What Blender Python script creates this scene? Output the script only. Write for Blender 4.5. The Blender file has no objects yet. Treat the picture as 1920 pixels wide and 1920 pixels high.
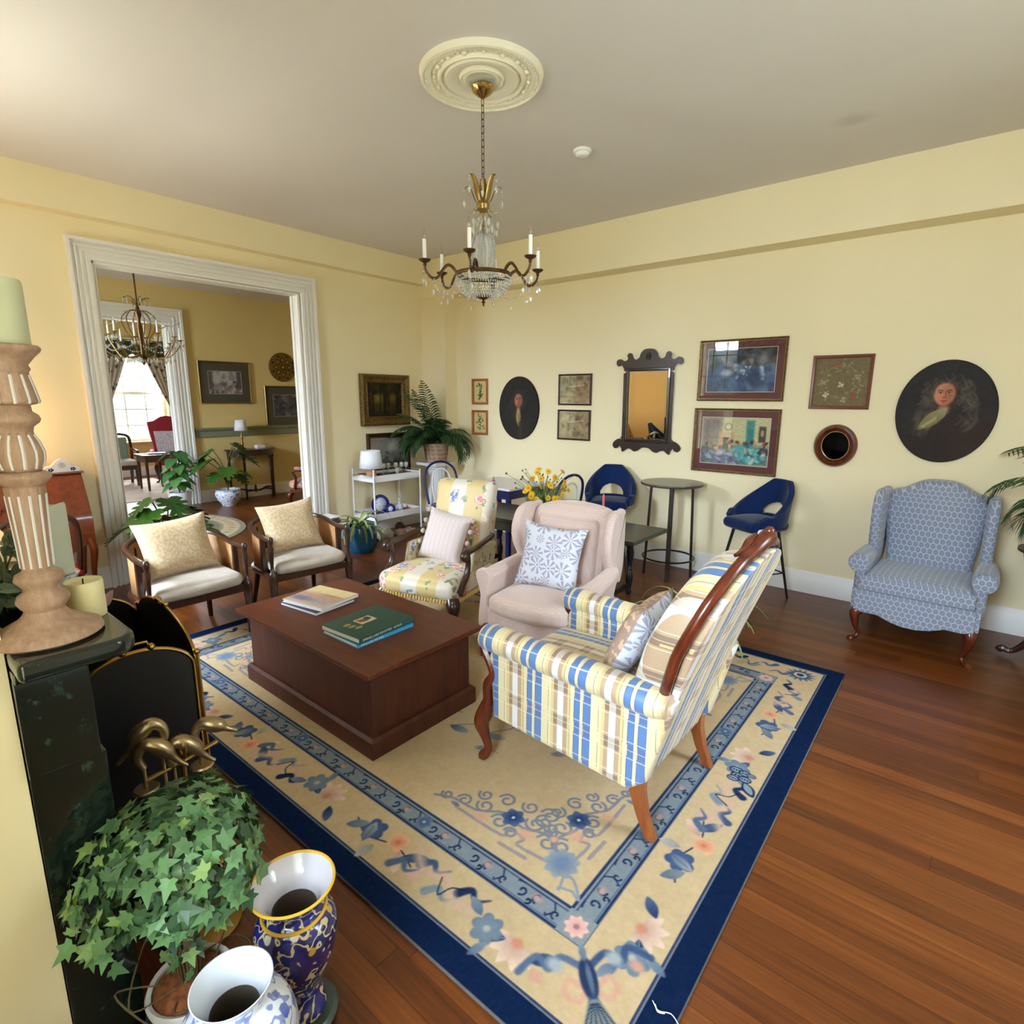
import bpy, bmesh, math, random
import numpy as np
from mathutils import Vector, Matrix

sc = bpy.context.scene
COL = sc.collection
PI = math.pi
H = 3.312          # ceiling height
WY = 0.236         # plane of the right wall
LX = -0.138        # plane of the left wall
FX = 6.9           # far right wall behind the camera
NY = -5.35         # near wall
rnd = random.Random(7)

# ------------------------------------------------------------------ camera
def make_camera():
    yaw, pitch, roll = 2.2651, 0.1992, 0.0059
    F = Vector((math.cos(yaw)*math.cos(pitch), math.sin(yaw)*math.cos(pitch), -math.sin(pitch)))
    R = Vector((math.sin(yaw), -math.cos(yaw), 0)); U = R.cross(F)
    R2 = R*math.cos(roll)+U*math.sin(roll); U2 = U*math.cos(roll)-R*math.sin(roll)
    m = Matrix((R2, U2, -F)).transposed().to_4x4(); m.translation = (5.6071, -5.0248, 1.65)
    cd = bpy.data.cameras.new('camera'); co = bpy.data.objects.new('camera', cd); COL.objects.link(co)
    co.matrix_world = m; cd.sensor_width = 36; cd.lens = 1055.3/1920*36; cd.clip_start = .02
    sc.camera = co
make_camera()
sc.view_settings.view_transform = 'Standard'; sc.view_settings.look = 'None'
sc.view_settings.gamma = 1; sc.view_settings.use_curve_mapping = False
sc.view_settings.exposure = EXPOSURE = 0.62
sc.cycles.use_denoising = True
sc.cycles.max_bounces = 10; sc.cycles.diffuse_bounces = 6; sc.cycles.glossy_bounces = 4
sc.cycles.transmission_bounces = 6; sc.cycles.transparent_max_bounces = 12
sc.cycles.sample_clamp_indirect = 6; sc.cycles.caustics_reflective = False; sc.cycles.caustics_refractive = False

# world: hazy sky over garden foliage and lawn
def make_world():
    w = bpy.data.worlds.new('outdoors'); sc.world = w; w.use_nodes = True
    nt = w.node_tree; N = nt.nodes; L = nt.links; bg = N['Background']
    tc = N.new('ShaderNodeTexCoord'); sp = N.new('ShaderNodeSeparateXYZ'); L.new(tc.outputs['Generated'], sp.inputs[0])
    nz = N.new('ShaderNodeTexNoise'); nz.inputs['Scale'].default_value = 9; nz.inputs['Detail'].default_value = 6
    L.new(tc.outputs['Generated'], nz.inputs['Vector'])
    ad = N.new('ShaderNodeMath'); ad.operation = 'MULTIPLY_ADD'; ad.inputs[1].default_value = .9
    L.new(nz.outputs[0], ad.inputs[0]); L.new(sp.outputs[2], ad.inputs[2])
    r = N.new('ShaderNodeValToRGB'); e = r.color_ramp.elements
    e[0].position = .0; e[0].color = (.44, .46, .30, 1); e[1].position = 1; e[1].color = (.70, .85, 1.0, 1)
    for p, c in ((.36, (.50, .53, .34, 1)), (.42, (.13, .14, .11, 1)), (.56, (.22, .24, .21, 1)), (.66, (.78, .88, 1, 1))):
        x = e.new(p); x.color = c
    L.new(ad.outputs[0], r.inputs[0]); L.new(r.outputs[0], bg.inputs[0]); bg.inputs[1].default_value = 1.0 * WORLD
WORLD = 6.0; POW = 520.
make_world()
def area(name, loc, rot, sx, sy, power, color=(1, 1, 1), spread=180, portal=False):
    ld = bpy.data.lights.new(name, 'AREA'); ld.shape = 'RECTANGLE'; ld.size = sx; ld.size_y = sy
    ld.energy = power; ld.color = color; ld.spread = math.radians(spread)
    if portal: ld.cycles.is_portal = True
    o = bpy.data.objects.new(name, ld); COL.objects.link(o); o.location = loc; o.rotation_euler = rot
    return o
# windows of the near wall (behind the camera): daylight comes in along +y
WINS = [(1.20, 1.95, .55, 2.85), (4.75, 5.65, .55, 2.85)]
def sky_light(x, y, az, w, h, power, color, z=4.1, dist=2.2, tilt=48):
    # the bright sky seen through a window: a broad source outside and above it, aimed down through the opening
    a = math.radians(az); t = math.radians(tilt)
    d = Vector((math.cos(a)*math.cos(t), math.sin(a)*math.cos(t), -math.sin(t)))
    c = Vector((x, y, 1.75))-d*dist
    o = area('window_daylight', c, (0, 0, 0), w, h, power, color); o.rotation_euler = d.to_track_quat('-Z', 'Y').to_euler(); return o
SKYC = (.73, .82, 1.0)
def lawn_light(x, y, az, power):
    # daylight thrown back by the sunlit ground outside a window, rising to the ceiling
    a = math.radians(az); t = math.radians(-56); d = Vector((math.cos(a)*math.cos(t), math.sin(a)*math.cos(t), -math.sin(t)))
    o = area('ground_bounce', Vector((x, y, 1.6))-d*2.5, (0, 0, 0), 3.4, 1.8, power, (1.0, .95, .84)); o.rotation_euler = d.to_track_quat('-Z', 'Y').to_euler()
for (a, b, z0, z1), pw in zip(WINS, (1.35, .3)): lawn_light((a+b)/2, NY-.2, 90, POW*pw)
lawn_light(FX+.2, -2.4, 180, POW*.28); lawn_light(-2.0, NY-.2, 90, POW*.5)
for (a, b, z0, z1), pw, tl, ds in zip(WINS, (POW*3.3, POW*1.1), (36, 17), (3.2, 2.2)):
    sky_light((a+b)/2, NY-.2, 90, 2.6, 2.0, pw, SKYC, tilt=tl, dist=ds)
    area('window_portal', ((a+b)/2, NY-.30, (z0+z1)/2), (PI/2, 0, 0), b-a, z1-z0, 1, portal=True)
sky_light(FX+.2, -2.4, 180, 2.4, 2.2, POW*.5, SKYC, tilt=36)
area('window_portal', (FX+.30, -2.4, 1.7), (0, PI/2, 0), 2.3, 1.1, 1, portal=True)
sky_light(-2.0, NY-.2, 90, 2.4, 2.2, POW*1.9, SKYC, tilt=36)
area('window_portal', (-2.0, NY-.30, 1.7), (PI/2, 0, 0), 1.1, 2.3, 1, portal=True)
sky_light(-8.2, -.85, 0, 2.4, 2.2, POW*1.0, (.95, .97, 1.0), tilt=36)
area('window_portal', (-8.30, -.86, 1.71), (0, -PI/2, 0), 2.0, 1.12, 1, portal=True)
sky_light(-5.6, NY-.2, 90, 2.4, 2.2, POW*1.0, SKYC, tilt=36)
# ------------------------------------------------------------------ node helpers
def lin(c):
    return tuple(((x/255)/12.92 if x/255 <= .04045 else ((x/255+.055)/1.055)**2.4) for x in c[:3])
class V:
    nt = None
    def __init__(s, sock): s.s = sock
    @staticmethod
    def m(op, *a):
        n = V.nt.nodes.new('ShaderNodeMath'); n.operation = op
        for i, x in enumerate(a):
            if isinstance(x, V): V.nt.links.new(x.s, n.inputs[i])
            else: n.inputs[i].default_value = x
        return V(n.outputs[0])
    def __add__(s, o): return V.m('ADD', s, o)
    __radd__ = __add__
    def __sub__(s, o): return V.m('SUBTRACT', s, o)
    def __rsub__(s, o): return V.m('SUBTRACT', o, s)
    def __mul__(s, o): return V.m('MULTIPLY', s, o)
    __rmul__ = __mul__
    def __truediv__(s, o): return V.m('DIVIDE', s, o)
    def fract(s): return V.m('FRACT', s)
    def floor(s): return V.m('FLOOR', s)
    def lt(s, o): return V.m('LESS_THAN', s, o)
    def gt(s, o): return V.m('GREATER_THAN', s, o)
    def abs(s): return V.m('ABSOLUTE', s)
    def sin(s): return V.m('SINE', s)
    def mx(s, o): return V.m('MAXIMUM', s, o)
    def mn(s, o): return V.m('MINIMUM', s, o)
def coords(kind='Object'):
    n = V.nt.nodes.new('ShaderNodeTexCoord'); p = V.nt.nodes.new('ShaderNodeSeparateXYZ')
    V.nt.links.new(n.outputs[kind], p.inputs[0]); return [V(p.outputs[i]) for i in range(3)]
def vec(x, y, z=0.):
    n = V.nt.nodes.new('ShaderNodeCombineXYZ')
    for i, a in enumerate((x, y, z)):
        if isinstance(a, V): V.nt.links.new(a.s, n.inputs[i])
        else: n.inputs[i].default_value = a
    return V(n.outputs[0])
def noise(v, scale, detail=3, rough=.5):
    n = V.nt.nodes.new('ShaderNodeTexNoise'); n.inputs['Scale'].default_value = scale
    n.inputs['Detail'].default_value = detail; n.inputs['Roughness'].default_value = rough
    if v is not None: V.nt.links.new(v.s, n.inputs['Vector'])
    return V(n.outputs[0])
def voro(v, scale, out='Distance', feat='F1', rand=1.):
    n = V.nt.nodes.new('ShaderNodeTexVoronoi'); n.inputs['Scale'].default_value = scale; n.feature = feat
    n.inputs['Randomness'].default_value = rand
    V.nt.links.new(v.s, n.inputs['Vector']); return V(n.outputs[out])
def wnoise(v):
    n = V.nt.nodes.new('ShaderNodeTexWhiteNoise'); n.noise_dimensions = '3D'; V.nt.links.new(v.s, n.inputs['Vector']); return V(n.outputs[0])
def ramp(f, stops, const=False):
    n = V.nt.nodes.new('ShaderNodeValToRGB'); e = n.color_ramp.elements
    if const: n.color_ramp.interpolation = 'CONSTANT'
    while len(e) > 1: e.remove(e[-1])
    for i, (p, c) in enumerate(stops):
        x = e[0] if i == 0 else e.new(p)
        x.position = p; x.color = (*lin(c), 1)
    V.nt.links.new(f.s, n.inputs[0]); return V(n.outputs[0])
def mix(f, a, b, mode='MIX'):
    n = V.nt.nodes.new('ShaderNodeMix'); n.data_type = 'RGBA'; n.blend_type = mode
    for i, x in ((0, f), (6, a), (7, b)):
        if isinstance(x, V): V.nt.links.new(x.s, n.inputs[i])
        elif i == 0: n.inputs[0].default_value = x
        else: n.inputs[i].default_value = (*lin(x), 1)
    return V(n.outputs[2])
def sstep(x, a, b):
    n = V.nt.nodes.new('ShaderNodeMapRange'); n.interpolation_type = 'SMOOTHSTEP'
    n.inputs[1].default_value = a; n.inputs[2].default_value = b; V.nt.links.new(x.s, n.inputs[0]); return V(n.outputs[0])
MATS = {}
def mat(name, color=(200, 200, 200), rough=.6, metal=0., fn=None, bump=None, bstr=.3, bdist=.003, coat=0., trans=0., spec=.5, sheen=0., sss=0., emit=None, es=1., ior=None, alpha=None):
    m = bpy.data.materials.new(name); m.use_nodes = True; V.nt = m.node_tree
    b = m.node_tree.nodes['Principled BSDF']
    b.inputs['Base Color'].default_value = (*lin(color), 1); b.inputs['Roughness'].default_value = rough
    b.inputs['Metallic'].default_value = metal; b.inputs['Coat Weight'].default_value = coat
    b.inputs['Transmission Weight'].default_value = trans; b.inputs['Specular IOR Level'].default_value = spec
    b.inputs['Sheen Weight'].default_value = sheen
    if sss: b.inputs['Subsurface Weight'].default_value = sss; b.inputs['Subsurface Radius'].default_value = (.02, .015, .008); b.inputs['Subsurface Scale'].default_value = 1
    if ior: b.inputs['IOR'].default_value = ior
    if emit: b.inputs['Emission Color'].default_value = (*lin(emit), 1); b.inputs['Emission Strength'].default_value = es
    if alpha is not None: b.inputs['Alpha'].default_value = alpha
    h = None
    if fn:
        r = fn()
        if isinstance(r, tuple): r, h = r
        V.nt.links.new(r.s, b.inputs['Base Color'])
    if bump: h = bump()
    if h is not None:
        bn = V.nt.nodes.new('ShaderNodeBump'); bn.inputs['Strength'].default_value = bstr; bn.inputs['Distance'].default_value = bdist
        V.nt.links.new(h.s, bn.inputs['Height']); V.nt.links.new(bn.outputs[0], b.inputs['Normal'])
    MATS[name] = m; return m
def weave(sc_=900):
    def f():
        x, y, z = coords(); return noise(vec(x, y, z), sc_*.3, 2)
    return f
def glassmat(name, tint=(255, 255, 255), gloss=.12, rough=.02, body=0.):
    m = bpy.data.materials.new(name); m.use_nodes = True; nt = m.node_tree; nt.nodes.clear()
    o = nt.nodes.new('ShaderNodeOutputMaterial'); t = nt.nodes.new('ShaderNodeBsdfTransparent'); g = nt.nodes.new('ShaderNodeBsdfGlossy')
    t.inputs[0].default_value = (*lin(tint), 1); g.inputs['Roughness'].default_value = rough
    fr = nt.nodes.new('ShaderNodeFresnel'); fr.inputs[0].default_value = 1.5
    ad = nt.nodes.new('ShaderNodeMath'); ad.operation = 'ADD'; ad.inputs[1].default_value = gloss; nt.links.new(fr.outputs[0], ad.inputs[0])
    ge = nt.nodes.new('ShaderNodeNewGeometry'); iv = nt.nodes.new('ShaderNodeMath'); iv.operation = 'SUBTRACT'; iv.inputs[0].default_value = 1; nt.links.new(ge.outputs['Backfacing'], iv.inputs[1])
    ml = nt.nodes.new('ShaderNodeMath'); ml.operation = 'MULTIPLY'; ml.use_clamp = True; nt.links.new(ad.outputs[0], ml.inputs[0]); nt.links.new(iv.outputs[0], ml.inputs[1])
    if body:
        df = nt.nodes.new('ShaderNodeBsdfDiffuse'); df.inputs[0].default_value = (.9, .9, .88, 1); m2 = nt.nodes.new('ShaderNodeMixShader'); m2.inputs[0].default_value = body
        nt.links.new(t.outputs[0], m2.inputs[1]); nt.links.new(df.outputs[0], m2.inputs[2]); t = m2
    mx = nt.nodes.new('ShaderNodeMixShader'); nt.links.new(ml.outputs[0], mx.inputs[0]); nt.links.new(t.outputs[0], mx.inputs[1]); nt.links.new(g.outputs[0], mx.inputs[2])
    nt.links.new(mx.outputs[0], o.inputs[0]); MATS[name] = m; return m

# ------------------------------------------------------------------ mesh helpers
class M:
    def __init__(s): s.v = []; s.f = []; s.mi = []; s.cur = 0
    def add(s, vs, fs, mi=None):
        o = len(s.v); s.v += [tuple(map(float, q)) for q in vs]; s.f += [tuple(i+o for i in f) for f in fs]
        s.mi += [s.cur if mi is None else mi]*len(fs); return o
    def box(s, c, d, rz=0., tx=1., ty=1., mi=None):
        # centre c, full dimensions d; tx/ty scale the top face
        vs = []
        for k, (ax, ay) in ((-1, (1, 1)), (1, (tx, ty))):
            for i, j in ((-1, -1), (1, -1), (1, 1), (-1, 1)):
                x, y = i*d[0]/2*ax, j*d[1]/2*ay
                vs.append((c[0]+x*math.cos(rz)-y*math.sin(rz), c[1]+x*math.sin(rz)+y*math.cos(rz), c[2]+k*d[2]/2))
        s.add(vs, [(3, 2, 1, 0), (4, 5, 6, 7), (0, 1, 5, 4), (1, 2, 6, 5), (2, 3, 7, 6), (3, 0, 4, 7)], mi); return s
    def span(s, a, b, mi=None):
        return s.box([(a[i]+b[i])/2 for i in range(3)], [abs(b[i]-a[i]) for i in range(3)], mi=mi)
    def loft(s, loops, closed=True, caps=True, mi=None):
        n = len(loops[0]); vs = [p for l in loops for p in l]; fs = []
        for k in range(len(loops)-1):
            for i in range(n if closed else n-1):
                j = (i+1) % n; fs.append((k*n+i, k*n+j, (k+1)*n+j, (k+1)*n+i))
        if caps and closed: fs.append(tuple(range(n-1, -1, -1))); fs.append(tuple((len(loops)-1)*n+i for i in range(n)))
        s.add(vs, fs, mi); return s
    def lathe(s, prof, n=24, c=(0, 0, 0), flute=None, caps=True, mi=None, sx=1, sy=1):
        loops = []
        for k, (r, z) in enumerate(prof):
            l = []
            for i in range(n):
                a = 2*PI*i/n; rr = r*(flute(a, k) if flute else 1)
                l.append((c[0]+rr*math.cos(a)*sx, c[1]+rr*math.sin(a)*sy, c[2]+z))
            loops.append(l)
        return s.loft(loops, caps=caps, mi=mi)
    def tube(s, pts, r, n=8, closed=False, mi=None, flat=1., up=None):
        P = [Vector(p) for p in pts]; m = len(P)
        R = list(r) if hasattr(r, '__len__') else [r]*m
        T = [((P[(i+1) % m]-P[i-1]) if closed else (P[min(i+1, m-1)]-P[max(i-1, 0)])).normalized() for i in range(m)]
        u = Vector(up) if up else (Vector((0, 0, 1)) if abs(T[0].z) < .9 else Vector((1, 0, 0)))
        loops = []
        for i in range(m):
            u = (u-T[i]*u.dot(T[i])); u = u.normalized() if u.length > 1e-6 else T[i].orthogonal().normalized()
            w = T[i].cross(u)
            loops.append([P[i]+u*math.cos(2*PI*k/n)*R[i]*flat+w*math.sin(2*PI*k/n)*R[i] for k in range(n)])
        if closed: loops.append(loops[0]); 
        return s.loft(loops, caps=not closed, mi=mi)
    def sphere(s, c, r, n=12, m=8, sx=1, sy=1, sz=1, mi=None):
        pr = [(r*math.sin(PI*k/m)+1e-5, -r*math.cos(PI*k/m)*sz) for k in range(m+1)]
        return s.lathe(pr, n, c, sx=sx, sy=sy, mi=mi)
    def prism(s, pts, a, b, axis=1, mi=None):
        # outline pts (2D) extruded from a to b along axis (0: pts=(y,z), 1: pts=(x,z), 2: pts=(x,y))
        def P(q, t): return (t, q[0], q[1]) if axis == 0 else ((q[0], t, q[1]) if axis == 1 else (q[0], q[1], t))
        n = len(pts); fs = [(i, (i+1) % n, n+(i+1) % n, n+i) for i in range(n)]
        fs += [tuple(range(n-1, -1, -1)), tuple(range(n, 2*n))]
        s.add([P(q, a) for q in pts]+[P(q, b) for q in pts], fs, mi); return s
    def soft(s, c, d, r=.03, puff=(0, 0, 0), n=8, mi=None, rz=0.):
        # rounded, padded box
        vs = {}; fs = []; h = [x/2 for x in d]; r = min([r]+[x*.999 for x in h])
        out = []
        def key(p): return tuple(round(q, 5) for q in p)
        def vid(u):
            k = key(u)
            if k in vs: return vs[k]
            p = [u[i]*h[i] for i in range(3)]
            inn = [max(-h[i]+r, min(h[i]-r, p[i])) for i in range(3)]
            dv = [p[i]-inn[i] for i in range(3)]; L = math.sqrt(sum(q*q for q in dv))
            if L > 1e-9: p = [inn[i]+dv[i]*r/L for i in range(3)]
            for i in range(3):
                j, kk = (i+1) % 3, (i+2) % 3
                p[i] += u[i]*puff[i]*(1-u[j]**2)*(1-u[kk]**2)
            x, y = p[0], p[1]
            p = (c[0]+x*math.cos(rz)-y*math.sin(rz), c[1]+x*math.sin(rz)+y*math.cos(rz), c[2]+p[2])
            vs[k] = len(out); out.append(p); return vs[k]
        def samp(i):
            t = r/h[i]; a = [-1+t*q for q in (0, .12, .35, .65, 1)]
            mid = [(-1+t)+(2-2*t)*k/n for k in range(1, n)]
            return a+mid+[-q for q in reversed(a)]
        g = [samp(i) for i in range(3)]
        for ax in range(3):
            j, k = (ax+1) % 3, (ax+2) % 3
            for sg in (-1, 1):
                for a in range(len(g[j])-1):
                    for b in range(len(g[k])-1):
                        q = []
                        for (aa, bb) in ((a, b), (a+1, b), (a+1, b+1), (a, b+1)):
                            u = [0]*3; u[ax] = sg; u[j] = g[j][aa]; u[k] = g[k][bb]; q.append(vid(u))
                        fs.append(tuple(q if sg > 0 else reversed(q)))
        s.add(out, fs, mi); return s
    def pillow(s, c, w, h, t, n=14, pinch=.05, mi=None, fn=None):
        # cushion standing in the xz plane, thickness along y
        for sg in (-1, 1):
            vs = []; fs = []
            for i in range(n+1):
                for j in range(n+1):
                    u, v = -1+2*i/n, -1+2*j/n
                    th = t/2*(max(0, (1-u**4)*(1-v**4)))**.6
                    x = u*w/2*(1-pinch*(1-v*v)); z = v*h/2*(1-pinch*(1-u*u))
                    vs.append((c[0]+x, c[1]+sg*th, c[2]+z))
            for i in range(n):
                for j in range(n):
                    q = (i*(n+1)+j, (i+1)*(n+1)+j, (i+1)*(n+1)+j+1, i*(n+1)+j+1)
                    fs.append(q if sg < 0 else q[::-1])
            s.add(vs, fs, (0 if sg < 0 else 1))
        return s
    def map(s, f, start=0):
        s.v[start:] = [tuple(f(*p)) for p in s.v[start:]]; return s
    def rot(s, ang, axis, c=(0, 0, 0), start=0):
        R = Matrix.Rotation(ang, 3, axis); c = Vector(c)
        s.v[start:] = [tuple(R@(Vector(p)-c)+c) for p in s.v[start:]]; return s
    def build(s, name, mats, parent=None, bevel=0., seg=2, sharp=38, sub=0, smooth=True, loc=None, rz=0, weld=True, solid=0.):
        me = bpy.data.meshes.new(name); me.from_pydata(s.v, [], s.f)
        mats = mats if isinstance(mats, (list, tuple)) else [mats]
        for m in mats: me.materials.append(MATS[m] if isinstance(m, str) else m)
        if len(mats) > 1: me.polygons.foreach_set('material_index', [min(i, len(mats)-1) for i in s.mi])
        bm = bmesh.new(); bm.from_mesh(me)
        if weld: bmesh.ops.remove_doubles(bm, verts=bm.verts, dist=1e-5)
        bmesh.ops.recalc_face_normals(bm, faces=bm.faces)
        if bevel:
            es = [e for e in bm.edges if len(e.link_faces) == 2 and e.calc_face_angle(0) > math.radians(35)]
            bmesh.ops.bevel(bm, geom=es, offset=bevel, segments=seg, profile=.5, affect='EDGES', clamp_overlap=True)
        ca = math.radians(sharp)
        for e in bm.edges: e.smooth = not (len(e.link_faces) == 2 and e.calc_face_angle(0) > ca)
        for f in bm.faces: f.smooth = smooth
        bm.to_mesh(me); bm.free()
        o = bpy.data.objects.new(name, me); COL.objects.link(o)
        if parent: o.parent = parent
        if loc: o.location = loc
        if rz: o.rotation_euler.z = rz
        if solid: x = o.modifiers.new('s', 'SOLIDIFY'); x.thickness = solid; x.offset = 0
        if sub: x = o.modifiers.new('u', 'SUBSURF'); x.levels = sub; x.render_levels = sub
        if bevel: x = o.modifiers.new('w', 'WEIGHTED_NORMAL'); x.keep_sharp = True
        return o
def tag(o, label, cat, group=None):
    o['label'] = label; o['category'] = cat
    if group: o['group'] = group
    return o
def thing(name, label, cat, loc=(0, 0, 0), rz=0., group=None):
    o = bpy.data.objects.new(name, None); COL.objects.link(o); o.empty_display_size = .1
    o.location = loc; o.rotation_euler = (0, 0, rz); return tag(o, label, cat, group)
def struct(name, m, mats, **k):
    o = m.build(name, mats, **k); o['kind'] = 'structure'; return o
def copy_tree(o, parent=None):
    c = o.copy(); COL.objects.link(c)
    if parent: c.parent = parent
    for ch in list(o.children): copy_tree(ch, c)
    return c
def lerp(a, b, t): return a+(b-a)*t
def arc(cx, cy, r, a0, a1, n=10, ry=None):
    return [(cx+r*math.cos(lerp(a0, a1, i/n)), cy+(ry or r)*math.sin(lerp(a0, a1, i/n))) for i in range(n+1)]
def spline(pts, n=6):
    # Catmull-Rom through the points
    P = [Vector(p) for p in pts]; out = []
    for i in range(len(P)-1):
        a, b, c, d = P[max(i-1, 0)], P[i], P[i+1], P[min(i+2, len(P)-1)]
        for k in range(n):
            t = k/n; out.append(.5*((2*b)+(c-a)*t+(2*a-5*b+4*c-d)*t*t+(3*b-3*c+d-a)*t**3))
    out.append(P[-1]); return out
def vals(ks, n=6):
    return [v.x for v in spline([(k, 0, 0) for k in ks], n)]
# ------------------------------------------------------------------ materials
def mottled(c1, c2, s=1.5, d=4):
    def f():
        x, y, z = coords(); return mix(sstep(noise(vec(x, y, z), s, d), .3, .7), c1, c2)
    return f
mat('wall_paint', fn=mottled((243, 229, 190), (239, 225, 184), .8), rough=.75, spec=.3)
mat('wall_paint_gold', fn=mottled((226, 204, 142), (221, 198, 134), .8), rough=.7, spec=.3)
def f_ceil():
    x, y, z = coords(); c = mix(sstep(noise(vec(x, y, z), .6, 3), .3, .7), (224, 218, 214), (218, 212, 208))
    d = ((x-4.75)*(x-4.75)+(y+.79)*(y+.79)*1.6); n = noise(vec(x, y, z), 9, 3)
    return mix((1-sstep(d+n*.02, .006, .03))*.22, c, (120, 112, 104))
mat('ceiling_paint', fn=f_ceil, rough=.8, spec=.2)
mat('white_trim', (238, 236, 230), rough=.38)
mat('plaster_white', (240, 234, 212), rough=.6)
def f_floor():
    x, y, z = coords(); w = .083
    r = (y/w).floor(); sh = wnoise(vec(r, 3.3)); seg = ((x+sh*3.7)/2.6).floor()
    t = wnoise(vec(r, seg, 1.7)); g = noise(vec(x*1.6, y*42, t*9), 1.4, 5, .6); g2 = noise(vec(x*.5, y*9, t*5), 2.2, 3)
    c = ramp(g*.62+t*.24+g2*.2, [(.25, (54, 24, 8)), (.45, (88, 43, 14)), (.62, (108, 56, 19)), (.85, (134, 75, 30))])
    d = (y/w).fract(); gap = d.lt(.025).mx(((x+sh*3.7)/2.6).fract().lt(.0012))
    return mix(gap*.75, c, (36, 14, 6)), g*.3-gap*1.
mat('floor_boards', fn=f_floor, rough=.34, bstr=.12, bdist=.002, coat=.05, spec=.4)
def wood(name, c1, c2, c3, rough=.3, s=1., axis=0, coat=.25):
    def f():
        q = coords(); k = [4., 4., 4.]; k[axis] = .5
        v = vec(q[0]*k[0]*s, q[1]*k[1]*s, q[2]*k[2]*s)
        g = noise(v, 5, 6, .65); g2 = noise(vec(q[0]*k[0]*s*6, q[1]*k[1]*s*6, q[2]*k[2]*s*6), 5, 2)
        return ramp(g*.8+g2*.2, [(.3, c1), (.5, c2), (.7, c3)])
    return mat(name, fn=f, rough=rough, coat=coat)
wood('mahogany', (62, 22, 10), (92, 36, 16), (112, 50, 24), .25, 1, 2)
wood('chest_wood', (52, 21, 10), (72, 30, 14), (88, 38, 18), .55, 1, 2, 0.)
wood('chest_top_wood', (66, 27, 12), (88, 38, 17), (106, 48, 23), .42, 1, 0, 0.)
wood('walnut_dark', (34, 16, 10), (52, 26, 16), (66, 36, 22), .3, 1, 2)
wood('honey_wood', (112, 56, 22), (140, 74, 30), (160, 90, 40), .28, 1, 2)
wood('red_desk_wood', (96, 40, 14), (124, 56, 22), (144, 70, 30), .28, 1, 1)
wood('ebony_green', (44, 42, 34), (54, 52, 42), (62, 60, 50), .35, 1, 0, .1)
wood('limed_wood', (146, 114, 94), (170, 138, 116), (190, 160, 140), .6, 3, 2, 0)
wood('blond_wood', (176, 120, 66), (196, 140, 84), (206, 152, 96), .4, 2, 2, .1)
def f_cane():
    x, y, z = coords(); a = V.m('ARCTAN2', y, x)*.3
    u = ((a+z)*110).fract(); v = ((a-z)*110).fract(); w = (a*160).fract()
    h = u.lt(.35).mx(v.lt(.35)).mx(w.lt(.25))
    return mix(h, (92, 56, 30), (186, 138, 88))
mat('cane', fn=f_cane, rough=.55)
mat('cream_linen', fn=mottled((182, 170, 154), (172, 160, 143), 14), rough=.85, bump=weave(), bstr=.25, sheen=.2)
mat('gold_damask', fn=lambda: (lambda q: mix(sstep(noise(vec(*q), 55, 2), .40, .60), (200, 176, 138), (182, 155, 115)))(coords()), rough=.7, sheen=.3, bstr=.5, bump=weave(300))
mat('cream_knit', fn=lambda: (lambda q: mix((q[0]*160).sin().gt(.4)*.35, (206, 190, 184), (186, 170, 164)))(coords()), rough=.85, sheen=.3)
# --- plaid satin of the wood-crested chair: u along the bands, v across them
BLUE, BLU2, YEL, TAN, WHT, CRM = (62, 104, 158), (66, 114, 172), (214, 190, 124), (182, 150, 112), (226, 224, 220), (224, 208, 160)
def plaid(iu, iv, per=.235, off=.0, rough=.35):
    def f():
        q = coords(); u = ((q[iu]+off)/per).fract(); v = ((q[iv])/.15).fract()
        c = ramp(u, [(0, CRM), (.05, (140, 132, 84)), (.06, CRM), (.11, YEL), (.17, TAN), (.25, WHT), (.37, TAN), (.45, YEL), (.50, (140, 132, 84)), (.51, CRM), (.58, (44, 84, 140)), (.59, BLU2), (.69, (44, 84, 140)), (.70, CRM), (.76, (44, 84, 140)), (.77, BLU2), (.9, (40, 76, 130)), (.91, CRM)], True)
        band = v.gt(.30)*v.lt(.60); d = ramp(u, [(0, CRM), (.11, (206, 184, 120)), (.17, (126, 92, 68)), (.25, (186, 168, 146)), (.37, (126, 92, 68)), (.45, (206, 184, 120)), (.51, CRM), (.59, (60, 96, 150)), (.7, (206, 190, 160)), (.77, (60, 96, 150)), (.91, CRM)], True)
        c = mix(band*.85, c, d)
        ln = ((v-.24).abs().lt(.014)).mx((v-.68).abs().lt(.014)).mx((v-.46).abs().lt(.010))
        c = mix(ln*.6, c, (236, 222, 180))
        return mix(noise(vec(*q), 260, 2)*.12, c, (255, 255, 255))
    return f
for n, a, b, o in (('plaid_side', 1, 2, .05), ('plaid_back', 0, 2, .02), ('plaid_seat', 0, 1, .09)):
    mat(n, fn=plaid(a, b, off=o), rough=.42, sheen=.2, bstr=.1, bump=weave())
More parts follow.
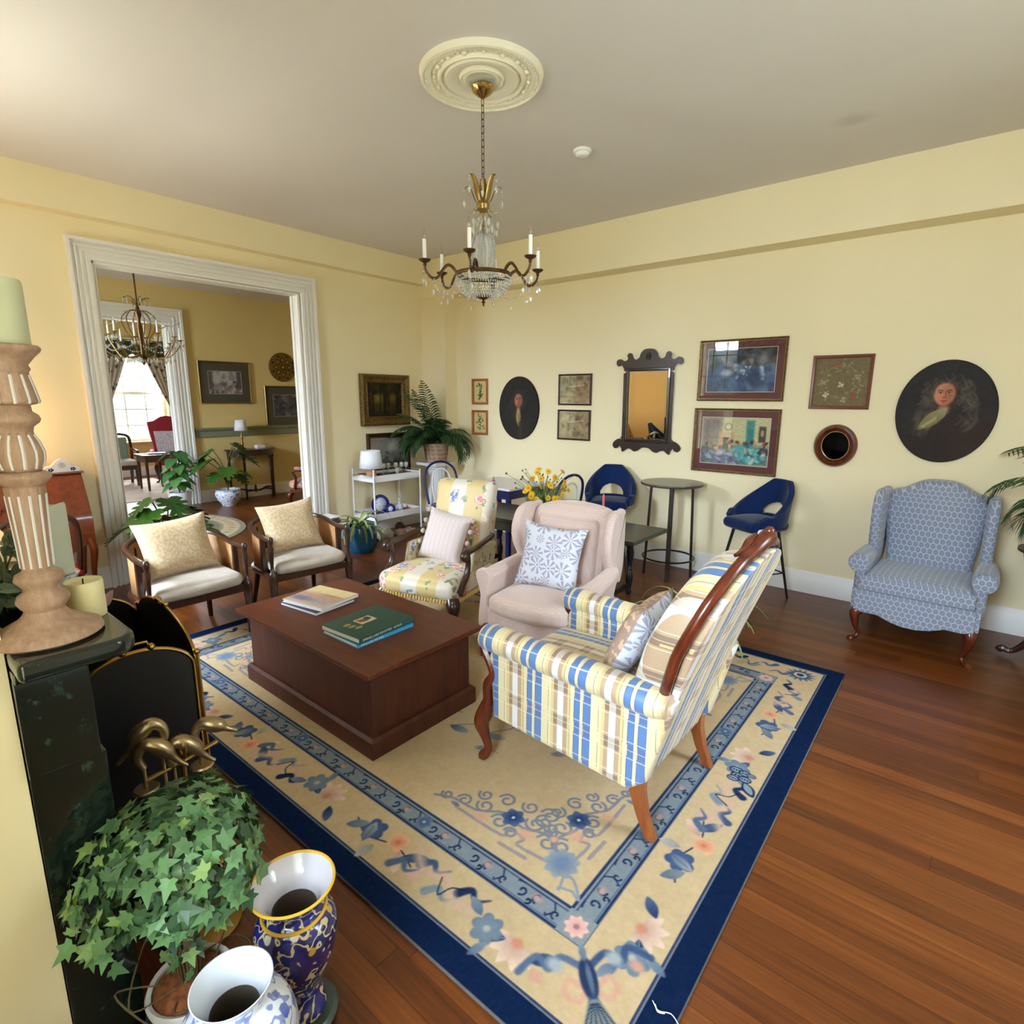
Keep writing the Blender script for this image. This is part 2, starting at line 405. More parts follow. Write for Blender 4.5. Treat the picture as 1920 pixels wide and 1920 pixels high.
# --- honeycomb upholstery of the blue wing chair
def honey(cell, edge, fill, mid):
    def f():
        q = coords(); u = (q[0]+q[1]*.45)/cell; v = (q[2]-q[1]*.85)/cell
        def lat(a, b):
            x = (a.fract()-.5).abs(); y = ((b/1.7320508).fract()-.5).abs()*1.7320508; return x.mx(x*.5+y*.8660254)
        d = lat(u, v).mn(lat(u+.5, v+.8660254))
        return mix(sstep(d, .39, .45), mix(sstep(d, .12, .17), mid, fill), edge)
    return f
mat('blue_honeycomb', fn=honey(.038, (172, 178, 192), (124, 132, 152), (132, 141, 160)), rough=.7, sheen=.3, bstr=.2, bump=weave())
mat('pink_damask', fn=lambda: (lambda q: mix(sstep(voro(vec(*q), 62, rand=.15), .2, .5), (220, 196, 184), (208, 182, 170)))(coords()), rough=.75, sheen=.4, bstr=.5, bump=weave(500))
# --- starburst cushion
def starburst(c1, c2, s):
    def f():
        q = coords(); p = vec(q[0], 0., q[2])
        n = V.nt.nodes.new('ShaderNodeTexVoronoi'); n.inputs['Scale'].default_value = s; n.inputs['Randomness'].default_value = .55
        n.voronoi_dimensions = '3D'; V.nt.links.new(p.s, n.inputs['Vector'])
        d = V(n.outputs['Distance']); sp = V.nt.nodes.new('ShaderNodeSeparateXYZ'); V.nt.links.new(n.outputs['Position'], sp.inputs[0])
        a = V.m('ARCTAN2', q[2]-V(sp.outputs[2]), q[0]-V(sp.outputs[0]))
        pet = (a*8).sin().gt(.1)*d.gt(.16)*d.lt(.62)
        return mix(pet.mx(d.lt(.09)), c2, c1)
    return f
mat('starburst_print', fn=starburst((164, 160, 178), (212, 214, 222), 11), rough=.8)
mat('beige_leaf_print', fn=lambda: (lambda q: mix(((noise(vec(*q), 30, 3)*14).sin()).gt(.1), (206, 178, 150), (168, 140, 122)))(coords()), rough=.8)
# --- floral chintz with wide yellow and ivory stripes
def wcol(p, s):
    n = V.nt.nodes.new('ShaderNodeTexVoronoi'); n.inputs['Scale'].default_value = s; n.inputs['Randomness'].default_value = .9
    V.nt.links.new(p.s, n.inputs['Vector']); sp = V.nt.nodes.new('ShaderNodeSeparateColor'); V.nt.links.new(n.outputs['Color'], sp.inputs[0]); return V(sp.outputs[0])
def floral_fix(iu, bg=((232, 208, 132), (238, 226, 200)), s=6.5, cut=.22):
    def f():
        q = coords(); dx = noise(vec(*q), 14, 3, .6)-.5; dz = noise(vec(q[2], q[0], q[1]), 14, 3, .6)-.5
        p = vec(q[0]+dx*.12, q[1]+dz*.06, q[2]+dz*.12); u = ((q[iu]+1.045)/.29).fract(); c = mix(sstep((u-.5).abs(), .2, .26), bg[1], bg[0])
        n2 = noise(vec(*q), 46, 3); d2 = voro(p, s*1.9, rand=1.); c2 = wcol(p, s*1.9); c = mix((1-sstep(d2, .30, .37))*c2.gt(.38), c, mix(sstep(n2, .4, .6), (112, 128, 96), (160, 164, 122)))
        d = voro(p, s, rand=.95); cid = wcol(p, s); fl = ramp(cid, [(0, (204, 124, 118)), (.35, (210, 156, 130)), (.55, (84, 104, 156)), (.68, (224, 176, 162)), (.85, (112, 126, 150))], True)
        fl = mix(sstep(n2, .44, .6), fl, (240, 224, 208)); return mix((1-sstep(d, .36, .42))*cid.gt(cut), c, fl)
    return f
mat('floral_chintz', fn=floral_fix(0, ((204, 180, 120), (214, 203, 184)), 7.2, .0), rough=.5, sheen=.2)
mat('floral_dense', fn=floral_fix(0, ((206, 190, 150), (196, 184, 152)), 9, .0), rough=.6)
mat('gold_fringe', fn=lambda: (lambda q: mix(((q[0]+q[1])*420).sin().gt(0), (196, 160, 84), (226, 196, 120)))(coords()), rough=.7)
mat('pink_floral_print', fn=floral_fix(0, ((206, 132, 124), (212, 150, 140)), 12, .3), rough=.7)
mat('blue_velvet', (6, 32, 78), rough=.8, sheen=.18, spec=.15)
mat('black_metal', (26, 24, 26), rough=.4, metal=.3)
mat('dark_bronze', (50, 40, 34), rough=.35, metal=.6)
mat('table_top_grey', fn=mottled((86, 80, 72), (70, 66, 60), 6), rough=.25)
mat('brass', (178, 146, 84), rough=.22, metal=1.)
mat('old_brass', (150, 118, 66), rough=.35, metal=1.)
mat('brushed_duck_brass', (168, 146, 110), rough=.33, metal=.9)
mat('bronze_brown', (96, 70, 44), rough=.4, metal=.8)
mat('black_mesh', (10, 10, 10), rough=.5)
mat('navy_paint', (18, 22, 84), rough=.35)
mat('white_paint', (232, 230, 232), rough=.4)
mat('marble_dark', fn=lambda: (lambda q: mix(sstep(noise(vec(*q), 22, 6, .7), .55, .75)*.7, (16, 26, 22), (58, 82, 70)))(coords()), rough=.12, coat=.4)
mat('firebox_black', (9, 9, 9), rough=.8)
mat('candle_green', (204, 208, 178), rough=.45, sss=.5)
mat('candle_ivory', (226, 218, 172), rough=.45, sss=.5)
mat('candle_grey', (196, 202, 186), rough=.5, sss=.4)
mat('bulb_white', (245, 243, 236), rough=.4)
mat('wick', (40, 34, 30), rough=.9)
glassmat('clear_glass', (250, 252, 250), .10)
glassmat('picture_glass', (255, 255, 255), .0, .01)
glassmat('crystal', (236, 238, 232), .30, .08, body=.42)
glassmat('window_glass', (248, 252, 252), .03)
mat('mirror_glass', (235, 228, 205), rough=.015, metal=1.)
mat('mirror_dark', (120, 118, 112), rough=.03, metal=1.)
mat('gilt', (156, 128, 74), rough=.35, metal=.85)
mat('gilt_dark', fn=mottled((128, 100, 48), (88, 66, 30), 40), rough=.45, metal=.5)
mat('mat_burgundy', (92, 44, 44), rough=.7)
mat('mat_green_grey', (78, 78, 66), rough=.8)
mat('mat_cream', (216, 204, 180), rough=.8)
mat('frame_red_brown', (112, 58, 34), rough=.35)
mat('frame_orange_wood', (166, 96, 44), rough=.4)
mat('frame_dark', (50, 26, 22), rough=.35)
mat('frame_black_red', (40, 26, 24), rough=.3, coat=.3)
def leafmat(name, c1, c2, rough=.45, tr=.2):
    m = mat(name, rough=rough, fn=lambda: (lambda r: mix(r, c1, c2))(isl()))
    return m
def isl():
    g = V.nt.nodes.new('ShaderNodeNewGeometry'); return V(g.outputs['Random Per Island'])
leafmat('leaf_ivy', (38, 70, 42), (104, 146, 92)); leafmat('leaf_ivy_light', (120, 150, 70), (150, 180, 120))
leafmat('leaf_palm', (22, 52, 26), (50, 84, 42)); leafmat('leaf_monstera', (24, 62, 20), (64, 108, 36), .3)
leafmat('leaf_pothos', (40, 66, 40), (92, 118, 78)); leafmat('leaf_spider', (90, 116, 58), (160, 172, 110))
leafmat('leaf_dieff', (52, 100, 48), (96, 146, 78))
mat('stem_green', (96, 110, 58), rough=.6); mat('stem_brown', (98, 84, 56), rough=.7); mat('soil', (52, 36, 26), rough=.95)
mat('coir', fn=mottled((156, 92, 52), (110, 62, 34), 60, 6), rough=.95)
mat('petal_yellow', (232, 190, 30), rough=.5); mat('petal_centre', (214, 130, 20), rough=.7); mat('petal_pink', (222, 176, 160), rough=.6); mat('petal_red', (168, 52, 64), rough=.6)
mat('bud_dark', (72, 60, 44), rough=.7)
mat('terracotta_pale', fn=lambda: (lambda q: mix(((q[0]*60+q[2]*60).sin()*(q[0]*60-q[2]*60).sin()).gt(.1)*.5, (176, 146, 122), (126, 90, 72)))(coords()), rough=.8)
mat('teal_glaze', (10, 84, 116), rough=.15, coat=.5)
mat('pot_white', (226, 226, 232), rough=.35)
def f_bw(s, bg=(224, 228, 238), c=(44, 62, 150)):
    def f():
        q = coords(); p = vec(*q); a = noise(p, s, 2, .5); fl = voro(p, s*1.3, rand=.8)
        line = 1-sstep(((a*5).fract()-.5).abs(), .06, .12); blot = (1-sstep(fl+noise(p, s*5, 2)*.2, .34, .40))*wcol(p, s*1.3).gt(.35)
        return mix((line*.8).mx(blot), bg, mix(noise(p, s*3, 2), c, (120, 140, 206)))
    return f
mat('blue_white_glaze', fn=f_bw(15), rough=.12, coat=.5)
mat('blue_white_small', fn=f_bw(30), rough=.15, coat=.5)
def f_maj():
    q = coords(); p = vec(*q); a = noise(p, 16, 2, .5); z = q[2]; k = ((a*7).fract()); cid = wcol(p, 22); d = voro(p, 22, rand=.8)+noise(p, 70, 2)*.2
    c = mix(cid.gt(.55), (30, 34, 96), (38, 42, 118))
    c = mix((1-sstep((k-.5).abs(), .09, .14)), c, (206, 190, 140)); c = mix((1-sstep(d, .30, .36))*cid.gt(.3), c, ramp(cid, [(0, (196, 156, 60)), (.5, (226, 220, 200)), (.7, (110, 112, 70)), (.85, (190, 150, 70))], True))
    return c
mat('majolica', fn=f_maj, rough=.12, coat=.6)
mat('glaze_white', (206, 202, 206), rough=.12, coat=.5)
mat('glaze_white_worn', fn=lambda: (lambda q: mix(sstep(noise(vec(q[0]*3, q[1], q[2]), 14, 4), .64, .72), (204, 208, 214), (150, 120, 72)))(coords()), rough=.15, coat=.4)
mat('rim_yellow', (224, 176, 58), rough=.2); mat('vase_inside', (92, 80, 68), rough=.7)
mat('green_stone', (58, 72, 62), rough=.3)
mat('lamp_shade_white', (236, 238, 246), rough=.8, emit=(226, 234, 255), es=.0)
mat('navy_glaze', (20, 24, 110), rough=.15, coat=.5)
mat('red_cloth', (150, 30, 42), rough=.8); mat('lace_white', fn=lambda: (lambda q: mix(noise(vec(*q), 60, 2).gt(.5), (226, 222, 230), (186, 178, 196)))(coords()), rough=.8)
mat('sage_fabric', (128, 144, 128), rough=.8)
mat('carpet_beige', fn=mottled((206, 186, 170), (188, 166, 152), 4), rough=.95)
mat('rail_grey_green', (136, 140, 118), rough=.5)
mat('paper_white', (228, 228, 232), rough=.6)
mat('book_green', (38, 74, 68), rough=.4); mat('book_cyan', (44, 150, 196), rough=.35); mat('book_navy', (40, 44, 88), rough=.4); mat('page_edges', (226, 218, 204), rough=.8)
mat('book_text', (206, 206, 190), rough=.6); mat('book_gold', (150, 140, 84), rough=.5)
mat('book_brown', (84, 46, 34), rough=.6); mat('book_red', (150, 54, 44), rough=.5); mat('cork', (186, 132, 92), rough=.8)
mat('plastic_white', (238, 236, 230), rough=.5); mat('bluegrey_line', (70, 80, 110), rough=.8)
mat('taper_red', (206, 92, 88), rough=.4)
mat('stained_amber', (240, 170, 70), rough=.4, emit=(255, 150, 50), es=4.)
mat('warm_shade', (250, 220, 160), rough=.6, emit=(255, 196, 120), es=5.)
mat('white_thread', (230, 232, 236), rough=.8)
# ------------------------------------------------------------------ painted surfaces: colours computed on a grid
def vnoise(X, Y, s, seed=0, octv=3):
    out = np.zeros_like(X, float); amp = 1.; tot = 0
    for o in range(octv):
        x = X*s+seed*13.7+o*5.1; y = Y*s+seed*7.3+o*9.2; xi = np.floor(x); yi = np.floor(y); fx = x-xi; fy = y-yi
        fx = fx*fx*(3-2*fx); fy = fy*fy*(3-2*fy)
        h = lambda a, b: (np.sin(a*127.1+b*311.7+seed)*43758.5453) % 1.
        v = (h(xi, yi)*(1-fx)+h(xi+1, yi)*fx)*(1-fy)+(h(xi, yi+1)*(1-fx)+h(xi+1, yi+1)*fx)*fy
        out += v*amp; tot += amp; amp *= .5; s *= 2
    return out/tot
class Cv:
    def __init__(s, w, h, nx, ny, col):
        s.w, s.h, s.nx, s.ny = w, h, nx, ny
        s.x = np.linspace(-w/2, w/2, nx+1); s.y = np.linspace(-h/2, h/2, ny+1)
        s.X, s.Y = np.meshgrid(s.x, s.y); s.img = np.zeros((ny+1, nx+1, 3)); s.img[:] = np.array(col, float)
    def win(s, x0, x1, y0, y1):
        i0, i1 = np.searchsorted(s.x, [x0, x1]); j0, j1 = np.searchsorted(s.y, [y0, y1])
        return (slice(max(j0-1, 0), j1+1), slice(max(i0-1, 0), i1+1))
    def put(s, sl, m, col):
        m = np.clip(m, 0, 1)[..., None]; s.img[sl] = s.img[sl]*(1-m)+np.array(col, float)*m
    def ell(s, cx, cy, rx, ry, col, rot=0, soft=.15, a=1., rough=0.):
        R = max(rx, ry)*1.4; sl = s.win(cx-R, cx+R, cy-R, cy+R); x = s.X[sl]-cx; y = s.Y[sl]-cy
        c, n = math.cos(rot), math.sin(rot); d = np.hypot((x*c+y*n)/rx, (-x*n+y*c)/ry)
        if rough: d = d+(vnoise(s.X[sl], s.Y[sl], 2.2/max(rx, ry), 3)-.5)*rough
        s.put(sl, (1+soft-d)/(2*soft)*a, col)
    def rect(s, x0, x1, y0, y1, col, soft=.001, a=1.):
        sl = s.win(x0-soft*2, x1+soft*2, y0-soft*2, y1+soft*2)
        d = np.maximum(np.maximum(x0-s.X[sl], s.X[sl]-x1), np.maximum(y0-s.Y[sl], s.Y[sl]-y1)); s.put(sl, (.5-d/(2*soft))*a, col)
    def stroke(s, pts, w, col, soft=.0015, a=1., taper=False):
        P = np.array([tuple(p)[:2] for p in pts]); W = w*1.2+soft*2; n = len(P)
        sl = s.win(P[:, 0].min()-W, P[:, 0].max()+W, P[:, 1].min()-W, P[:, 1].max()+W); X, Y = s.X[sl], s.Y[sl]
        if X.size == 0: return
        best = np.full(X.shape, 1e9)
        for i in range(n-1):
            a0, b0 = P[i], P[i+1]; d = b0-a0; L = (d**2).sum()+1e-12
            t = np.clip(((X-a0[0])*d[0]+(Y-a0[1])*d[1])/L, 0, 1); q = np.hypot(X-a0[0]-t*d[0], Y-a0[1]-t*d[1])
            ww = w/2 if not taper else w/2*(1-((i+t)/(n-1))*.85)
            best = np.minimum(best, q-ww)
        s.put(sl, (.5-best/(2*soft))*a, col)
    def leaf(s, x, y, ang, L, W, col, tip=None, soft=.003, vein=None):
        sl = s.win(x-L, x+L, y-L, y+L); X = s.X[sl]-x; Y = s.Y[sl]-y; c, n = math.cos(ang), math.sin(ang)
        u = (X*c+Y*n)/L; v = (-X*n+Y*c)
        wd = W/2*np.sin(np.pi*np.clip(u, 0, 1))**.8; d = np.where((u > 0) & (u < 1), np.abs(v)-wd, .1)
        m = np.clip(.5-d/(2*soft), 0, 1)
        if tip is None: s.put(sl, m, col)
        else:
            t = np.clip(u, 0, 1)[..., None]; cc = np.array(col)*(1-t)+np.array(tip)*t; s.img[sl] = s.img[sl]*(1-m[..., None])+cc*m[..., None]
        if vein: s.stroke([(x, y), (x+c*L*.8, y+n*L*.8)], .0035, vein)
    def flower(s, x, y, r, n, col, edge, core, rot=0, soft=.003):
        R = r*1.3; sl = s.win(x-R, x+R, y-R, y+R); X = s.X[sl]-x; Y = s.Y[sl]-y; a = np.arctan2(Y, X)+rot; d = np.hypot(X, Y)
        rr = r*(.72+.28*np.abs(np.cos(a*n/2))); m = np.clip(.5-(d-rr)/(2*soft), 0, 1)[..., None]
        t = np.clip(d/r, 0, 1)[..., None]; cc = np.array(col)*(1-t)+np.array(edge)*t
        s.img[sl] = s.img[sl]*(1-m)+cc*m; s.ell(x, y, r*.2, r*.2, core, soft=.3)
    def grain(s, sc_, amt, seed=1):
        s.img += (vnoise(s.X, s.Y, sc_, seed)-.5)[..., None]*amt
    def mesh(s, name, material, parent=None, loc=(0, 0, 0), plane='xz', ellipse=False, thick=0., fn=None):
        X, Y = s.X, s.Y
        img = s.img
        if ellipse:
            u, v = X/(s.w/2), Y/(s.h/2); X2 = u*np.sqrt(1-v*v/2)*s.w/2; Y2 = v*np.sqrt(1-u*u/2)*s.h/2
            ii = np.clip(((X2/s.w+.5)*s.nx).round().astype(int), 0, s.nx); jj = np.clip(((Y2/s.h+.5)*s.ny).round().astype(int), 0, s.ny)
            img = s.img[jj, ii]; X, Y = X2, Y2
        z = np.zeros_like(X)
        if fn is not None: z = fn(X, Y)
        co = np.stack([X, z-0*X, Y], -1) if plane == 'xz' else np.stack([X, Y, z], -1)
        nv = (s.nx+1)*(s.ny+1); idx = np.arange(nv).reshape(s.ny+1, s.nx+1)
        q = np.stack([idx[:-1, :-1], idx[:-1, 1:], idx[1:, 1:], idx[1:, :-1]], -1).reshape(-1, 4)
        # skirt down/back to give the sheet its thickness
        b = np.concatenate([idx[0, :], idx[1:, -1], idx[-1, -2::-1], idx[-2:0:-1, 0]])
        cb = co.reshape(-1, 3)[b].copy()
        if plane == 'xz': cb[:, 1] += thick
        else: cb[:, 2] -= thick
        allco = np.concatenate([co.reshape(-1, 3), cb]); nb = len(b); k = nv+np.arange(nb); k2 = np.roll(k, -1); b2 = np.roll(b, -1)
        q2 = np.stack([b, k, k2, b2], -1); Q = np.concatenate([q, q2]) if thick else q
        me = bpy.data.meshes.new(name); me.vertices.add(len(allco)); me.vertices.foreach_set('co', allco.ravel())
        me.loops.add(Q.size); me.loops.foreach_set('vertex_index', Q.ravel().astype(np.int32))
        me.polygons.add(len(Q)); me.polygons.foreach_set('loop_start', np.arange(0, Q.size, 4, dtype=np.int32))
        me.polygons.foreach_set('loop_total', np.full(len(Q), 4, np.int32))
        me.update(calc_edges=True); me.validate()
        at = me.color_attributes.new('pigment', 'FLOAT_COLOR', 'POINT')
        c = np.concatenate([img.reshape(-1, 3), img.reshape(-1, 3)[b]])/255.; c = np.clip(c, 0, 1)
        c = np.where(c <= .04045, c/12.92, ((c+.055)/1.055)**2.4); at.data.foreach_set('color', np.concatenate([c, np.ones((len(c), 1))], 1).ravel())
        me.materials.append(MATS[material]); o = bpy.data.objects.new(name, me); COL.objects.link(o)
        o.location = loc
        if parent: o.parent = parent
        return o
def f_pig():
    n = V.nt.nodes.new('ShaderNodeVertexColor'); n.layer_name = 'pigment'; return V(n.outputs[0])
mat('oil_paint', fn=f_pig, rough=.6, spec=.2); mat('print_paper', fn=f_pig, rough=.7); mat('rug_wool', fn=f_pig, rough=1., spec=.03)
def add_pile():
    m = MATS['rug_wool']; V.nt = m.node_tree; q = coords(); h = noise(vec(*q), 420, 2)+noise(vec(*q), 12, 2)*.8
    b = m.node_tree.nodes['Principled BSDF']; bn = V.nt.nodes.new('ShaderNodeBump'); bn.inputs['Strength'].default_value = .5; bn.inputs['Distance'].default_value = .004
    V.nt.links.new(h.s, bn.inputs['Height']); V.nt.links.new(bn.outputs[0], b.inputs['Normal'])
add_pile()
# ------------------------------------------------------------------ the room shell
def wall_x(name, x0, x1, y0, y1, mt, holes=(), z1=H+.06):
    # wall standing across x (x0..x1 thick), running along y, with openings (ya, yb, za, zb)
    m = M(); ys = sorted({y0, y1, *[h[0] for h in holes], *[h[1] for h in holes]})
    for a, b in zip(ys, ys[1:]):
        hs = [h for h in holes if h[0] <= a+1e-6 and h[1] >= b-1e-6]; z = 0
        for h in sorted(hs, key=lambda h: h[2]):
            if h[2] > z+1e-4: m.span((x0, a, z), (x1, b, h[2]))
            z = h[3]
        m.span((x0, a, z), (x1, b, z1))
    return struct(name, m, mt, smooth=False)
def wall_y(name, y0, y1, x0, x1, mt, holes=(), z1=H+.06):
    m = M(); xs = sorted({x0, x1, *[h[0] for h in holes], *[h[1] for h in holes]})
    for a, b in zip(xs, xs[1:]):
        hs = [h for h in holes if h[0] <= a+1e-6 and h[1] >= b-1e-6]; z = 0
        for h in sorted(hs, key=lambda h: h[2]):
            if h[2] > z+1e-4: m.span((a, y0, z), (b, y1, h[2]))
            z = h[3]
        m.span((a, y0, z), (b, y1, z1))
    return struct(name, m, mt, smooth=False)
m = M(); m.span((-8.5, NY-.4, -.1), (FX+.4, WY+2.2, 0)); struct('floor', m, 'floor_boards', smooth=False)
m = M(); m.span((LX-.155, NY-.4, H), (FX+.4, WY+.3, H+.1)); struct('ceiling', m, 'ceiling_paint', smooth=False)
R2H = 3.215
m = M(); m.span((-8.5, NY-.4, R2H), (LX-.155, WY+2.2, R2H+.1)); struct('ceiling_rear_rooms', m, 'ceiling_paint', smooth=False)
OY0, OY1, OZ = -3.483, -1.645, 2.725
wall_y('wall_right', WY, WY+.3, LX-.0, FX+.4, 'wall_paint')
wall_x('wall_left', LX-.155, LX, NY-.4, WY+.3, 'wall_paint', [(OY0-.0, OY1, 0, OZ)])
wall_y('wall_near', NY-.4, NY, LX-.0, FX+.4, 'wall_paint', [(a, b, c, d) for a, b, c, d in WINS])
wall_x('wall_far_right', FX, FX+.4, NY-.0, WY, 'wall_paint', [(-2.95, -1.85, .55, 2.85)])
# shallow beams under the ceiling and the corner pilaster
m = M(); m.span((0, 0, 2.87), (FX, WY, H)); struct('trim_1', m, 'wall_paint', smooth=False)
m = M(); m.span((LX, NY, 3.03), (0, 0.0, H)); struct('trim_2', m, 'wall_paint', smooth=False)
m = M(); m.span((LX, .035, 0), (.29, WY, 2.87)); m.span((LX, .0, 2.87), (0, WY, H)); struct('trim_3', m, 'wall_paint', smooth=False)
# chimney breast with its corner bead
m = M(); m.span((2.45, NY, 0), (4.155, -4.87, H)); struct('wall_chimney', m, 'wall_paint', smooth=False)
m = M(); m.span((4.155, -5.02, 0), (4.20, -4.865, .155)); m.span((4.155, NY, 0), (4.175, -4.87, .15)); struct('baseboard_chimney', m, 'white_trim', bevel=.004)
def base_profile(h=.19, d=.022):
    return [(0, 0), (d, 0), (d, h-.045), (d-.006, h-.035), (d-.006, h-.02), (d*.35, h), (0, h)]
def baseboard(name, segs, mt='white_trim', h=.19):
    m = M()
    for ax, a, b, w, sg in segs:   # ax 'x': runs along x at y=w, sticking out by sg; 'y': runs along y at x=w
        pr = base_profile(h)
        if ax == 'x': m.prism([(w+sg*p, z) for p, z in pr], a, b, axis=0)
        else: m.prism([(w+sg*p, z) for p, z in pr], a, b, axis=1)
    return struct(name, m, mt)
baseboard('baseboard_right', [('x', .29, FX, WY, -1)])
baseboard('baseboard_pilaster', [('x', LX, .29, .035, -1), ('y', .013, WY, .29, 1)])
baseboard('baseboard_left', [('y', -1.487, .013, LX, 1), ('y', NY, -3.642, LX, 1)])
baseboard('baseboard_near', [('x', LX, 2.45, NY, 1), ('x', 4.155, FX, NY, 1)])
baseboard('baseboard_far_right', [('y', NY, WY, FX, -1)])
# fluted casings: a stepped moulding swept round an opening
def casing(name, x, sg, y0, y1, zt, w=.19, k=1.):
    m = M(); pr = [(0, 0), (0, .030), (.030, .034), (.036, .014), (.062, .014), (.066, .036), (.080, .036), (.084, .014), (.108, .014), (.112, .038), (.126, .038), (.130, .016), (.152, .016), (.160, .055), (w, .055), (w, 0)]
    pr = [(u*k, h) for u, h in pr]
    for q0, sy in ((y0, -1), (y1, 1)):
        lo = [[(x+sg*h, q0+sy*u, 0) for u, h in pr], [(x+sg*h, q0+sy*u, zt+u) for u, h in pr]]; m.loft(lo, caps=True)
    lo = [[(x+sg*h, y0-u, zt+u) for u, h in pr], [(x+sg*h, y1+u, zt+u) for u, h in pr]]; m.loft(lo, caps=True)
    return struct(name, m, 'white_trim', sharp=20, weld=False)
def jamb(name, xa, xb, y0, y1, zt):
    m = M(); t = .022; m.span((xa, y0, 0), (xb, y0+t, zt)); m.span((xa, y1-t, 0), (xb, y1, zt)); m.span((xa, y0, zt-t), (xb, y1, zt))
    for a in (xa, xb-.04): m.span((a, y0+t, 0), (a+.04, y0+t+.012, zt-t)); m.span((a, y1-t-.012, 0), (a+.04, y1-t, zt-t))
    return struct(name, m, 'white_trim', bevel=.003)
casing('trim_4', LX, 1, OY0, OY1, OZ, k=.83); casing('trim_5', LX-.155, -1, OY0, OY1, OZ, k=.83); jamb('trim_6', LX-.155, LX, OY0, OY1, OZ)
# middle room
RX = -3.78
wall_x('wall_middle_room', RX-.16, RX, NY-.4, WY+2.2, 'wall_paint_gold', [(-3.45, OY1, 0, 2.71)])
casing('trim_7', RX, 1, -3.45, OY1, 2.71); casing('trim_8', RX-.16, -1, -3.45, OY1, 2.71); jamb('trim_9', RX-.16, RX, -3.45, OY1, 2.71)
wall_y('wall_middle_near', NY-.4, NY, RX, LX-.155, 'wall_paint_gold', [(-2.55, -1.45, .55, 2.85)])
wall_y('wall_middle_back', WY+1.9, WY+2.2, -8.5, LX-.155, 'wall_paint_gold')
m = M(); m.span((LX-.155, WY+.3, 0), (LX-.0, WY+2.2, H)); struct('wall_middle_side', m, 'wall_paint_gold', smooth=False)
m = M(); m.span((LX-.17, NY, 0), (LX-.155, OY0-.157, R2H)); m.span((LX-.17, OY1+.157, 0), (LX-.155, WY+.3, R2H)); m.span((LX-.17, OY0-.157, OZ+.157), (LX-.155, OY1+.157, R2H)); struct('wall_middle_rear_face', m, 'wall_paint_gold', smooth=False)
baseboard('baseboard_middle', [('y', -1.43, WY+1.9, RX, 1), ('y', NY, -3.64, RX, 1)])
m = M(); pr = [(0, 1.02), (.014, 1.02), (.018, 1.045), (.014, 1.05), (.014, 1.11), (.03, 1.125), (.045, 1.15), (.045, 1.17), (0, 1.17)]
m.prism([(RX+p, z) for p, z in pr], -1.43, WY+1.9, axis=1); struct('trim_10', m, 'rail_grey_green')
# far room with its curtained window
KX = -8.0
wall_x('wall_far_room', KX-.3, KX, NY-.4, WY+2.2, 'wall_paint_gold', [(-1.42, -.3, .72, 2.7)])
wall_y('wall_far_room_near', NY-.4, NY, KX, RX-.16, 'wall_paint_gold', [(-6.15, -5.05, .55, 2.85)])
baseboard('baseboard_far_room', [('y', NY, WY+1.9, KX, 1)])
def window_y(name, x, ya, yb, za, zb, sg, cols=3, rows=6):
    # window in a wall across x: sashes, glazing bars, panes, casing
    m = M(); d = .04
    for p in ((ya, za, yb, za+.06), (ya, zb-.05, yb, zb), (ya, za, ya+.05, zb), (yb-.05, za, yb, zb), (ya, (za+zb)/2-.025, yb, (za+zb)/2+.025)): m.span((x-d/2, p[0], p[1]), (x+d/2, p[2], p[3]))
    for i in range(1, cols): y = lerp(ya, yb, i/cols); m.span((x-.01, y-.009, za), (x+.01, y+.009, zb))
    for i in range(1, rows): z = lerp(za, zb, i/rows); m.span((x-.01, ya, z-.009), (x+.01, yb, z+.009))
    f = struct(name, m, 'white_trim', smooth=False)
    g = M(); g.span((x-.003, ya+.02, za+.02), (x+.003, yb-.02, zb-.02)); g.build('window_pane', 'window_glass', f, smooth=False)
    c = M(); w = .11; t = .025; xx = x+sg*.15
    for p in ((ya-w, za, ya, zb+w), (yb, za, yb+w, zb+w), (ya, zb, yb, zb+w)): c.span((xx, p[0], p[1]), (xx+sg*t, p[2], p[3]))
    c.span((xx-.0, ya-w-.02, za-.03), (xx+sg*.07, yb+w+.02, za)); c.build('window_casing', 'white_trim', f, bevel=.003); return f
def window_x(name, y, xa, xb, za, zb, sg):
    m = M(); d = .04
    for p in ((xa, za, xb, za+.06), (xa, zb-.05, xb, zb), (xa, za, xa+.05, zb), (xb-.05, za, xb, zb), (xa, (za+zb)/2-.025, xb, (za+zb)/2+.025)): m.span((p[0], y-d/2, p[1]), (p[2], y+d/2, p[3]))
    for i in (1, 2): x = lerp(xa, xb, i/3); m.span((x-.009, y-.01, za), (x+.009, y+.01, zb))
    for i in range(1, 6): z = lerp(za, zb, i/6); m.span((xa, y-.01, z-.009), (xb, y+.01, z+.009))
    f = struct(name, m, 'white_trim', smooth=False)
    g = M(); g.span((xa+.02, y-.003, za+.02), (xb-.02, y+.003, zb-.02)); g.build('window_pane', 'window_glass', f, smooth=False)
    c = M(); w = .11; t = .025; yy = y+sg*.15
    for p in ((xa-w, za, xa, zb+w), (xb, za, xb+w, zb+w), (xa, zb, xb, zb+w)): c.span((p[0], yy, p[1]), (p[2], yy+sg*t, p[3]))
    c.build('window_casing', 'white_trim', f, bevel=.003); return f
window_y('window_1', KX-.15, -1.42, -.3, .72, 2.7, 1)
for i, (a, b, c_, d_) in enumerate(WINS): window_x('window_%d' % (i+2), NY-.15, a, b, c_, d_, 1)
window_y('window_4', FX+.15, -2.95, -1.85, .55, 2.85, -1)
window_x('window_5', NY-.15, -2.55, -1.45, .55, 2.85, 1)
window_x('window_6', NY-.15, -6.15, -5.05, .55, 2.85, 1)

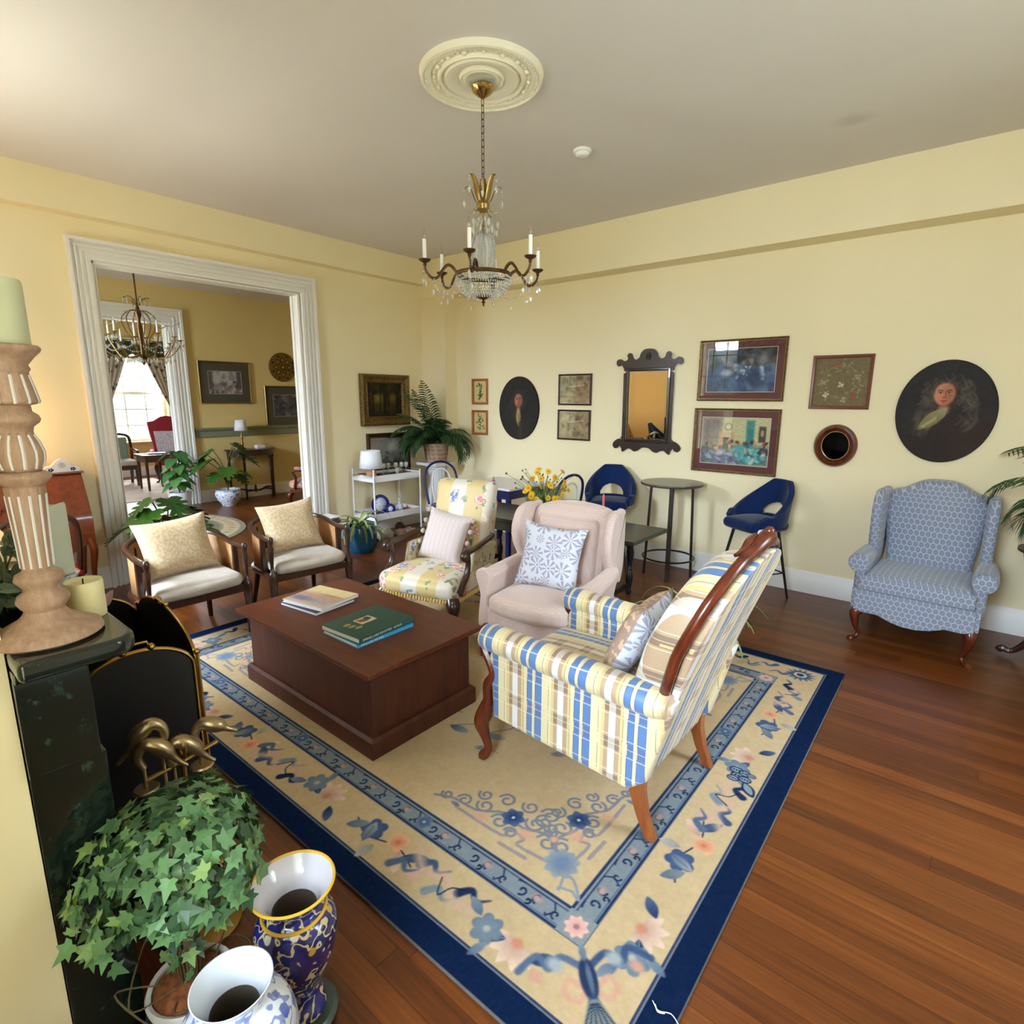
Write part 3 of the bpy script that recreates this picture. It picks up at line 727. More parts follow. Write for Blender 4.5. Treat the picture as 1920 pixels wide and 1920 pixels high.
# ------------------------------------------------------------------ the big rug
def make_rug():
    LW, LH = 3.67, 2.822; c = Cv(LW, LH, 900, 692, (186, 162, 124))
    hx, hy = LW/2, LH/2
    NV, DB, SB, GR, PK, PE, TP = (14, 29, 58), (30, 44, 76), (82, 98, 122), (118, 130, 138), (172, 136, 120), (184, 122, 94), (168, 146, 120)
    c.grain(1.2, 14, 2); c.grain(30, 8, 5)
    for nm, d0, d1, col in (('n', 0, .088, NV), ('l', .088, .093, (112, 116, 120)), ('l2', .093, .099, (40, 52, 84))):
        for r in ((-hx, hx, -hy+d0, -hy+d1), (-hx, hx, hy-d1, hy-d0)): c.rect(r[0]+d0, r[1]-d0, r[2], r[3], col)
        for r in ((-hx+d0, -hx+d1, -hy, hy), (hx-d1, hx-d0, -hy, hy)): c.rect(r[0], r[1], -hy+d0, hy-d0, col)
    # scroll band between .31 and .412 from the edge
    a0, a1 = .310, .412
    for (d0, d1, col) in ((a0, a1, (120, 128, 132)), (a0, a0+.009, DB), (a0+.012, a0+.018, SB), (a1-.009, a1, DB), (a1-.024, a1-.018, (46, 60, 92))):
        for r in ((-hx+d0, hx-d0, -hy+d0, -hy+d1), (-hx+d0, hx-d0, hy-d1, hy-d0), (-hx+d0, -hx+d1, -hy+d0, hy-d0), (hx-d1, hx-d0, -hy+d0, hy-d0)): c.rect(*r, col)
    R = random.Random(11)
    def frame(side):
        # returns length and a map (s along, t = distance from edge) -> rug xy
        if side == 0: return LW, lambda s, t: (-hx+s, -hy+t), 0, 1
        if side == 1: return LW, lambda s, t: (hx-s, hy-t), PI, 1
        if side == 2: return LH, lambda s, t: (hx-t, -hy+s), PI/2, 1
        return LH, lambda s, t: (-hx+t, hy-s), -PI/2, 1
    def curl(P, s, t, sg, sz, col, w, turns=1.25):
        pts = []
        for i in range(16):
            u = i/15; a = -PI/2+sg*turns*2*PI*u*.62; r = sz*(1-u*.75); pts.append(P(s+sg*sz*.2+r*math.cos(a), t+r*math.sin(a)))
        c.stroke(pts, w, col)
    for sd in range(4):
        L, P, A, _ = frame(sd); n = int((L-2*a1)/.21); st = (L-2*a1)/n; mid = (a0+a1)/2
        for i in range(n):
            s0 = a1+st*i; s1 = s0+st
            # cartouche line with end curls
            k = .024
            pts = [P(s0+.02, mid+k), P(s0+.05, mid+k+.006), P(s1-.05, mid+k+.006), P(s1-.03, mid), P(s1-.05, mid-k-.006+.0), P(s1-.055, mid-k)]
            c.stroke(pts, .006, DB)
            curl(P, s0+.05, mid-.002, 1, .02, DB, .008); curl(P, s0+.12, mid+.004, -1, .02, DB, .008)
            curl(P, s0+.09, mid-.022, 1, .013, NV, .007); curl(P, s1-.02, mid-.008, -1, .017, DB, .007)
            x, y = P(s0+st*.52, mid+.004); c.ell(x, y, .018, .012, (172, 138, 128), rot=A, soft=.5)
            if i % 4 == 2:
                x, y = P(s0+.0, mid); c.flower(x, y, .036, 6, (60, 76, 110), (96, 112, 136), (150, 160, 170), soft=.006)
    for sx in (-1, 1):
        for sy in (-1, 1):
            x, y = sx*(hx-(a0+a1)/2), sy*(hy-(a0+a1)/2)
            c.rect(x-.05, x+.05, y-.05, y+.05, (126, 132, 134))
            for k in range(8): c.leaf(x, y, k*PI/4+.2, .042, .026, (196, 140, 134), (216, 176, 160))
            c.ell(x, y, .010, .010, (150, 110, 110))
    # blossoms and leaves strewn in the wide cream border
    def sprig(P0, s, t, A, kind, flip=1, Z=1.24):
        s0_, t0_ = s, t; P = lambda a, b: P0(s0_+(a-s0_)*Z, t0_+(b-t0_)*Z*.95)
        f = lambda a: A+(a if flip > 0 else -a)
        x, y = P(s, t)
        if kind == 0:   # blue blossom, peach blossom, leaves
            c.stroke(spline([(*P(s-.11, t-.01*flip), 0), (*P(s-.03, t+.02*flip), 0), (*P(s+.08, t-.01*flip), 0), (*P(s+.17, t+.015*flip), 0)], 5), .006, DB)
            c.flower(*P(s-.03, t+.01), .055, 5, SB, (58, 76, 116), (226, 220, 200), rot=.3)
            c.flower(*P(s+.07, t-.025*flip), .044, 4, PE, (220, 164, 128), (190, 110, 70), rot=.8)
            for da, ds, dt, ln, cc, tp in ((2.4, -.06, -.02, .07, (120, 128, 122), SB), (-1.9, -.02, .045, .075, SB, (150, 154, 146)), (.9, .10, .0, .07, PK, (212, 184, 156)), (-.6, .12, .01, .08, (50, 68, 100), SB), (1.7, .02, .03, .06, (140, 136, 130), (170, 166, 150))):
                c.leaf(*P(s+ds, t+dt*flip), f(da), ln*1.35, .042, cc, tp, vein=(80, 90, 110) if ln > .07 else None)
            c.ell(*P(s+.19, t+.02*flip), .022, .03, (198, 156, 142), rot=A, soft=.35)
        elif kind == 1:  # pink lily with dark leaves
            for k in range(5): c.leaf(*P(s, t), f(.5+k*.62), .088, .038, PK, (214, 188, 164))
            c.ell(x, y, .016, .016, PE, soft=.5)
            c.leaf(*P(s-.03, t-.01), f(2.7), .09, .038, (34, 50, 84), (70, 90, 120), vein=(120, 130, 150)); c.leaf(*P(s+.05, t-.02), f(-.8), .085, .04, (34, 50, 84), SB)
            c.flower(*P(s-.085, t+.02*flip), .056, 6, GR, (96, 112, 126), (160, 160, 150), rot=1)
            c.leaf(*P(s-.12, t), f(3.6), .08, .036, SB, GR); c.leaf(*P(s-.06, t+.05*flip), f(1.9), .07, .03, GR, SB)
        elif kind == 2:  # ribbon and cloud scrolls
            for k in range(4):
                s0 = s-.13+k*.075; t0 = t+(.03 if k % 2 else -.025)*flip; cc = (SB, (62, 78, 108), GR, DB)[k]
                c.stroke(spline([(*P(s0-.035, t0-.02), 0), (*P(s0-.01, t0+.012), 0), (*P(s0+.02, t0-.008), 0), (*P(s0+.05, t0+.02), 0)], 5), .034, cc, soft=.004, taper=True)
            c.stroke(spline([(*P(s-.13, t+.04*flip), 0), (*P(s-.06, t), 0), (*P(s+.0, t+.03*flip), 0), (*P(s+.07, t-.02*flip), 0), (*P(s+.15, t+.02*flip), 0)], 6), .036, (190, 158, 136), soft=.012, a=.7)
            c.stroke(spline([(*P(s-.01, t+.02*flip), 0), (*P(s+.02, t-.03*flip), 0), (*P(s+.035, t+.01*flip), 0), (*P(s+.07, t+.03*flip), 0)], 6), .005, NV)
    seq = [0, 2, 1, 0, 2, 1]
    for sd in range(4):
        L, P, A, _ = frame(sd); n = max(3, int((L-.55)/.34)); st = (L-.60)/n
        for i in range(n): sprig(P, .30+st*(i+.5), .2, A, seq[(i+sd) % 6], 1 if (i % 2) else -1)
    # outlined butterfly of the right border, and the flower of the far right corner
    x, y = hx-.199, hy-1.386
    for k, (dx, dy, r) in enumerate(((0, 0, .034), (-.02, .035, .03), (.02, .03, .028), (-.015, -.03, .026), (.03, -.012, .028), (.045, .03, .02))):
        c.ell(x+dx, y+dy, r, r*.8, NV, soft=.1); c.ell(x+dx, y+dy, r*.78, r*.58, (128, 140, 152), soft=.15)
        for q in range(3): c.ell(x+dx+(q-1)*r*.4, y+dy, r*.14, r*.2, (28, 40, 66), soft=.3)
    c.leaf(x+.03, y-.03, -.9, .10, .05, NV, NV); c.leaf(x+.035, y-.035, -.9, .08, .032, (128, 140, 152), (128, 140, 152))
    for k in range(14): c.leaf(hx-.21, hy-.19, k*2*PI/14, .085, .022, (38, 54, 88), (96, 110, 130))
    for k in range(7): c.ell(hx-.21+.028*math.cos(k*.9), hy-.19+.028*math.sin(k*.9), .008, .014, (196, 182, 150), rot=k*.9, soft=.3)
    # tassel of the near right corner, pointing outwards along the diagonal
    for sx, sy in ((1, -1), (-1, 1), (-1, -1)):
        ox, oy = sx*(hx-.26), sy*(hy-.26); D = math.atan2(sy, sx)
        Q = lambda a, b: (ox+a*math.cos(D)-b*math.sin(D), oy+a*math.sin(D)+b*math.cos(D))
        for sg in (-1, 1):
            c.stroke(spline([(*Q(-.02, sg*.02), 0), (*Q(-.05, sg*.07), 0), (*Q(-.02, sg*.11), 0), (*Q(-.06, sg*.14), 0), (*Q(-.02, sg*.20), 0)], 6), .022, (SB, (60, 78, 108))[sg > 0], soft=.004, taper=False)
            c.stroke(spline([(*Q(.05, sg*.015), 0), (*Q(.02, sg*.06), 0), (*Q(.06, sg*.075), 0), (*Q(.08, sg*.04), 0), (*Q(.06, sg*.02), 0)], 6), .016, (190, 146, 122), soft=.005)
            c.ell(*Q(-.03, sg*.09), .026, .02, (150, 156, 156), soft=.4); c.ell(*Q(.0, sg*.15), .022, .016, (186, 140, 120), soft=.4)
        c.ell(*Q(.02, 0), .062, .026, (40, 52, 80), rot=D, soft=.12); c.ell(*Q(.02, .004), .045, .008, (84, 98, 116), rot=D, soft=.3)
        c.leaf(*Q(-.03, 0), D+PI, .06, .022, SB, GR); c.ell(*Q(.085, 0), .014, .016, (50, 66, 110), rot=D, soft=.2)
        for k in range(-2, 3): c.stroke([Q(.09, k*.004), Q(.19, k*.026)], .022, (112, 118, 110), soft=.003)
        for k in range(-3, 3): c.stroke([Q(.09, (k+.5)*.004), Q(.19, (k+.5)*.026)], .004, (40, 52, 80))
    # triangular scrollwork in each corner of the field
    for sx in (-1, 1):
        for sy in (-1, 1):
            ox, oy = sx*(hx-a1), sy*(hy-a1)
            T = lambda u, v: (ox-sx*u, oy-sy*v)     # u, v measured inwards from the field corner
            def st_(pts, w=.009, col=(124, 124, 130)): c.stroke(spline([(*T(*p), 0) for p in pts], 4), w*1.4, col)
            for mir in (0, 1):
                S = (lambda p: (p[1], p[0])) if mir else (lambda p: p)
                k = 1. if not mir else .86
                F = lambda p: S((p[0]*k, p[1]))
                st_([F(p) for p in ((.16, .10), (.30, .09), (.30, .13), (.38, .13), (.38, .09), (.62, .09))], .010, (140, 130, 130))
                st_([F(p) for p in ((.24, .06), (.36, .055))], .011, (140, 130, 130))
                for (u, v, r, sg) in ((.22, .17, .045, 1), (.31, .22, .042, -1), (.43, .14, .040, 1), (.53, .17, .038, -1), (.62, .14, .034, 1), (.29, .29, .042, 1), (.38, .28, .036, -1), (.48, .25, .038, 1), (.57, .22, .032, -1), (.36, .12, .028, 1), (.70, .12, .026, -1), (.25, .24, .03, -1)):
                    pts = [F((u+r*(1-t*.7)*math.cos(sg*t*7.5), v+r*(1-t*.7)*math.sin(sg*t*7.5))) for t in [q/14 for q in range(15)]]
                    st_(pts, .008, (116, 120, 130))
                st_([F(p) for p in ((.14, .14), (.24, .20), (.34, .17), (.44, .19), (.54, .13), (.66, .12), (.74, .085))], .009)
                c.leaf(*T(*F((.66, .10))), 0, .05, .02, GR, SB)
                fx, fy = T(*F((.40, .19)))
                for q in range(6): c.leaf(fx, fy, q*PI/3+.3, .052, .040, (30, 48, 88), (92, 108, 134))
                c.ell(fx, fy, .007, .007, (180, 186, 190))
                c.ell(*T(*F((.31, .15))), .03, .022, (198, 150, 122), soft=.5, a=.8); c.ell(*T(*F((.50, .11))), .03, .02, (198, 150, 122), soft=.5, a=.8)
            fx, fy = T(.125, .125)
            for q in range(9): c.leaf(fx, fy, q*2*PI/9, .07, .045, (94, 110, 136), (142, 148, 150))
            c.ell(fx, fy, .02, .02, (104, 120, 146), soft=.4); c.ell(*T(.21, .20), .014, .014, (206, 150, 118), soft=.4)
            for sg in (-1, 1): c.stroke(spline([(*T(.09, .09), 0), (*T(.06+sg*.01, .06-sg*.03), 0), (*T(.035+sg*.04, .035), 0), (*T(.03, .05), 0)], 6), .010, (128, 136, 142))
    # central medallion and scattered sprigs of the field
    for k in range(28):
        a = k*2*PI/28; r = .52+.07*math.sin(5*a); c.leaf(r*1.5*math.cos(a), r*math.sin(a), a+1.2, .12, .05, ((96, 110, 130), (186, 150, 130), (70, 86, 112))[k % 3], (150, 150, 140))
        c.stroke([(r*1.5*math.cos(a), r*math.sin(a)), (r*1.35*math.cos(a+.3), r*.9*math.sin(a+.3))], .007, (110, 112, 120))
    for (x, y) in ((.93, -.36), (.62, -.55), (1.06, .30), (-.95, -.3), (-.9, .35), (.3, .78), (-.3, .75), (1.16, .66), (.98, .48)):
        c.ell(x, y, .030, .017, (112, 118, 126), rot=.5, soft=.4); c.stroke([(x, y), (x+.05, y+.02), (x+.09, y+.015)], .006, (150, 132, 128)); c.ell(x+.07, y-.02, .018, .012, (190, 158, 140), soft=.5)
    c.grain(90, 12, 9)
    o = c.mesh('rug', 'rug_wool', plane='xy', thick=.012)
    rr = .0142; d1 = Vector((math.cos(rr), math.sin(rr), 0)); d2 = Vector((-math.sin(rr), math.cos(rr), 0))
    o.location = Vector((5.145, -1.282, .0135))-d1*hx-d2*hy; o.rotation_euler.z = rr
    tag(o, 'large cream wool rug with navy edge and blue scroll band under the coffee table', 'rug')
make_rug()
m = M(); m.tube(spline([(5.105, -3.80, .0155), (5.13, -3.815, .017), (5.16, -3.80, .0155), (5.19, -3.815, .0155)], 6), .0014, 5); m.tube(spline([(5.115, -3.805, .0155), (5.13, -3.82, .019), (5.145, -3.81, .0155)], 4), .002, 5)
tag(m.build('thread', 'white_thread'), 'short curl of white thread lying on the navy edge of the large rug', 'thread')
# ------------------------------------------------------------------ seating.  Local frames: front is -y, x to the right, z up
def cabriole(h, sx=1, sy=-1, r0=.034, bow=.045):
    k = h/.3
    P = [(0, 0, h), (sx*bow*.5, sy*bow*.5, h*.86), (sx*bow*.55, sy*bow*.6, h*.7), (sx*.01, sy*.012, h*.42), (-sx*.008, -sy*.008, h*.22), (sx*.004, sy*.004, h*.09), (sx*.03, sy*.03, h*.035), (sx*.042, sy*.042, .012)]
    return spline(P, 4), vals([r0*1.15, r0*1.1, r0*.85, r0*.55, r0*.42, r0*.42, r0*.62, r0*.5], 4)
def leg(parent, x, y, h, kind='cab', sx=1, sy=-1, mt='mahogany', r0=.034, bow=.045, name='leg'):
    m = M()
    if kind == 'cab': p, r = cabriole(h, sx, sy, r0, bow); m.tube(p, r, 10)
    else: m.loft([[(a*w+o, b*w+q, z) for a, b in ((-1, -1), (1, -1), (1, 1), (-1, 1))] for w, o, q, z in ((r0*.62, sx*bow, -sy*bow*1.6, 0), (r0*.72, sx*bow*.5, -sy*bow*.7, h*.4), (r0*.85, 0, 0, h))])
    m.map(lambda a, b, c: (a+x, b+y, max(c, 0)))
    return m.build(name, mt, parent, bevel=.004 if kind != 'cab' else 0)
def slab(pts, t, r=.02):
    # upholstered slab: outline pts in xz, thickness t in y with rounded rim
    m = M(); n = len(pts); cx = sum(p[0] for p in pts)/n; cz = sum(p[1] for p in pts)/n
    def inset(d):
        out = []
        for i in range(n):
            a, b, c = pts[i-1], pts[i], pts[(i+1) % n]
            e1 = Vector((b[0]-a[0], b[1]-a[1])); e2 = Vector((c[0]-b[0], c[1]-b[1]))
            e1 = e1.normalized() if e1.length > 1e-9 else e2.normalized(); e2 = e2.normalized() if e2.length > 1e-9 else e1
            nn = Vector((-(e1.y+e2.y), e1.x+e2.x)); nn = nn.normalized() if nn.length > 1e-9 else Vector((-e1.y, e1.x))
            k = max(.5, nn.dot(Vector((-e1.y, e1.x)))); out.append((b[0]+nn.x*d/k, b[1]+nn.y*d/k))
        return out
    loops = []
    for k in range(5): a = PI/2*k/4; loops.append([(p[0], -t/2+r*(1-math.cos(a)), p[1]) for p in inset(r*(1-math.sin(a)))])
    L1 = loops; L2 = [[(p[0], -p[1], p[2]) for p in l] for l in reversed(loops)]
    m.loft(L1+L2); return m
def ccw(pts):
    A = sum(pts[i-1][0]*pts[i][1]-pts[i][0]*pts[i-1][1] for i in range(len(pts))); return pts if A > 0 else pts[::-1]

def blue_wing_chair():
    t = thing('wing_chair', 'grey blue honeycomb upholstered wing chair with camel back below the round portrait', 'chair', (5.40, -.27, 0), math.radians(-2)); t.scale = (.91, 1, 1.01)
    U = 'blue_honeycomb'; W = .74
    top = [(-.33, .90), (-.305, .985), (-.23, 1.01), (-.15, 1.055), (-.08, 1.078), (0, 1.082), (.08, 1.078), (.15, 1.055), (.23, 1.01), (.305, .985), (.33, .90)]
    pts = [(.26, .34), *[(p.x, p.y) for p in reversed(spline([(a, b, 0) for a, b in top], 3))], (-.26, .34)]
    m = slab(ccw(pts), .15, .045)
    m.map(lambda x, y, z: (x, y*1.0+.20+(z-.34)*.16-(.035*(1-(x/.33)**2)*(1 if y < 0 else 0)), z)); m.build('backrest', U, t)
    for s in (-1, 1):
        w = [(-.02, .50), (-.07, .62), (-.10, .76), (-.11, .90), (-.07, .985), (.0, 1.01), (.12, 1.0), (.22, .97), (.24, .60), (.22, .48)]
        m = slab(ccw([(p.x, p.y) for p in spline([(a, b, 0) for a, b in w], 3)]), .075, .03)
        m.map(lambda x, y, z: (s*(.345+y)+s*.02*max(0, -x+.1)*4*.6, x+.07+(z-.5)*.1, z)); m.build('wing', U, t)
        m = M(); m.soft((s*.355, -.03, .42), (.085, .56, .24), .03); m.build('arm_panel', U, t)
        m = M(); prof = [(.03, -.30), (.064, -.295), (.074, -.27), (.074, -.1), (.066, .1), (.05, .22), (.02, .25)]
        m.lathe([(r, z) for r, z in prof], 18); m.rot(PI/2, 'X'); m.map(lambda x, y, z: (x+s*.375, -y*1-.03, z*.9+.535)); m.build('arm_roll', U, t)
    m = M(); m.soft((0, -.09, .425), (.64, .58, .12), .045, (0, .0, .02)); m.soft((0, -.375, .42), (.69, .03, .10), .014); m.build('seat_cushion', U, t)
    ap = [(-.36, .37), (-.36, .225), (-.30, .215), (-.20, .215), (-.12, .185), (-.04, .17), (.04, .17), (.12, .185), (.20, .215), (.30, .215), (.36, .225), (.36, .37)]
    m = M(); m.prism(ap, -.395, -.36); m.span((-.385, -.375, .23), (-.345, .27, .37)); m.span((.345, -.375, .23), (.385, .27, .37)); m.span((-.34, .24, .23), (.34, .27, .37)); m.span((-.34, -.36, .30), (.34, .24, .37)); m.build('seat_rail', U, t, bevel=.008)
    for s in (-1, 1): leg(t, s*.325, -.345, .235, 'cab', s, -1, r0=.036, bow=.04); leg(t, s*.31, .23, .24, 'st', s*0, -1, r0=.03, bow=.03)
    return t
blue_wing_chair()

def pink_wing_chair():
    t = thing('wing_chair', 'pale pink damask wing armchair with a starburst cushion, behind the coffee table', 'chair', (3.575, -2.13, .012), math.radians(8))
    t.scale = (.95, .97, .97)
    U = 'pink_damask'
    tp = [(-.30, .80), (-.285, .92), (-.2, .965), (0, .985), (.2, .965), (.285, .92), (.30, .80)]
    pts = [(.25, .32), *[(p.x, p.y) for p in reversed(spline([(a, b, 0) for a, b in tp], 4))], (-.25, .32)]
    m = slab(ccw(pts), .15, .04); m.map(lambda x, y, z: (x, y+.17+(z-.32)*.17, z)); m.build('backrest', U, t)
    m = M(); m.soft((0, .145, .66), (.46, .10, .46), .04, (0, .02, 0)); m.map(lambda x, y, z: (x, y+(z-.5)*.12, z)); m.build('back_cushion', U, t)
    for s in (-1, 1):
        w = [(.02, .50), (-.02, .60), (-.08, .70), (-.10, .82), (-.05, .93), (.04, .965), (.16, .955), (.22, .93), (.24, .60), (.20, .45)]
        m = slab(ccw([(p.x, p.y) for p in spline([(a, b, 0) for a, b in w], 4)]), .07, .03)
        m.map(lambda x, y, z: (s*(.325+y)+s*.10*max(0, .12-x)*1.2, x+.09+(z-.5)*.08, z)); m.build('wing', U, t)
        # scrolled arm: one padded shell, wide at the front and running back to the wing
        lo = []
        for k in range(9):
            u = k/8; y = lerp(-.33, .16, u); zt = lerp(.575, .60, u)+.035*math.sin(PI*u)*0+.0; cx = .345+.015*math.sin(PI*(1-u)*.5); w = lerp(.060, .045, u)
            sec = [(-w*.75, .20), (-w*.6, .38), (-w*.75, zt-.07), (-w*.95, zt-.03), (-w*.6, zt), (0, zt+.012), (w*.75, zt-.004), (w*1.15, zt-.045), (w*.9, zt-.085), (w*.45, .42), (w*.35, .30), (w*.55, .20)]
            lo.append([(s*(cx+a), y, b) for a, b in [(p.x, p.y) for p in spline([(q[0], q[1], 0) for q in sec], 2)]])
        m = M(); m.loft(lo); m.build('arm', U, t, sharp=60, bevel=.006)
        m = M(); pr = [(.0, .205), (.045, .21), (.04, .33), (.03, .42), (.052, .50), (.066, .54), (.058, .58), (.02, .60), (-.03, .59), (-.052, .55), (-.04, .48), (-.03, .40), (-.035, .3), (-.045, .21)]
        pp = [(p.x, p.y) for p in spline([(a, b, 0) for a, b in pr], 3)]
        m = slab(ccw(pp), .05, .015); m.map(lambda x, y, z: (s*(.355+x), y-.335, z)); m.build('arm_front', U, t)
    m = M(); st = len(m.v); m.soft((0, -.12, .395), (.57, .60, .115), .045, (0, 0, .025)); m.map(lambda x, y, z: (x, y-(.05*(1-(x/.285)**2) if y < -.2 else 0), z)); m.build('seat_cushion', U, t)
    lo = []
    for k in range(13):
        x = lerp(-.36, .36, k/12); q = (x/.36)**2; yb = -.345-.055*(1-q); lo.append([(x, yb, .20), (x, yb, .345), (x, yb+.06, .345), (x, yb+.06, .20)])
    m = M(); m.loft(lo); m.span((-.37, -.3, .21), (-.33, .24, .36)); m.span((.33, -.3, .21), (.37, .24, .36)); m.span((-.33, -.3, .25), (.33, .24, .34)); m.span((-.33, .22, .21), (.33, .26, .36)); m.build('seat_rail', U, t, bevel=.006)
    for s in (-1, 1): leg(t, s*.32, -.33, .215, 'cab', s, -1, 'walnut_dark', .034, .04); leg(t, s*.29, .2, .22, 'st', 0, -1, 'walnut_dark', .03, .03)
    return t
pink_wing_chair()
def cushion(name, label, cat, mt, loc, rz, tilt, w, h, t, group=None, roll=0, trim=None, back=None):
    m = M(); m.pillow((0, 0, 0), w, h, t, pinch=.10)
    o = m.build('cushion_cover' if trim else name, [mt, back] if back else mt, sharp=80)
    if trim:
        e = thing(name, label, cat, loc, rz, group); o.parent = e; [setattr(k, 'parent', e) for k in trim()]
        e.rotation_euler = (tilt, roll, rz); return e
    o.location = loc; o.rotation_euler = (tilt, roll, rz); return tag(o, label, cat, group)
cushion('throw_pillow', 'white and grey starburst cushion leaning in the pale pink wing chair', 'pillow', 'starburst_print', (3.575, -2.20, .655), math.radians(14), math.radians(-16), .43, .43, .13, roll=math.radians(4))

def plaid_chair():
    t = thing('plaid_armchair', 'blue, yellow and white plaid armchair with carved oval wood back, on the rug', 'chair', (4.42, -2.975, .012), math.radians(-90))
    # outer sides
    for s in (-1, 1):
        side = [(-.34, .235), (.33, .20), (.40, .26), (.45, .45), (.49, .60), (-.33, .60), (-.37, .52), (-.355, .42)]
        m = slab(ccw(side), .075, .02); m.map(lambda x, y, z: (s*(.305+y), x, z)); m.build('side_panel', 'plaid_side', t)
        m = M(); L = .80
        sec = [(math.cos(a)*.066, math.sin(a)*.060) for a in [2*PI*i/20 for i in range(20)]]
        lo = [[(s*(.322+a*q), y, b*q+zz) for a, b in sec] for y, q, zz in ((-.40, .55, .605), (-.395, .85, .607), (-.375, 1, .608), (-.2, 1, .604), (.1, 1.0, .598), (.30, .98, .59), (.42, .93, .585), (.47, .7, .585))]
        m.loft(lo); m.build('arm_roll', 'plaid_side', t, sharp=60)
        # carved arm support and front leg
        m = M(); p = spline([(s*.325, -.385, .60), (s*.33, -.40, .555), (s*.335, -.365, .50), (s*.335, -.345, .44), (s*.335, -.375, .38), (s*.335, -.375, .30), (s*.338, -.385, .235)], 4); m.tube(p, vals([.016, .024, .02, .019, .024, .024, .032], 4), 8); m.build('arm_support', 'mahogany', t)
        m = M(); p = spline([(s*.335, -.375, .30), (s*.34, -.39, .24), (s*.345, -.405, .19), (s*.34, -.385, .12), (s*.338, -.372, .07), (s*.345, -.392, .03), (s*.35, -.41, .022)], 5)
        m.tube(p, vals([.026, .038, .036, .022, .019, .024, .018], 5), 10); m.map(lambda x, y, z: (x, y, max(0, z))); m.build('leg', 'mahogany', t)
        m = M(); m.loft([[(s*.285+a*w, y+b*w, z) for a, b in ((-1, -1), (1, -1), (1, 1), (-1, 1))] for w, y, z in ((.019, .415, 0), (.021, .375, .09), (.026, .35, .18), (.028, .35, .26))]); m.build('leg', 'honey_wood', t, bevel=.004)
    m = M(); m.soft((0, -.05, .40), (.53, .66, .17), .05, (0, .02, .03)); m.build('seat_cushion', 'plaid_seat', t)
    m = M(); m.soft((0, -.345, .29), (.60, .05, .13), .02); m.soft((0, .3, .3), (.58, .10, .16), .03); m.span((-.28, -.33, .22), (.28, .32, .33)); m.build('seat_rail', 'plaid_back', t)
    lean = lambda z: .305+(z-.35)*.30+max(0, z-.8)*.12
    # back: oval panel with padded front and taut outside
    oval = [(.27, .50), (.315, .66), (.335, .82), (.30, .98), (.20, 1.075), (0, 1.12), (-.20, 1.075), (-.30, .98), (-.335, .82), (-.315, .66), (-.27, .50)]
    op = [(p.x, p.y) for p in spline([(a, b, 0) for a, b in oval], 4)]
    m = slab(ccw([*op]), .12, .045); m.map(lambda x, y, z: (x*.96, y*(1.3 if y < 0 else .5)+lean(z)+.02-(.03 if y < 0 else 0), .5+(z-.5)*.96)); m.build('backrest', 'plaid_back', t)
    out = [(.26, .21), *[(.27, .40)], *[(a*.97, b) for a, b in op], (-.27, .40), (-.26, .21)]
    m = slab(ccw(out), .03, .008); m.map(lambda x, y, z: (x*(.99), y+lean(z)+.075+.01, z)); m.build('outside_back', 'plaid_back', t)
    fr = [(.285, .54), (.325, .66), (.355, .82), (.325, .985), (.215, 1.095), (.09, 1.135), (0, 1.165), (-.09, 1.135), (-.215, 1.095), (-.325, .985), (-.355, .82), (-.325, .66), (-.285, .54)]
    P = [(p.x, lean(p.z)+.055, p.z) for p in spline([(a, 0, b) for a, b in fr], 5)]
    r = [.020+.010*max(0, 1-abs(q[0])/.16) for q in P]; m = M(); m.tube(P, r, 10)
    f = m.build('back_frame', 'mahogany', t)
    m = M()
    for k in range(-4, 5):
        x = k*.028; z = 1.168-abs(k)*.010; m.sphere((x, lean(z)+.05, z), .022-abs(k)*.002, 10, 6, sy=.9, sz=.9)
    m.sphere((0, lean(1.19)+.05, 1.188), .018, 10, 6)
    for s in (-1, 1): m.tube(spline([(s*.03, lean(1.15)+.03, 1.17), (s*.08, lean(1.15)+.025, 1.158), (s*.13, lean(1.13)+.03, 1.135), (s*.17, lean(1.1)+.03, 1.125)], 4), vals([.012, .016, .012, .006], 4), 8)
    m.build('crest_carving', 'mahogany', f)
    return t
plaid_chair()
cushion('throw_pillow', 'starburst cushion with tan leaf-print back inside the plaid armchair', 'pillow', 'beige_leaf_print', (4.595, -2.985, .675), math.radians(-84), math.radians(-25), .36, .40, .13, back='starburst_print')

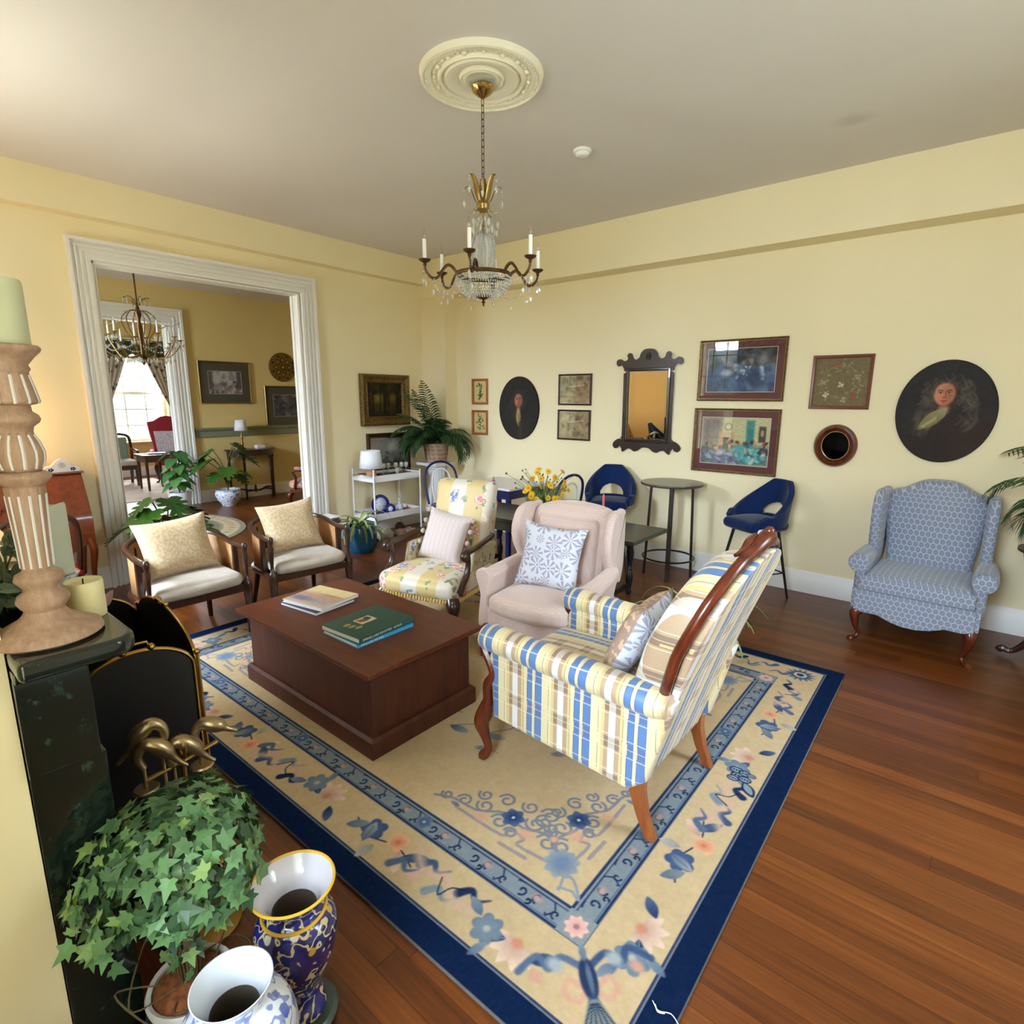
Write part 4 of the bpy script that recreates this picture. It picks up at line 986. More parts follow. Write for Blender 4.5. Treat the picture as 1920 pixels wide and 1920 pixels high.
def floral_chair():
    t = thing('floral_armchair', 'high-back yellow striped floral armchair with carved dark arms', 'chair', (2.62, -2.25, .012), math.radians(14))
    m = M(); m.soft((0, .25, .70), (.50, .13, .62), .05, (0, .025, 0)); m.map(lambda x, y, z: (x*(1+.10*(z-.7)), y+(z-.4)*.24, z)); m.build('backrest', 'floral_chintz', t)
    m = M(); m.soft((0, -.06, .35), (.64, .62, .15), .055, (0, .02, .03)); m.build('seat', 'floral_chintz', t)
    for s in (-1, 1):
        m = M(); m.soft((s*.275, .10, .46), (.045, .36, .22), .02); m.map(lambda x, y, z: (x, y+(z-.4)*.3, z)); m.build('side_pad', 'floral_dense', t)
    m = M(); m.soft((0, .30, .56), (.50, .05, .60), .02); m.map(lambda x, y, z: (x, y+(z-.4)*.24, z)); m.build('outside_back', 'floral_dense', t)
    m = M()
    for a, b in (((-.315, -.365), (.315, -.365)), ((-.32, -.36), (-.32, .22)), ((.32, -.36), (.32, .22))):
        n = 26
        for i in range(n+1): x = lerp(a[0], b[0], i/n); y = lerp(a[1], b[1], i/n); m.sphere((x, y, .282), .012, 6, 4, sz=1.5)
    f = m.build('fringe', 'gold_fringe', t)
    for s in (-1, 1):
        p = spline([(s*.29, .26, .62), (s*.315, .1, .615), (s*.325, -.08, .60), (s*.33, -.20, .60), (s*.33, -.235, .575), (s*.33, -.205, .55)], 5)
        m = M(); m.tube(p, vals([.018, .02, .021, .026, .028, .02], 5), 10)
        m.tube(spline([(s*.33, -.19, .59), (s*.325, -.17, .52), (s*.325, -.19, .44), (s*.325, -.25, .38), (s*.325, -.30, .33)], 5), vals([.022, .019, .022, .024, .03], 5), 10)
        m.sphere((s*.33, -.225, .575), .033, 12, 8); m.build('armrest', 'walnut_dark', t)
        leg(t, s*.285, -.325, .285, 'cab', s, -1, 'walnut_dark', .044, .045); leg(t, s*.26, .22, .29, 'st', 0, -1, 'walnut_dark', .03, .045)
    m = M(); m.span((-.29, -.34, .265), (.29, .22, .29)); m.build('seat_rail', 'walnut_dark', t, bevel=.004)
floral_chair()
def tassels():
    out = []
    for s in (-1, 1):
        for i in range(5): m = M(); m.sphere((s*.212, 0, -.17+i*.085), .020, 8, 6); out.append(m.build('tassel', 'cream_linen'))
    return out
cushion('throw_pillow', 'pale pink knitted cushion with tasselled sides in the yellow floral armchair', 'pillow', 'cream_knit', (2.585, -2.185, .625), math.radians(8), math.radians(-20), .40, .40, .13, roll=math.radians(6), trim=tassels)

def barrel_chair(label, loc, rz):
    t = thing('barrel_armchair', label, 'chair', loc, rz, 'cane barrel armchairs')
    R = [(.29*math.sin(a), .29*-math.cos(a)) for a in (0,)]
    def path(u, k=1.):
        # horseshoe from the left front (u=0) round the back to the right front (u=1)
        if u < .22: q = u/.22; return (-.30*k, lerp(-.28, .05, q))
        if u > .78: q = (1-u)/.22; return (.30*k, lerp(-.28, .05, q))
        a = PI-(u-.22)/.56*PI; return (.30*k*math.cos(a), .05+.27*k*math.sin(a))
    rail = [(*path(i/32), .635+.065*math.sin(PI*min(1, max(0, (i/32-.12)/.76)))**1.2) for i in range(33)]
    m = M(); m.tube(rail, .021, 8, flat=.8); m.build('top_rail', 'walnut_dark', t)
    m = M(); n = 40; vs = []; fs = []
    for i in range(n+1):
        u = lerp(.10, .90, i/n); x, y = path(u, .965); zt = .625+.065*math.sin(PI*min(1, max(0, (u-.12)/.76)))**1.2
        vs += [(x, y, .37), (x, y, zt)]
        if i: fs.append((2*i-2, 2*i, 2*i+1, 2*i-1))
    m.add(vs, fs); m.build('cane_panel', 'cane', t, solid=.008)
    m = M(); m.tube([(*path(i/32), .352) for i in range(33)]+[], .020, 8, flat=1.1); m.span((-.3, -.30, .325), (.3, -.265, .372)); m.span((-.27, -.27, .335), (.27, .20, .365)); m.build('seat_frame', 'walnut_dark', t)
    for u in (.10, .36, .64, .90):
        x, y = path(u); m = M(); m.span((x-.016, y-.016, .36), (x+.016, y+.016, .64)); m.build('back_post', 'walnut_dark', t, bevel=.003)
    for s in (-1, 1):
        m = M(); pr = [(.018, 0), (.022, .03), (.020, .16), (.026, .27), (.030, .30), (.032, .37), (.026, .395), (.015, .41), (.012, .45), (.018, .53), (.021, .58), (.014, .60), (.020, .625), (.022, .65), (.012, .665)]
        m.lathe(pr, 12, (s*.30, -.285, 0)); m.build('leg', 'walnut_dark', t, sharp=50)
        m = M(); m.tube([(s*.22, .20, .34), (s*.24, .245, .15), (s*.255, .28, 0.0)], [.022, .02, .016], 8); m.map(lambda x, y, z: (x, y, max(0, z))); m.build('leg', 'walnut_dark', t)
    m = M(); m.soft((0, -.03, .415), (.56, .54, .095), .045, (0, .015, .02))
    m.map(lambda x, y, z: (x*(1-.35*max(0, (y-.0)/.27)**2), y-(.015*(1-(x/.28)**2) if y < -.2 else 0), z)); m.build('seat_cushion', 'cream_linen', t)
    return t
barrel_chair('cane barrel armchair with cream seat and gold cushion, nearest the fireplace', (1.50, -3.62, 0), math.radians(90))
barrel_chair('cane barrel armchair with cream seat and gold cushion, farther from the fireplace', (1.52, -2.80, 0), math.radians(84))
cushion('throw_pillow', 'gold brocade cushion in the cane barrel armchair nearest the fireplace', 'pillow', 'gold_damask', (1.50, -3.64, .655), math.radians(92), math.radians(-20), .47, .40, .15, 'gold brocade cushions', roll=math.radians(-3))
cushion('throw_pillow', 'gold brocade cushion in the cane barrel armchair next to the floral armchair', 'pillow', 'gold_damask', (1.50, -2.82, .655), math.radians(84), math.radians(-20), .45, .40, .15, 'gold brocade cushions', roll=math.radians(-4))

def tub_stool(label, loc, rz, group='blue bar stools', hs=.63):
    t = thing('bar_stool', label, 'stool', loc, rz, group)
    nu, nv = 112, 36; vs = {}; V_, F_ = [], []
    def P(u, v):
        a = lerp(-2.25, 2.25, u)          # 0 = back (+y)
        b = abs(a)/2.25
        top = lerp(.36, .095, min(1, max(0, (b-.18)/.62))**1.05) if b > .18 else .36
        top = top*(.5+.5*math.cos(PI*min(1, max(0, (b-.88)/.12))))*.4+top*.6
        z = v*top; fl = 1+.16*v-(.10*(1-b)*v)
        rx, ry = .205, .20
        return (rx*math.sin(a)*fl*(1+.06*(1-v)), ry*math.cos(a)*fl+.035*v*(1-b)*1.3, z)
    for i in range(nu+1):
        for j in range(nv+1): V_.append(P(i/nu, j/nv))
    for i in range(nu):
        for j in range(nv):
            u, v = (i+.5)/nu, (j+.5)/nv; a = lerp(-2.25, 2.25, u); zz = P(u, v)[2]
            if zz > .055 and zz < .055+.105*math.sqrt(max(0, 1-(a/.62)**2)): continue
            k = i*(nv+1)+j; F_.append((k, k+nv+1, k+nv+2, k+1))
    m = M(); m.add(V_, F_); o = m.build('shell', 'blue_velvet', t, solid=.045, sub=1); o.location.z = hs
    m = M(); m.soft((0, -.015, hs-.005), (.40, .40, .085), .04, (.0, .0, .02)); m.map(lambda x, y, z: (x*(1-.1*abs(y)/.2), y, z)); m.build('seat', 'blue_velvet', t)
    for sx in (-1, 1):
        for sy in (-1, 1):
            m = M(); m.tube([(sx*.12, sy*.12, hs-.04), (sx*.205, sy*.205, 0.0)], [.014, .009], 8); m.map(lambda x, y, z: (x, y, max(0, z))); m.build('leg', 'black_metal', t)
    k = .172; z = .22; m = M()
    m.tube([(k, k, z), (k, -k, z)], .006, 6); m.tube([(-k, k, z), (-k, -k, z)], .006, 6); m.tube([(k, -k, z), (-k, -k, z)], .006, 6); m.tube([(k, k, z), (-k, k, z)], .006, 6); m.build('footrest', 'black_metal', t)
    return t
tub_stool('navy blue velvet bar stool right of the round bar table, turned sideways', (4.22, -.12, 0), math.radians(-31))
tub_stool('navy blue velvet bar stool left of the round bar table, back to the wall', (2.80, -.12, 0), math.radians(24))
tub_stool('navy blue velvet bar stool standing by the left wall, seen only in the mirror', (.70, -5.03, 0), math.radians(75))
def bentwood(label, loc, rz):
    t = thing('bentwood_chair', label, 'chair', loc, rz, 'navy bentwood chairs')
    m = M(); hoop = spline([(-.17, .19, .45), (-.195, .235, .66), (-.175, .27, .82), (-.10, .29, .90), (0, .295, .925), (.10, .29, .90), (.175, .27, .82), (.195, .235, .66), (.17, .19, .45)], 5); m.tube(hoop, .0135, 8); m.build('back_hoop', 'navy_paint', t)
    m = M(); m.tube(spline([(-.09, .195, .45), (-.115, .235, .66), (-.085, .265, .80), (0, .28, .845), (.085, .265, .80), (.115, .235, .66), (.09, .195, .45)], 5), .010, 8); m.build('inner_hoop', 'white_paint', t)
    m = M(); m.lathe([(.0, .435), (.195, .435), (.205, .445), (.205, .46), (.195, .47), (0, .465)], 28); m.build('seat', 'navy_paint', t)
    for sx in (-1, 1):
        for sy in (-1, 1):
            m = M(); m.tube([(sx*.14, sy*.14, .44), (sx*.16, sy*.165, .2), (sx*.19, sy*.20, 0)], [.017, .015, .012], 8); m.map(lambda x, y, z: (x, y, max(0, z))); m.build('leg', 'navy_paint', t)
    m = M(); m.tube([(.155*math.cos(a), .155*math.sin(a), .24) for a in [2*PI*i/24 for i in range(24)]], .007, 6, closed=True); m.build('leg_ring', 'navy_paint', t)
bentwood('navy bentwood chair with white inner hoop, left of the square white table by the corner', (1.04, -.66, 0), math.radians(66))
bentwood('navy bentwood chair half hidden behind the yellow flowers', (2.30, -.44, 0), math.radians(-98))

def desk_chair():
    t = thing('desk_chair', 'dark wooden chair before the slant-front desk, mostly behind the candlestick', 'chair', (.66, -4.25, 0), math.radians(-90))
    m = M(); m.tube(spline([(-.20, .19, .45), (-.215, .22, .68), (-.19, .245, .82), (-.08, .26, .865), (0, .262, .875), (.08, .26, .865), (.19, .245, .82), (.215, .22, .68), (.20, .19, .45)], 5), .02, 8); m.build('back_frame', 'walnut_dark', t)
    m = M(); m.prism([(-.05, .45), (-.035, .55), (-.06, .68), (-.035, .86), (.035, .86), (.06, .68), (.035, .55), (.05, .45)], .20, .215); m.map(lambda x, y, z: (x, y+(z-.45)*.12, z)); m.build('splat', 'walnut_dark', t, bevel=.003)
    m = M(); m.soft((0, 0, .445), (.44, .42, .06), .02); m.build('seat', 'red_cloth', t); m = M(); m.span((-.21, -.20, .36), (.21, .20, .42)); m.build('seat_rail', 'walnut_dark', t, bevel=.004)
    for s in (-1, 1): leg(t, s*.185, -.18, .37, 'cab', s, -1, 'walnut_dark', .028, .03); leg(t, s*.18, .17, .37, 'st', 0, -1, 'walnut_dark', .026, .02)
desk_chair()
# ------------------------------------------------------------------ tables
def coffee_table():
    t = thing('coffee_table', 'dark brown wooden chest coffee table with four books on its lid, on the rug', 'table', (3.045, -3.315, .012))
    w, d = 1.205, .685
    m = M(); m.span((-w/2+.025, -d/2+.025, .0), (w/2-.025, d/2-.025, .41)); m.build('chest_body', 'chest_wood', t, bevel=.003)
    m = M(); e = .0
    pr = [(0, 0), (.025, 0), (.025, .085), (.012, .10), (0, .10)]
    lo = [[(sx*(w/2-.025+p), sy*(d/2-.025+p), z) for p, z in pr] for sx, sy in ((1, 1), (-1, 1), (-1, -1), (1, -1), (1, 1))]
    m.loft(lo, caps=False); m.build('plinth', 'chest_wood', t, bevel=.0015)
    m = M(); m.span((-w/2-.01, -d/2-.01, .405), (w/2+.01, d/2+.01, .418)); m.span((-w/2-.028, -d/2-.028, .418), (w/2+.028, d/2+.028, .445)); m.build('lid', 'chest_top_wood', t, bevel=.006)
coffee_table()
def text(body, size, mt, parent, loc, rot, ext=.0004, align='LEFT'):
    cu = bpy.data.curves.new('lettering', 'FONT'); cu.body = body; cu.size = size; cu.extrude = ext; cu.align_x = align
    o = bpy.data.objects.new('lettering', cu); COL.objects.link(o); cu.materials.append(MATS[mt])
    me = bpy.data.meshes.new_from_object(o.evaluated_get(bpy.context.evaluated_depsgraph_get())); bpy.data.objects.remove(o)
    o = bpy.data.objects.new('lettering', me); COL.objects.link(o); o.parent = parent; o.location = loc; o.rotation_euler = rot
    return o
def book(label, loc, rz, w, h, th, cover, group='books on the coffee table', spine='y-', title=None, extra=None, tmt='book_text', name='book'):
    # lying flat; spine along the -y edge (front), pages open towards +y
    t = thing(name, label, 'book', loc, rz, group)
    m = M(); m.span((-w/2+.004, -h/2+.004, .003), (w/2-.004, h/2-.004, th-.003)); m.build('pages', 'page_edges', t, smooth=False)
    m = M(); m.span((-w/2, -h/2, 0), (w/2, h/2, .003)); m.span((-w/2, -h/2, th-.003), (w/2, h/2, th))
    m.span((-w/2, -h/2, 0), (w/2, -h/2+.004, th)); m.build('cover', cover, t, bevel=.0012)
    if title: text(title, th*.62, tmt, t, (-w/2+.02, -h/2-.0006, th*.28), (PI/2, 0, 0))
    if extra: extra(t, th)
    return t
Z0 = .457
cv = Cv(.318, .283, 60, 54, (206, 186, 150))
cv.rect(-.15, .15, .02, .12, (156, 140, 146), soft=.05); cv.rect(-.15, .15, -.02, .03, (176, 132, 110), soft=.03); cv.ell(.08, .07, .08, .03, (120, 112, 130), soft=.5); cv.ell(-.06, -.03, .09, .012, (150, 118, 100), soft=.6); cv.rect(-.15, .15, -.12, -.06, (214, 190, 132), soft=.04); cv.grain(40, 16)
book('white-edged navy picture book lowest in the left stack on the coffee table', (2.715, -3.335, Z0), math.radians(187), .32, .28, .020, 'book_navy')
def seascape(t, th): o = cv.mesh('cover_picture', 'print_paper', t, (0, 0, th+.0006), plane='xy', thick=.0004)
book('seascape picture book on top of the left stack on the coffee table', (2.715, -3.315, Z0+.021), math.radians(191), .32, .285, .018, 'paper_white', extra=seascape)
def greenx(t, th):
    c = Cv(.10, .075, 40, 30, (200, 188, 160)); c.ell(-.01, .0, .03, .02, (120, 84, 60), rough=.5); c.ell(.02, .01, .02, .02, (60, 60, 44), rough=.5); c.ell(-.03, .02, .015, .01, (170, 90, 70)); c.grain(120, 40)
    c.mesh('cover_picture', 'print_paper', t, (-.005, .02, th+.0006), plane='xy', thick=.0004)
    m = M()
    for k, (x, y) in enumerate(((-.105, .0), (-.09, -.035), (-.11, .035))): m.lathe([(.0, th), (.016, th), (.016, th+.0008), (0, th+.0008)], 10, (x, y, 0), sx=1.4, sy=.8)
    m.build('cover_ornament', 'book_gold', t)
book('cyan picture book under the green one, right stack on the coffee table', (3.262, -3.375, Z0), math.radians(91), .355, .29, .020, 'book_cyan', title='SPRING LAKE  HISTORIES', tmt='paper_white')
book('dark green hardback with a small cover picture on top of the right stack', (3.255, -3.37, Z0+.021), math.radians(94), .365, .30, .028, 'book_green', title='SPRING LAKE REVISITED   SCHUR', extra=greenx)

def long_table():
    t = thing('drop_leaf_table', 'long dark olive wooden table with turned legs behind the pink and floral armchairs', 'table', (2.70, -1.02, 0))
    t.scale = (1, 1, .92)
    x0, x1, y0, y1, z = -1.05, 1.00, -.30, .30, .655
    m = M(); m.span((x0, y0, z-.035), (x1, y1, z)); m.build('tabletop', 'ebony_green', t, bevel=.004)
    m = M(); m.span((x0+.25, y0+.06, z-.14), (x1-.22, y1-.06, z-.036)); m.build('apron', 'ebony_green', t, bevel=.003)
    pr = [(.018, 0), (.022, .012), (.026, .03), (.016, .05), (.020, .075), (.028, .13), (.031, .17), (.022, .215), (.014, .235), (.024, .25), (.016, .27), (.02, .30), (.029, .36), (.033, .41), (.024, .455), (.030, .475), (.030, .6)]
    for x in (x0+.30, x1-.28):
        for y in (y0+.10, y1-.10):
            m = M(); m.lathe(pr, 14, (x, y, 0)); m.build('leg', 'black_metal', t, sharp=50)
    for x in (x0+.30, x1-.28): m = M(); m.prism([(-.2, .06), (-.2, .1), (-.1, .12), (0, .1), (.1, .12), (.2, .1), (.2, .06)], x-.012, x+.012, axis=0); m.build('stretcher', 'black_metal', t, bevel=.003)
long_table()
def bar_table():
    t = thing('bar_table', 'tall round grey-topped bar table with black legs between two blue stools', 'table', (3.44, -.10, 0))
    m = M(); m.lathe([(0, .872), (.27, .872), (.283, .878), (.287, .890), (.283, .898), (0, .9)], 48); m.build('tabletop', 'table_top_grey', t, sharp=50)
    for k in range(4):
        a = k*PI/2+.42; m = M(); x, y = .185*math.cos(a), .185*math.sin(a); m.box((0, 0, .436), (.042, .024, .872), rz=a+PI/2); m.map(lambda p, q, z: (p+x*(1+.16*(1-z/.87)), q+y*(1+.16*(1-z/.87)), z)); m.build('leg', 'dark_bronze', t, bevel=.003)
    m = M(); r = .235; m.tube([(r*math.cos(2*PI*i/40), r*math.sin(2*PI*i/40), .185) for i in range(40)], .009, 6, closed=True); m.build('footrest_ring', 'dark_bronze', t)
bar_table()
def white_table():
    t = thing('square_table', 'small white-topped table with navy apron between the two bentwood chairs', 'table', (1.60, -.36, 0))
    m = M(); m.span((-.36, -.33, .715), (.36, .33, .74)); m.build('tabletop', 'white_paint', t, bevel=.006)
    m = M(); m.span((-.33, -.30, .62), (.33, .30, .715)); m.build('apron', 'navy_paint', t, bevel=.003)
    for sx in (-1, 1):
        for sy in (-1, 1): m = M(); m.box((sx*.30, sy*.27, .31), (.045, .045, .62)); m.build('leg', 'navy_paint', t, bevel=.004)
white_table()
def bar_cart():
    t = thing('bar_cart', 'white two-tier bar cart with glasses and china standing at the left wall', 'cart', (.16, -.83, 0))
    L, D = .70, .40
    for nm, z in (('upper_tray', .70), ('lower_tray', .255)):
        m = M(); m.span((-D/2, -L/2, z), (D/2, L/2, z+.008))
        for a in (((-D/2, -L/2), (D/2, -L/2+.01)), ((-D/2, L/2-.01), (D/2, L/2)), ((-D/2, -L/2), (-D/2+.01, L/2)), ((D/2-.01, -L/2), (D/2, L/2))): m.span((*a[0], z), (*a[1], z+.075))
        m.build(nm, 'white_paint', t, bevel=.003)
    for sy in (-1, 1):
        m = M(); y = sy*(L/2-.008); zt = .845 if sy < 0 else .80
        m.tube([(-D/2, y, .06), (-D/2, y, zt), (D/2, y, zt), (D/2, y, .06)], .011, 8); m.build('side_frame', 'white_paint', t, sharp=30)
        for sx in (-1, 1): m = M(); m.lathe([(.0, -.008), (.028, -.008), (.028, .008), (0, .008)], 14); m.rot(PI/2, 'Y'); m.map(lambda a, b, c: (a+sx*(D/2), b+y, c+.028)); m.span((sx*D/2-.006, y-.008, .03), (sx*D/2+.006, y+.008, .07)); m.build('caster', 'black_metal', t)
bar_cart()
def pedestal():
    t = thing('plant_pedestal', 'white fluted column pedestal carrying the palm in the corner', 'pedestal', (.27, -.13, 0))
    m = M(); m.span((-.15, -.15, 0), (.15, .15, .05)); m.lathe([(.14, .05), (.145, .07), (.13, .09), (.135, .10), (.12, .12)], 32); m.build('base', 'white_paint', t, sharp=40)
    m = M(); m.lathe([(.118, .12), (.116, .3), (.108, .6), (.104, .77)], 96, flute=lambda a, k: 1-.07*max(0, math.cos(16*a))); m.build('shaft', 'white_paint', t, sharp=60)
    m = M(); m.lathe([(.104, .765), (.115, .775), (.108, .79), (.135, .81), (.15, .815)], 32); m.span((-.185, -.185, .815), (.185, .185, .85)); m.build('capital', 'white_paint', t, sharp=40)
pedestal()
def console(label, loc, rz):
    t = thing('console_table', label, 'table', loc, rz)
    m = M(); o = [(-.40, 0), *[(x, y) for x, y in arc(0, 0, .40, PI, 2*PI, 16, .34)], (.40, 0)]
    m.prism(o, .79, .815, axis=2); m.build('tabletop', 'walnut_dark', t, bevel=.004)
    m = M(); o2 = [(x*.93, y*.93) for x, y in o]; m.prism(o2, .71, .79, axis=2); m.build('apron', 'walnut_dark', t)
    pts = [(-.36, -.04), (.36, -.04), (-.22, -.26), (.22, -.26)]
    for x, y in pts: m = M(); m.lathe([(.012, 0), (.018, .02), (.013, .06), (.016, .12), (.014, .2), (.02, .5), (.024, .60), (.015, .63), (.026, .66), (.026, .72)], 10, (x, y, 0)); m.build('leg', 'walnut_dark', t, sharp=50)
    m = M()
    for x, y in pts: m.tube(spline([(x, y, .13), (x*.6, y*.7-.02, .15), (x*.25, -.12, .12), (0, -.12, .13)], 4), .013, 6)
    m.lathe([(0, .08), (.018, .11), (.03, .13), (.015, .16), (.02, .19), (0, .23)], 10, (0, -.12, 0)); m.build('stretcher', 'walnut_dark', t)
console('half-round dark wood console table under the chair rail in the middle room', (RX+.02, -.62, 0), math.radians(90))
def desk():
    t = thing('slant_front_desk', 'reddish wood slant-front desk on slender legs left of the wide doorway', 'desk', (LX+.008, -4.28, 0), math.radians(90))
    # local: back against +y, front -y; runs along x (world y)
    w = .98; side = [(0, .58), (0, 1.045), (-.20, 1.045), (-.24, .98), (-.29, .86), (-.345, .73), (-.36, .69), (-.36, .58)]
    m = M(); m.prism(side, -w/2, w/2, axis=0); m.build('desk_case', 'red_desk_wood', t, bevel=.004)
    m = M(); m.span((-w/2-.015, -.225, 1.045), (w/2+.015, .0, 1.06)); m.build('top_board', 'red_desk_wood', t, bevel=.005)
    ap = [(-w/2, .58), (-w/2, .50), (-w/2+.10, .47), (-w/2+.16, .43), (-w/2+.24, .455), (-.08, .50), (0, .46), (.08, .50), (w/2-.24, .455), (w/2-.16, .43), (w/2-.10, .47), (w/2, .50), (w/2, .58)]
    m = M(); m.prism(ap, -.355, -.33); m.span((-w/2, -.33, .50), (-w/2+.02, 0, .58)); m.span((w/2-.02, -.33, .50), (w/2, 0, .58)); m.build('apron', 'red_desk_wood', t, bevel=.003)
    m = M()   # carved scroll on the fall front
    for s in (-1, 1): m.tube([(s*(.03+.05*u+.02*math.cos(u*9)), -.325-.02*0, .82+.02*math.sin(u*9)) for u in [i/24 for i in range(25)]], .005, 6)
    m.build('carving', 'red_desk_wood', t)
    for s in (-1, 1):
        for y, k in ((-.33, -1), (-.04, 1)):
            m = M(); m.tube(spline([(s*(w/2-.035), y, .53), (s*(w/2-.02), y+k*.02, .44), (s*(w/2-.035), y, .26), (s*(w/2-.04), y, .1), (s*(w/2-.025), y+k*.01, .02)], 4), vals([.03, .03, .02, .014, .018], 4), 8); m.map(lambda a, b, c: (a, min(b, -.012), max(0, c))); m.build('leg', 'red_desk_wood', t)
desk()
def far_right_table():
    t = thing('tripod_table', 'dark carved tripod table cut off by the right edge of the picture', 'table', (6.12, -.30, 0))
    m = M(); m.lathe([(.0, .72), (.24, .72), (.26, .73), (.26, .745), (0, .745)], 40); m.build('tabletop', 'walnut_dark', t)
    m = M(); m.lathe([(.05, .12), (.06, .2), (.03, .3), (.035, .4), (.05, .5), (.03, .6), (.04, .7), (.09, .72)], 16); m.build('column', 'walnut_dark', t)
    for k, a in enumerate((math.radians(170), math.radians(290), math.radians(50))):
        c, s = math.cos(a), math.sin(a); m = M(); m.tube([(c*r, s*r, z) for r, z in [(p.x, p.y) for p in spline([(.03, .2, 0), (.09, .19, 0), (.15, .09, 0), (.20, .04, 0), (.245, .045, 0), (.262, .025, 0)], 5)]], vals([.03, .026, .02, .017, .022, .02], 5), 8); m.map(lambda x, y, z: (x, y, max(0, z))); m.build('leg', 'walnut_dark', t)
    m = M()
    for s in (-1, 1): m.tube(spline([(-.02, s*.02, .3), (-.12, s*.10, .42), (-.17, s*.13, .55), (-.215, s*.14, .70)], 5), vals([.02, .034, .022, .008], 5), 8)
    m.build('lyre_scroll', 'walnut_dark', t)
far_right_table()
# ------------------------------------------------------------------ fireplace corner
def fireplace():
    t = thing('fireplace_surround', 'dark green marble fireplace surround with rounded mantel shelf, candles on it', 'fireplace', (3.30, -4.87, 0))
    m = M(); x, d, r = .965, .207, .05
    o = [(-x, 0.0), (-x, d-r), *[(-x+r-r*math.cos(a), d-r+r*math.sin(a)) for a in [PI/2*i/6 for i in range(1, 7)]], *[(x-r+r*math.sin(a), d-r+r*math.cos(a)) for a in [PI/2*i/6 for i in range(0, 7)]], (x, 0.0)]
    m.prism([(a, max(b, .002)) for a, b in o], 1.108, 1.149, axis=2); m.build('mantel_shelf', 'marble_dark', t, bevel=.012, seg=3)
    m = M(); m.span((-.90, .002, 1.085), (.90, .175, 1.108)); m.span((-.87, .002, .86), (.87, .13, 1.085)); m.build('frieze', 'marble_dark', t, bevel=.004)
    for s in (-1, 1):
        m = M(); m.span((s*.87, .002, 0), (s*.62, .15, .10)); m.span((s*.86, .002, .10), (s*.64, .14, .86)); m.build('pilaster', 'marble_dark', t, bevel=.004)
    m = M(); m.span((-.62, .002, 0), (.62, .02, .86)); m.build('firebox', 'firebox_black', t)
    m = M(); m.span((-.85, .155, 0), (.475, .56, .018)); m.build('hearth', 'marble_dark', t, bevel=.004)
fireplace()
def fire_screen():
    t = thing('fire_screen', 'brass framed black folding fire screen with arched panels before the fireplace', 'fire screen', (0, 0, .019))
    P = [(3.655, -4.68), (3.70, -4.36), (3.05, -4.33), (2.98, -4.67)]; za = (.775, .775, .775)
    for k, (a, b) in enumerate(zip(P, P[1:])):
        A = Vector((*a, 0)); B = Vector((*b, 0)); d = B-A; L = d.length; d = d/L; n = Vector((-d.y, d.x, 0)); g = .012; rise = .09 if L < .5 else .125
        top = [(lerp(g, L-g, (1-math.cos(PI*i/20))/2), .765+rise*math.sin(PI*i/20)) for i in range(21)]
        W = lambda s, z, o=0: tuple(A+d*s+n*o+Vector((0, 0, z)))
        m = M(); m.tube([W(g, .03)]+[W(s, z) for s, z in top]+[W(L-g, .03)], .0065, 8); m.tube([W(g, .035), W(L-g, .035)], .006, 8); f = m.build('panel_frame', 'brass', t)
        m = M(); pl = [(g, .035)]+top+[(L-g, .035)]; m.loft([[W(s, z, -.002) for s, z in pl], [W(s, z, .002) for s, z in pl]]); m.build('mesh_panel', 'black_mesh', f)
        m = M(); c0 = L/2; m.tube([W(c0-.035, .768+rise, .0), W(c0-.03, .785+rise, .012), W(c0+.03, .785+rise, .012), W(c0+.035, .768+rise, 0)], .004, 6)
        for q in (-.038, .038): m.sphere(W(c0+q, .77+rise), .012, 10, 6)
        m.build('handle', 'brass', f)
    for (x, y) in P:
        m = M(); m.tube([(x, y, 0.0), (x, y, .80)], .0075, 8); m.sphere((x, y, .805), .011, 10, 6); m.lathe([(.0, 0), (.018, 0), (.012, .02), (0, .02)], 12, (x, y, 0)); m.build('post', 'brass', t)
fire_screen()
def duck(m, x, y, z, ang, s=1., down=.5):
    # bird head handle: neck curving up from (x, y, z) and a bill drooping towards ang
    c, n = math.cos(ang), math.sin(ang); W = lambda a, b: (x+c*a*s, y+n*a*s, z+b*s)
    P = [(0, 0), (-.010, .026), (-.004, .050), (.014, .062), (.034, .058-down*.012), (.052, .052-down*.035), (.064, .046-down*.058), (.078, .040-down*.080), (.092, .036-down*.098)]
    m.tube([W(p.x, p.y) for p in spline([(*q, 0) for q in P], 4)], [k*s for k in vals([.010, .011, .0125, .0165, .020, .018, .0095, .0065, .005], 4)], 12)
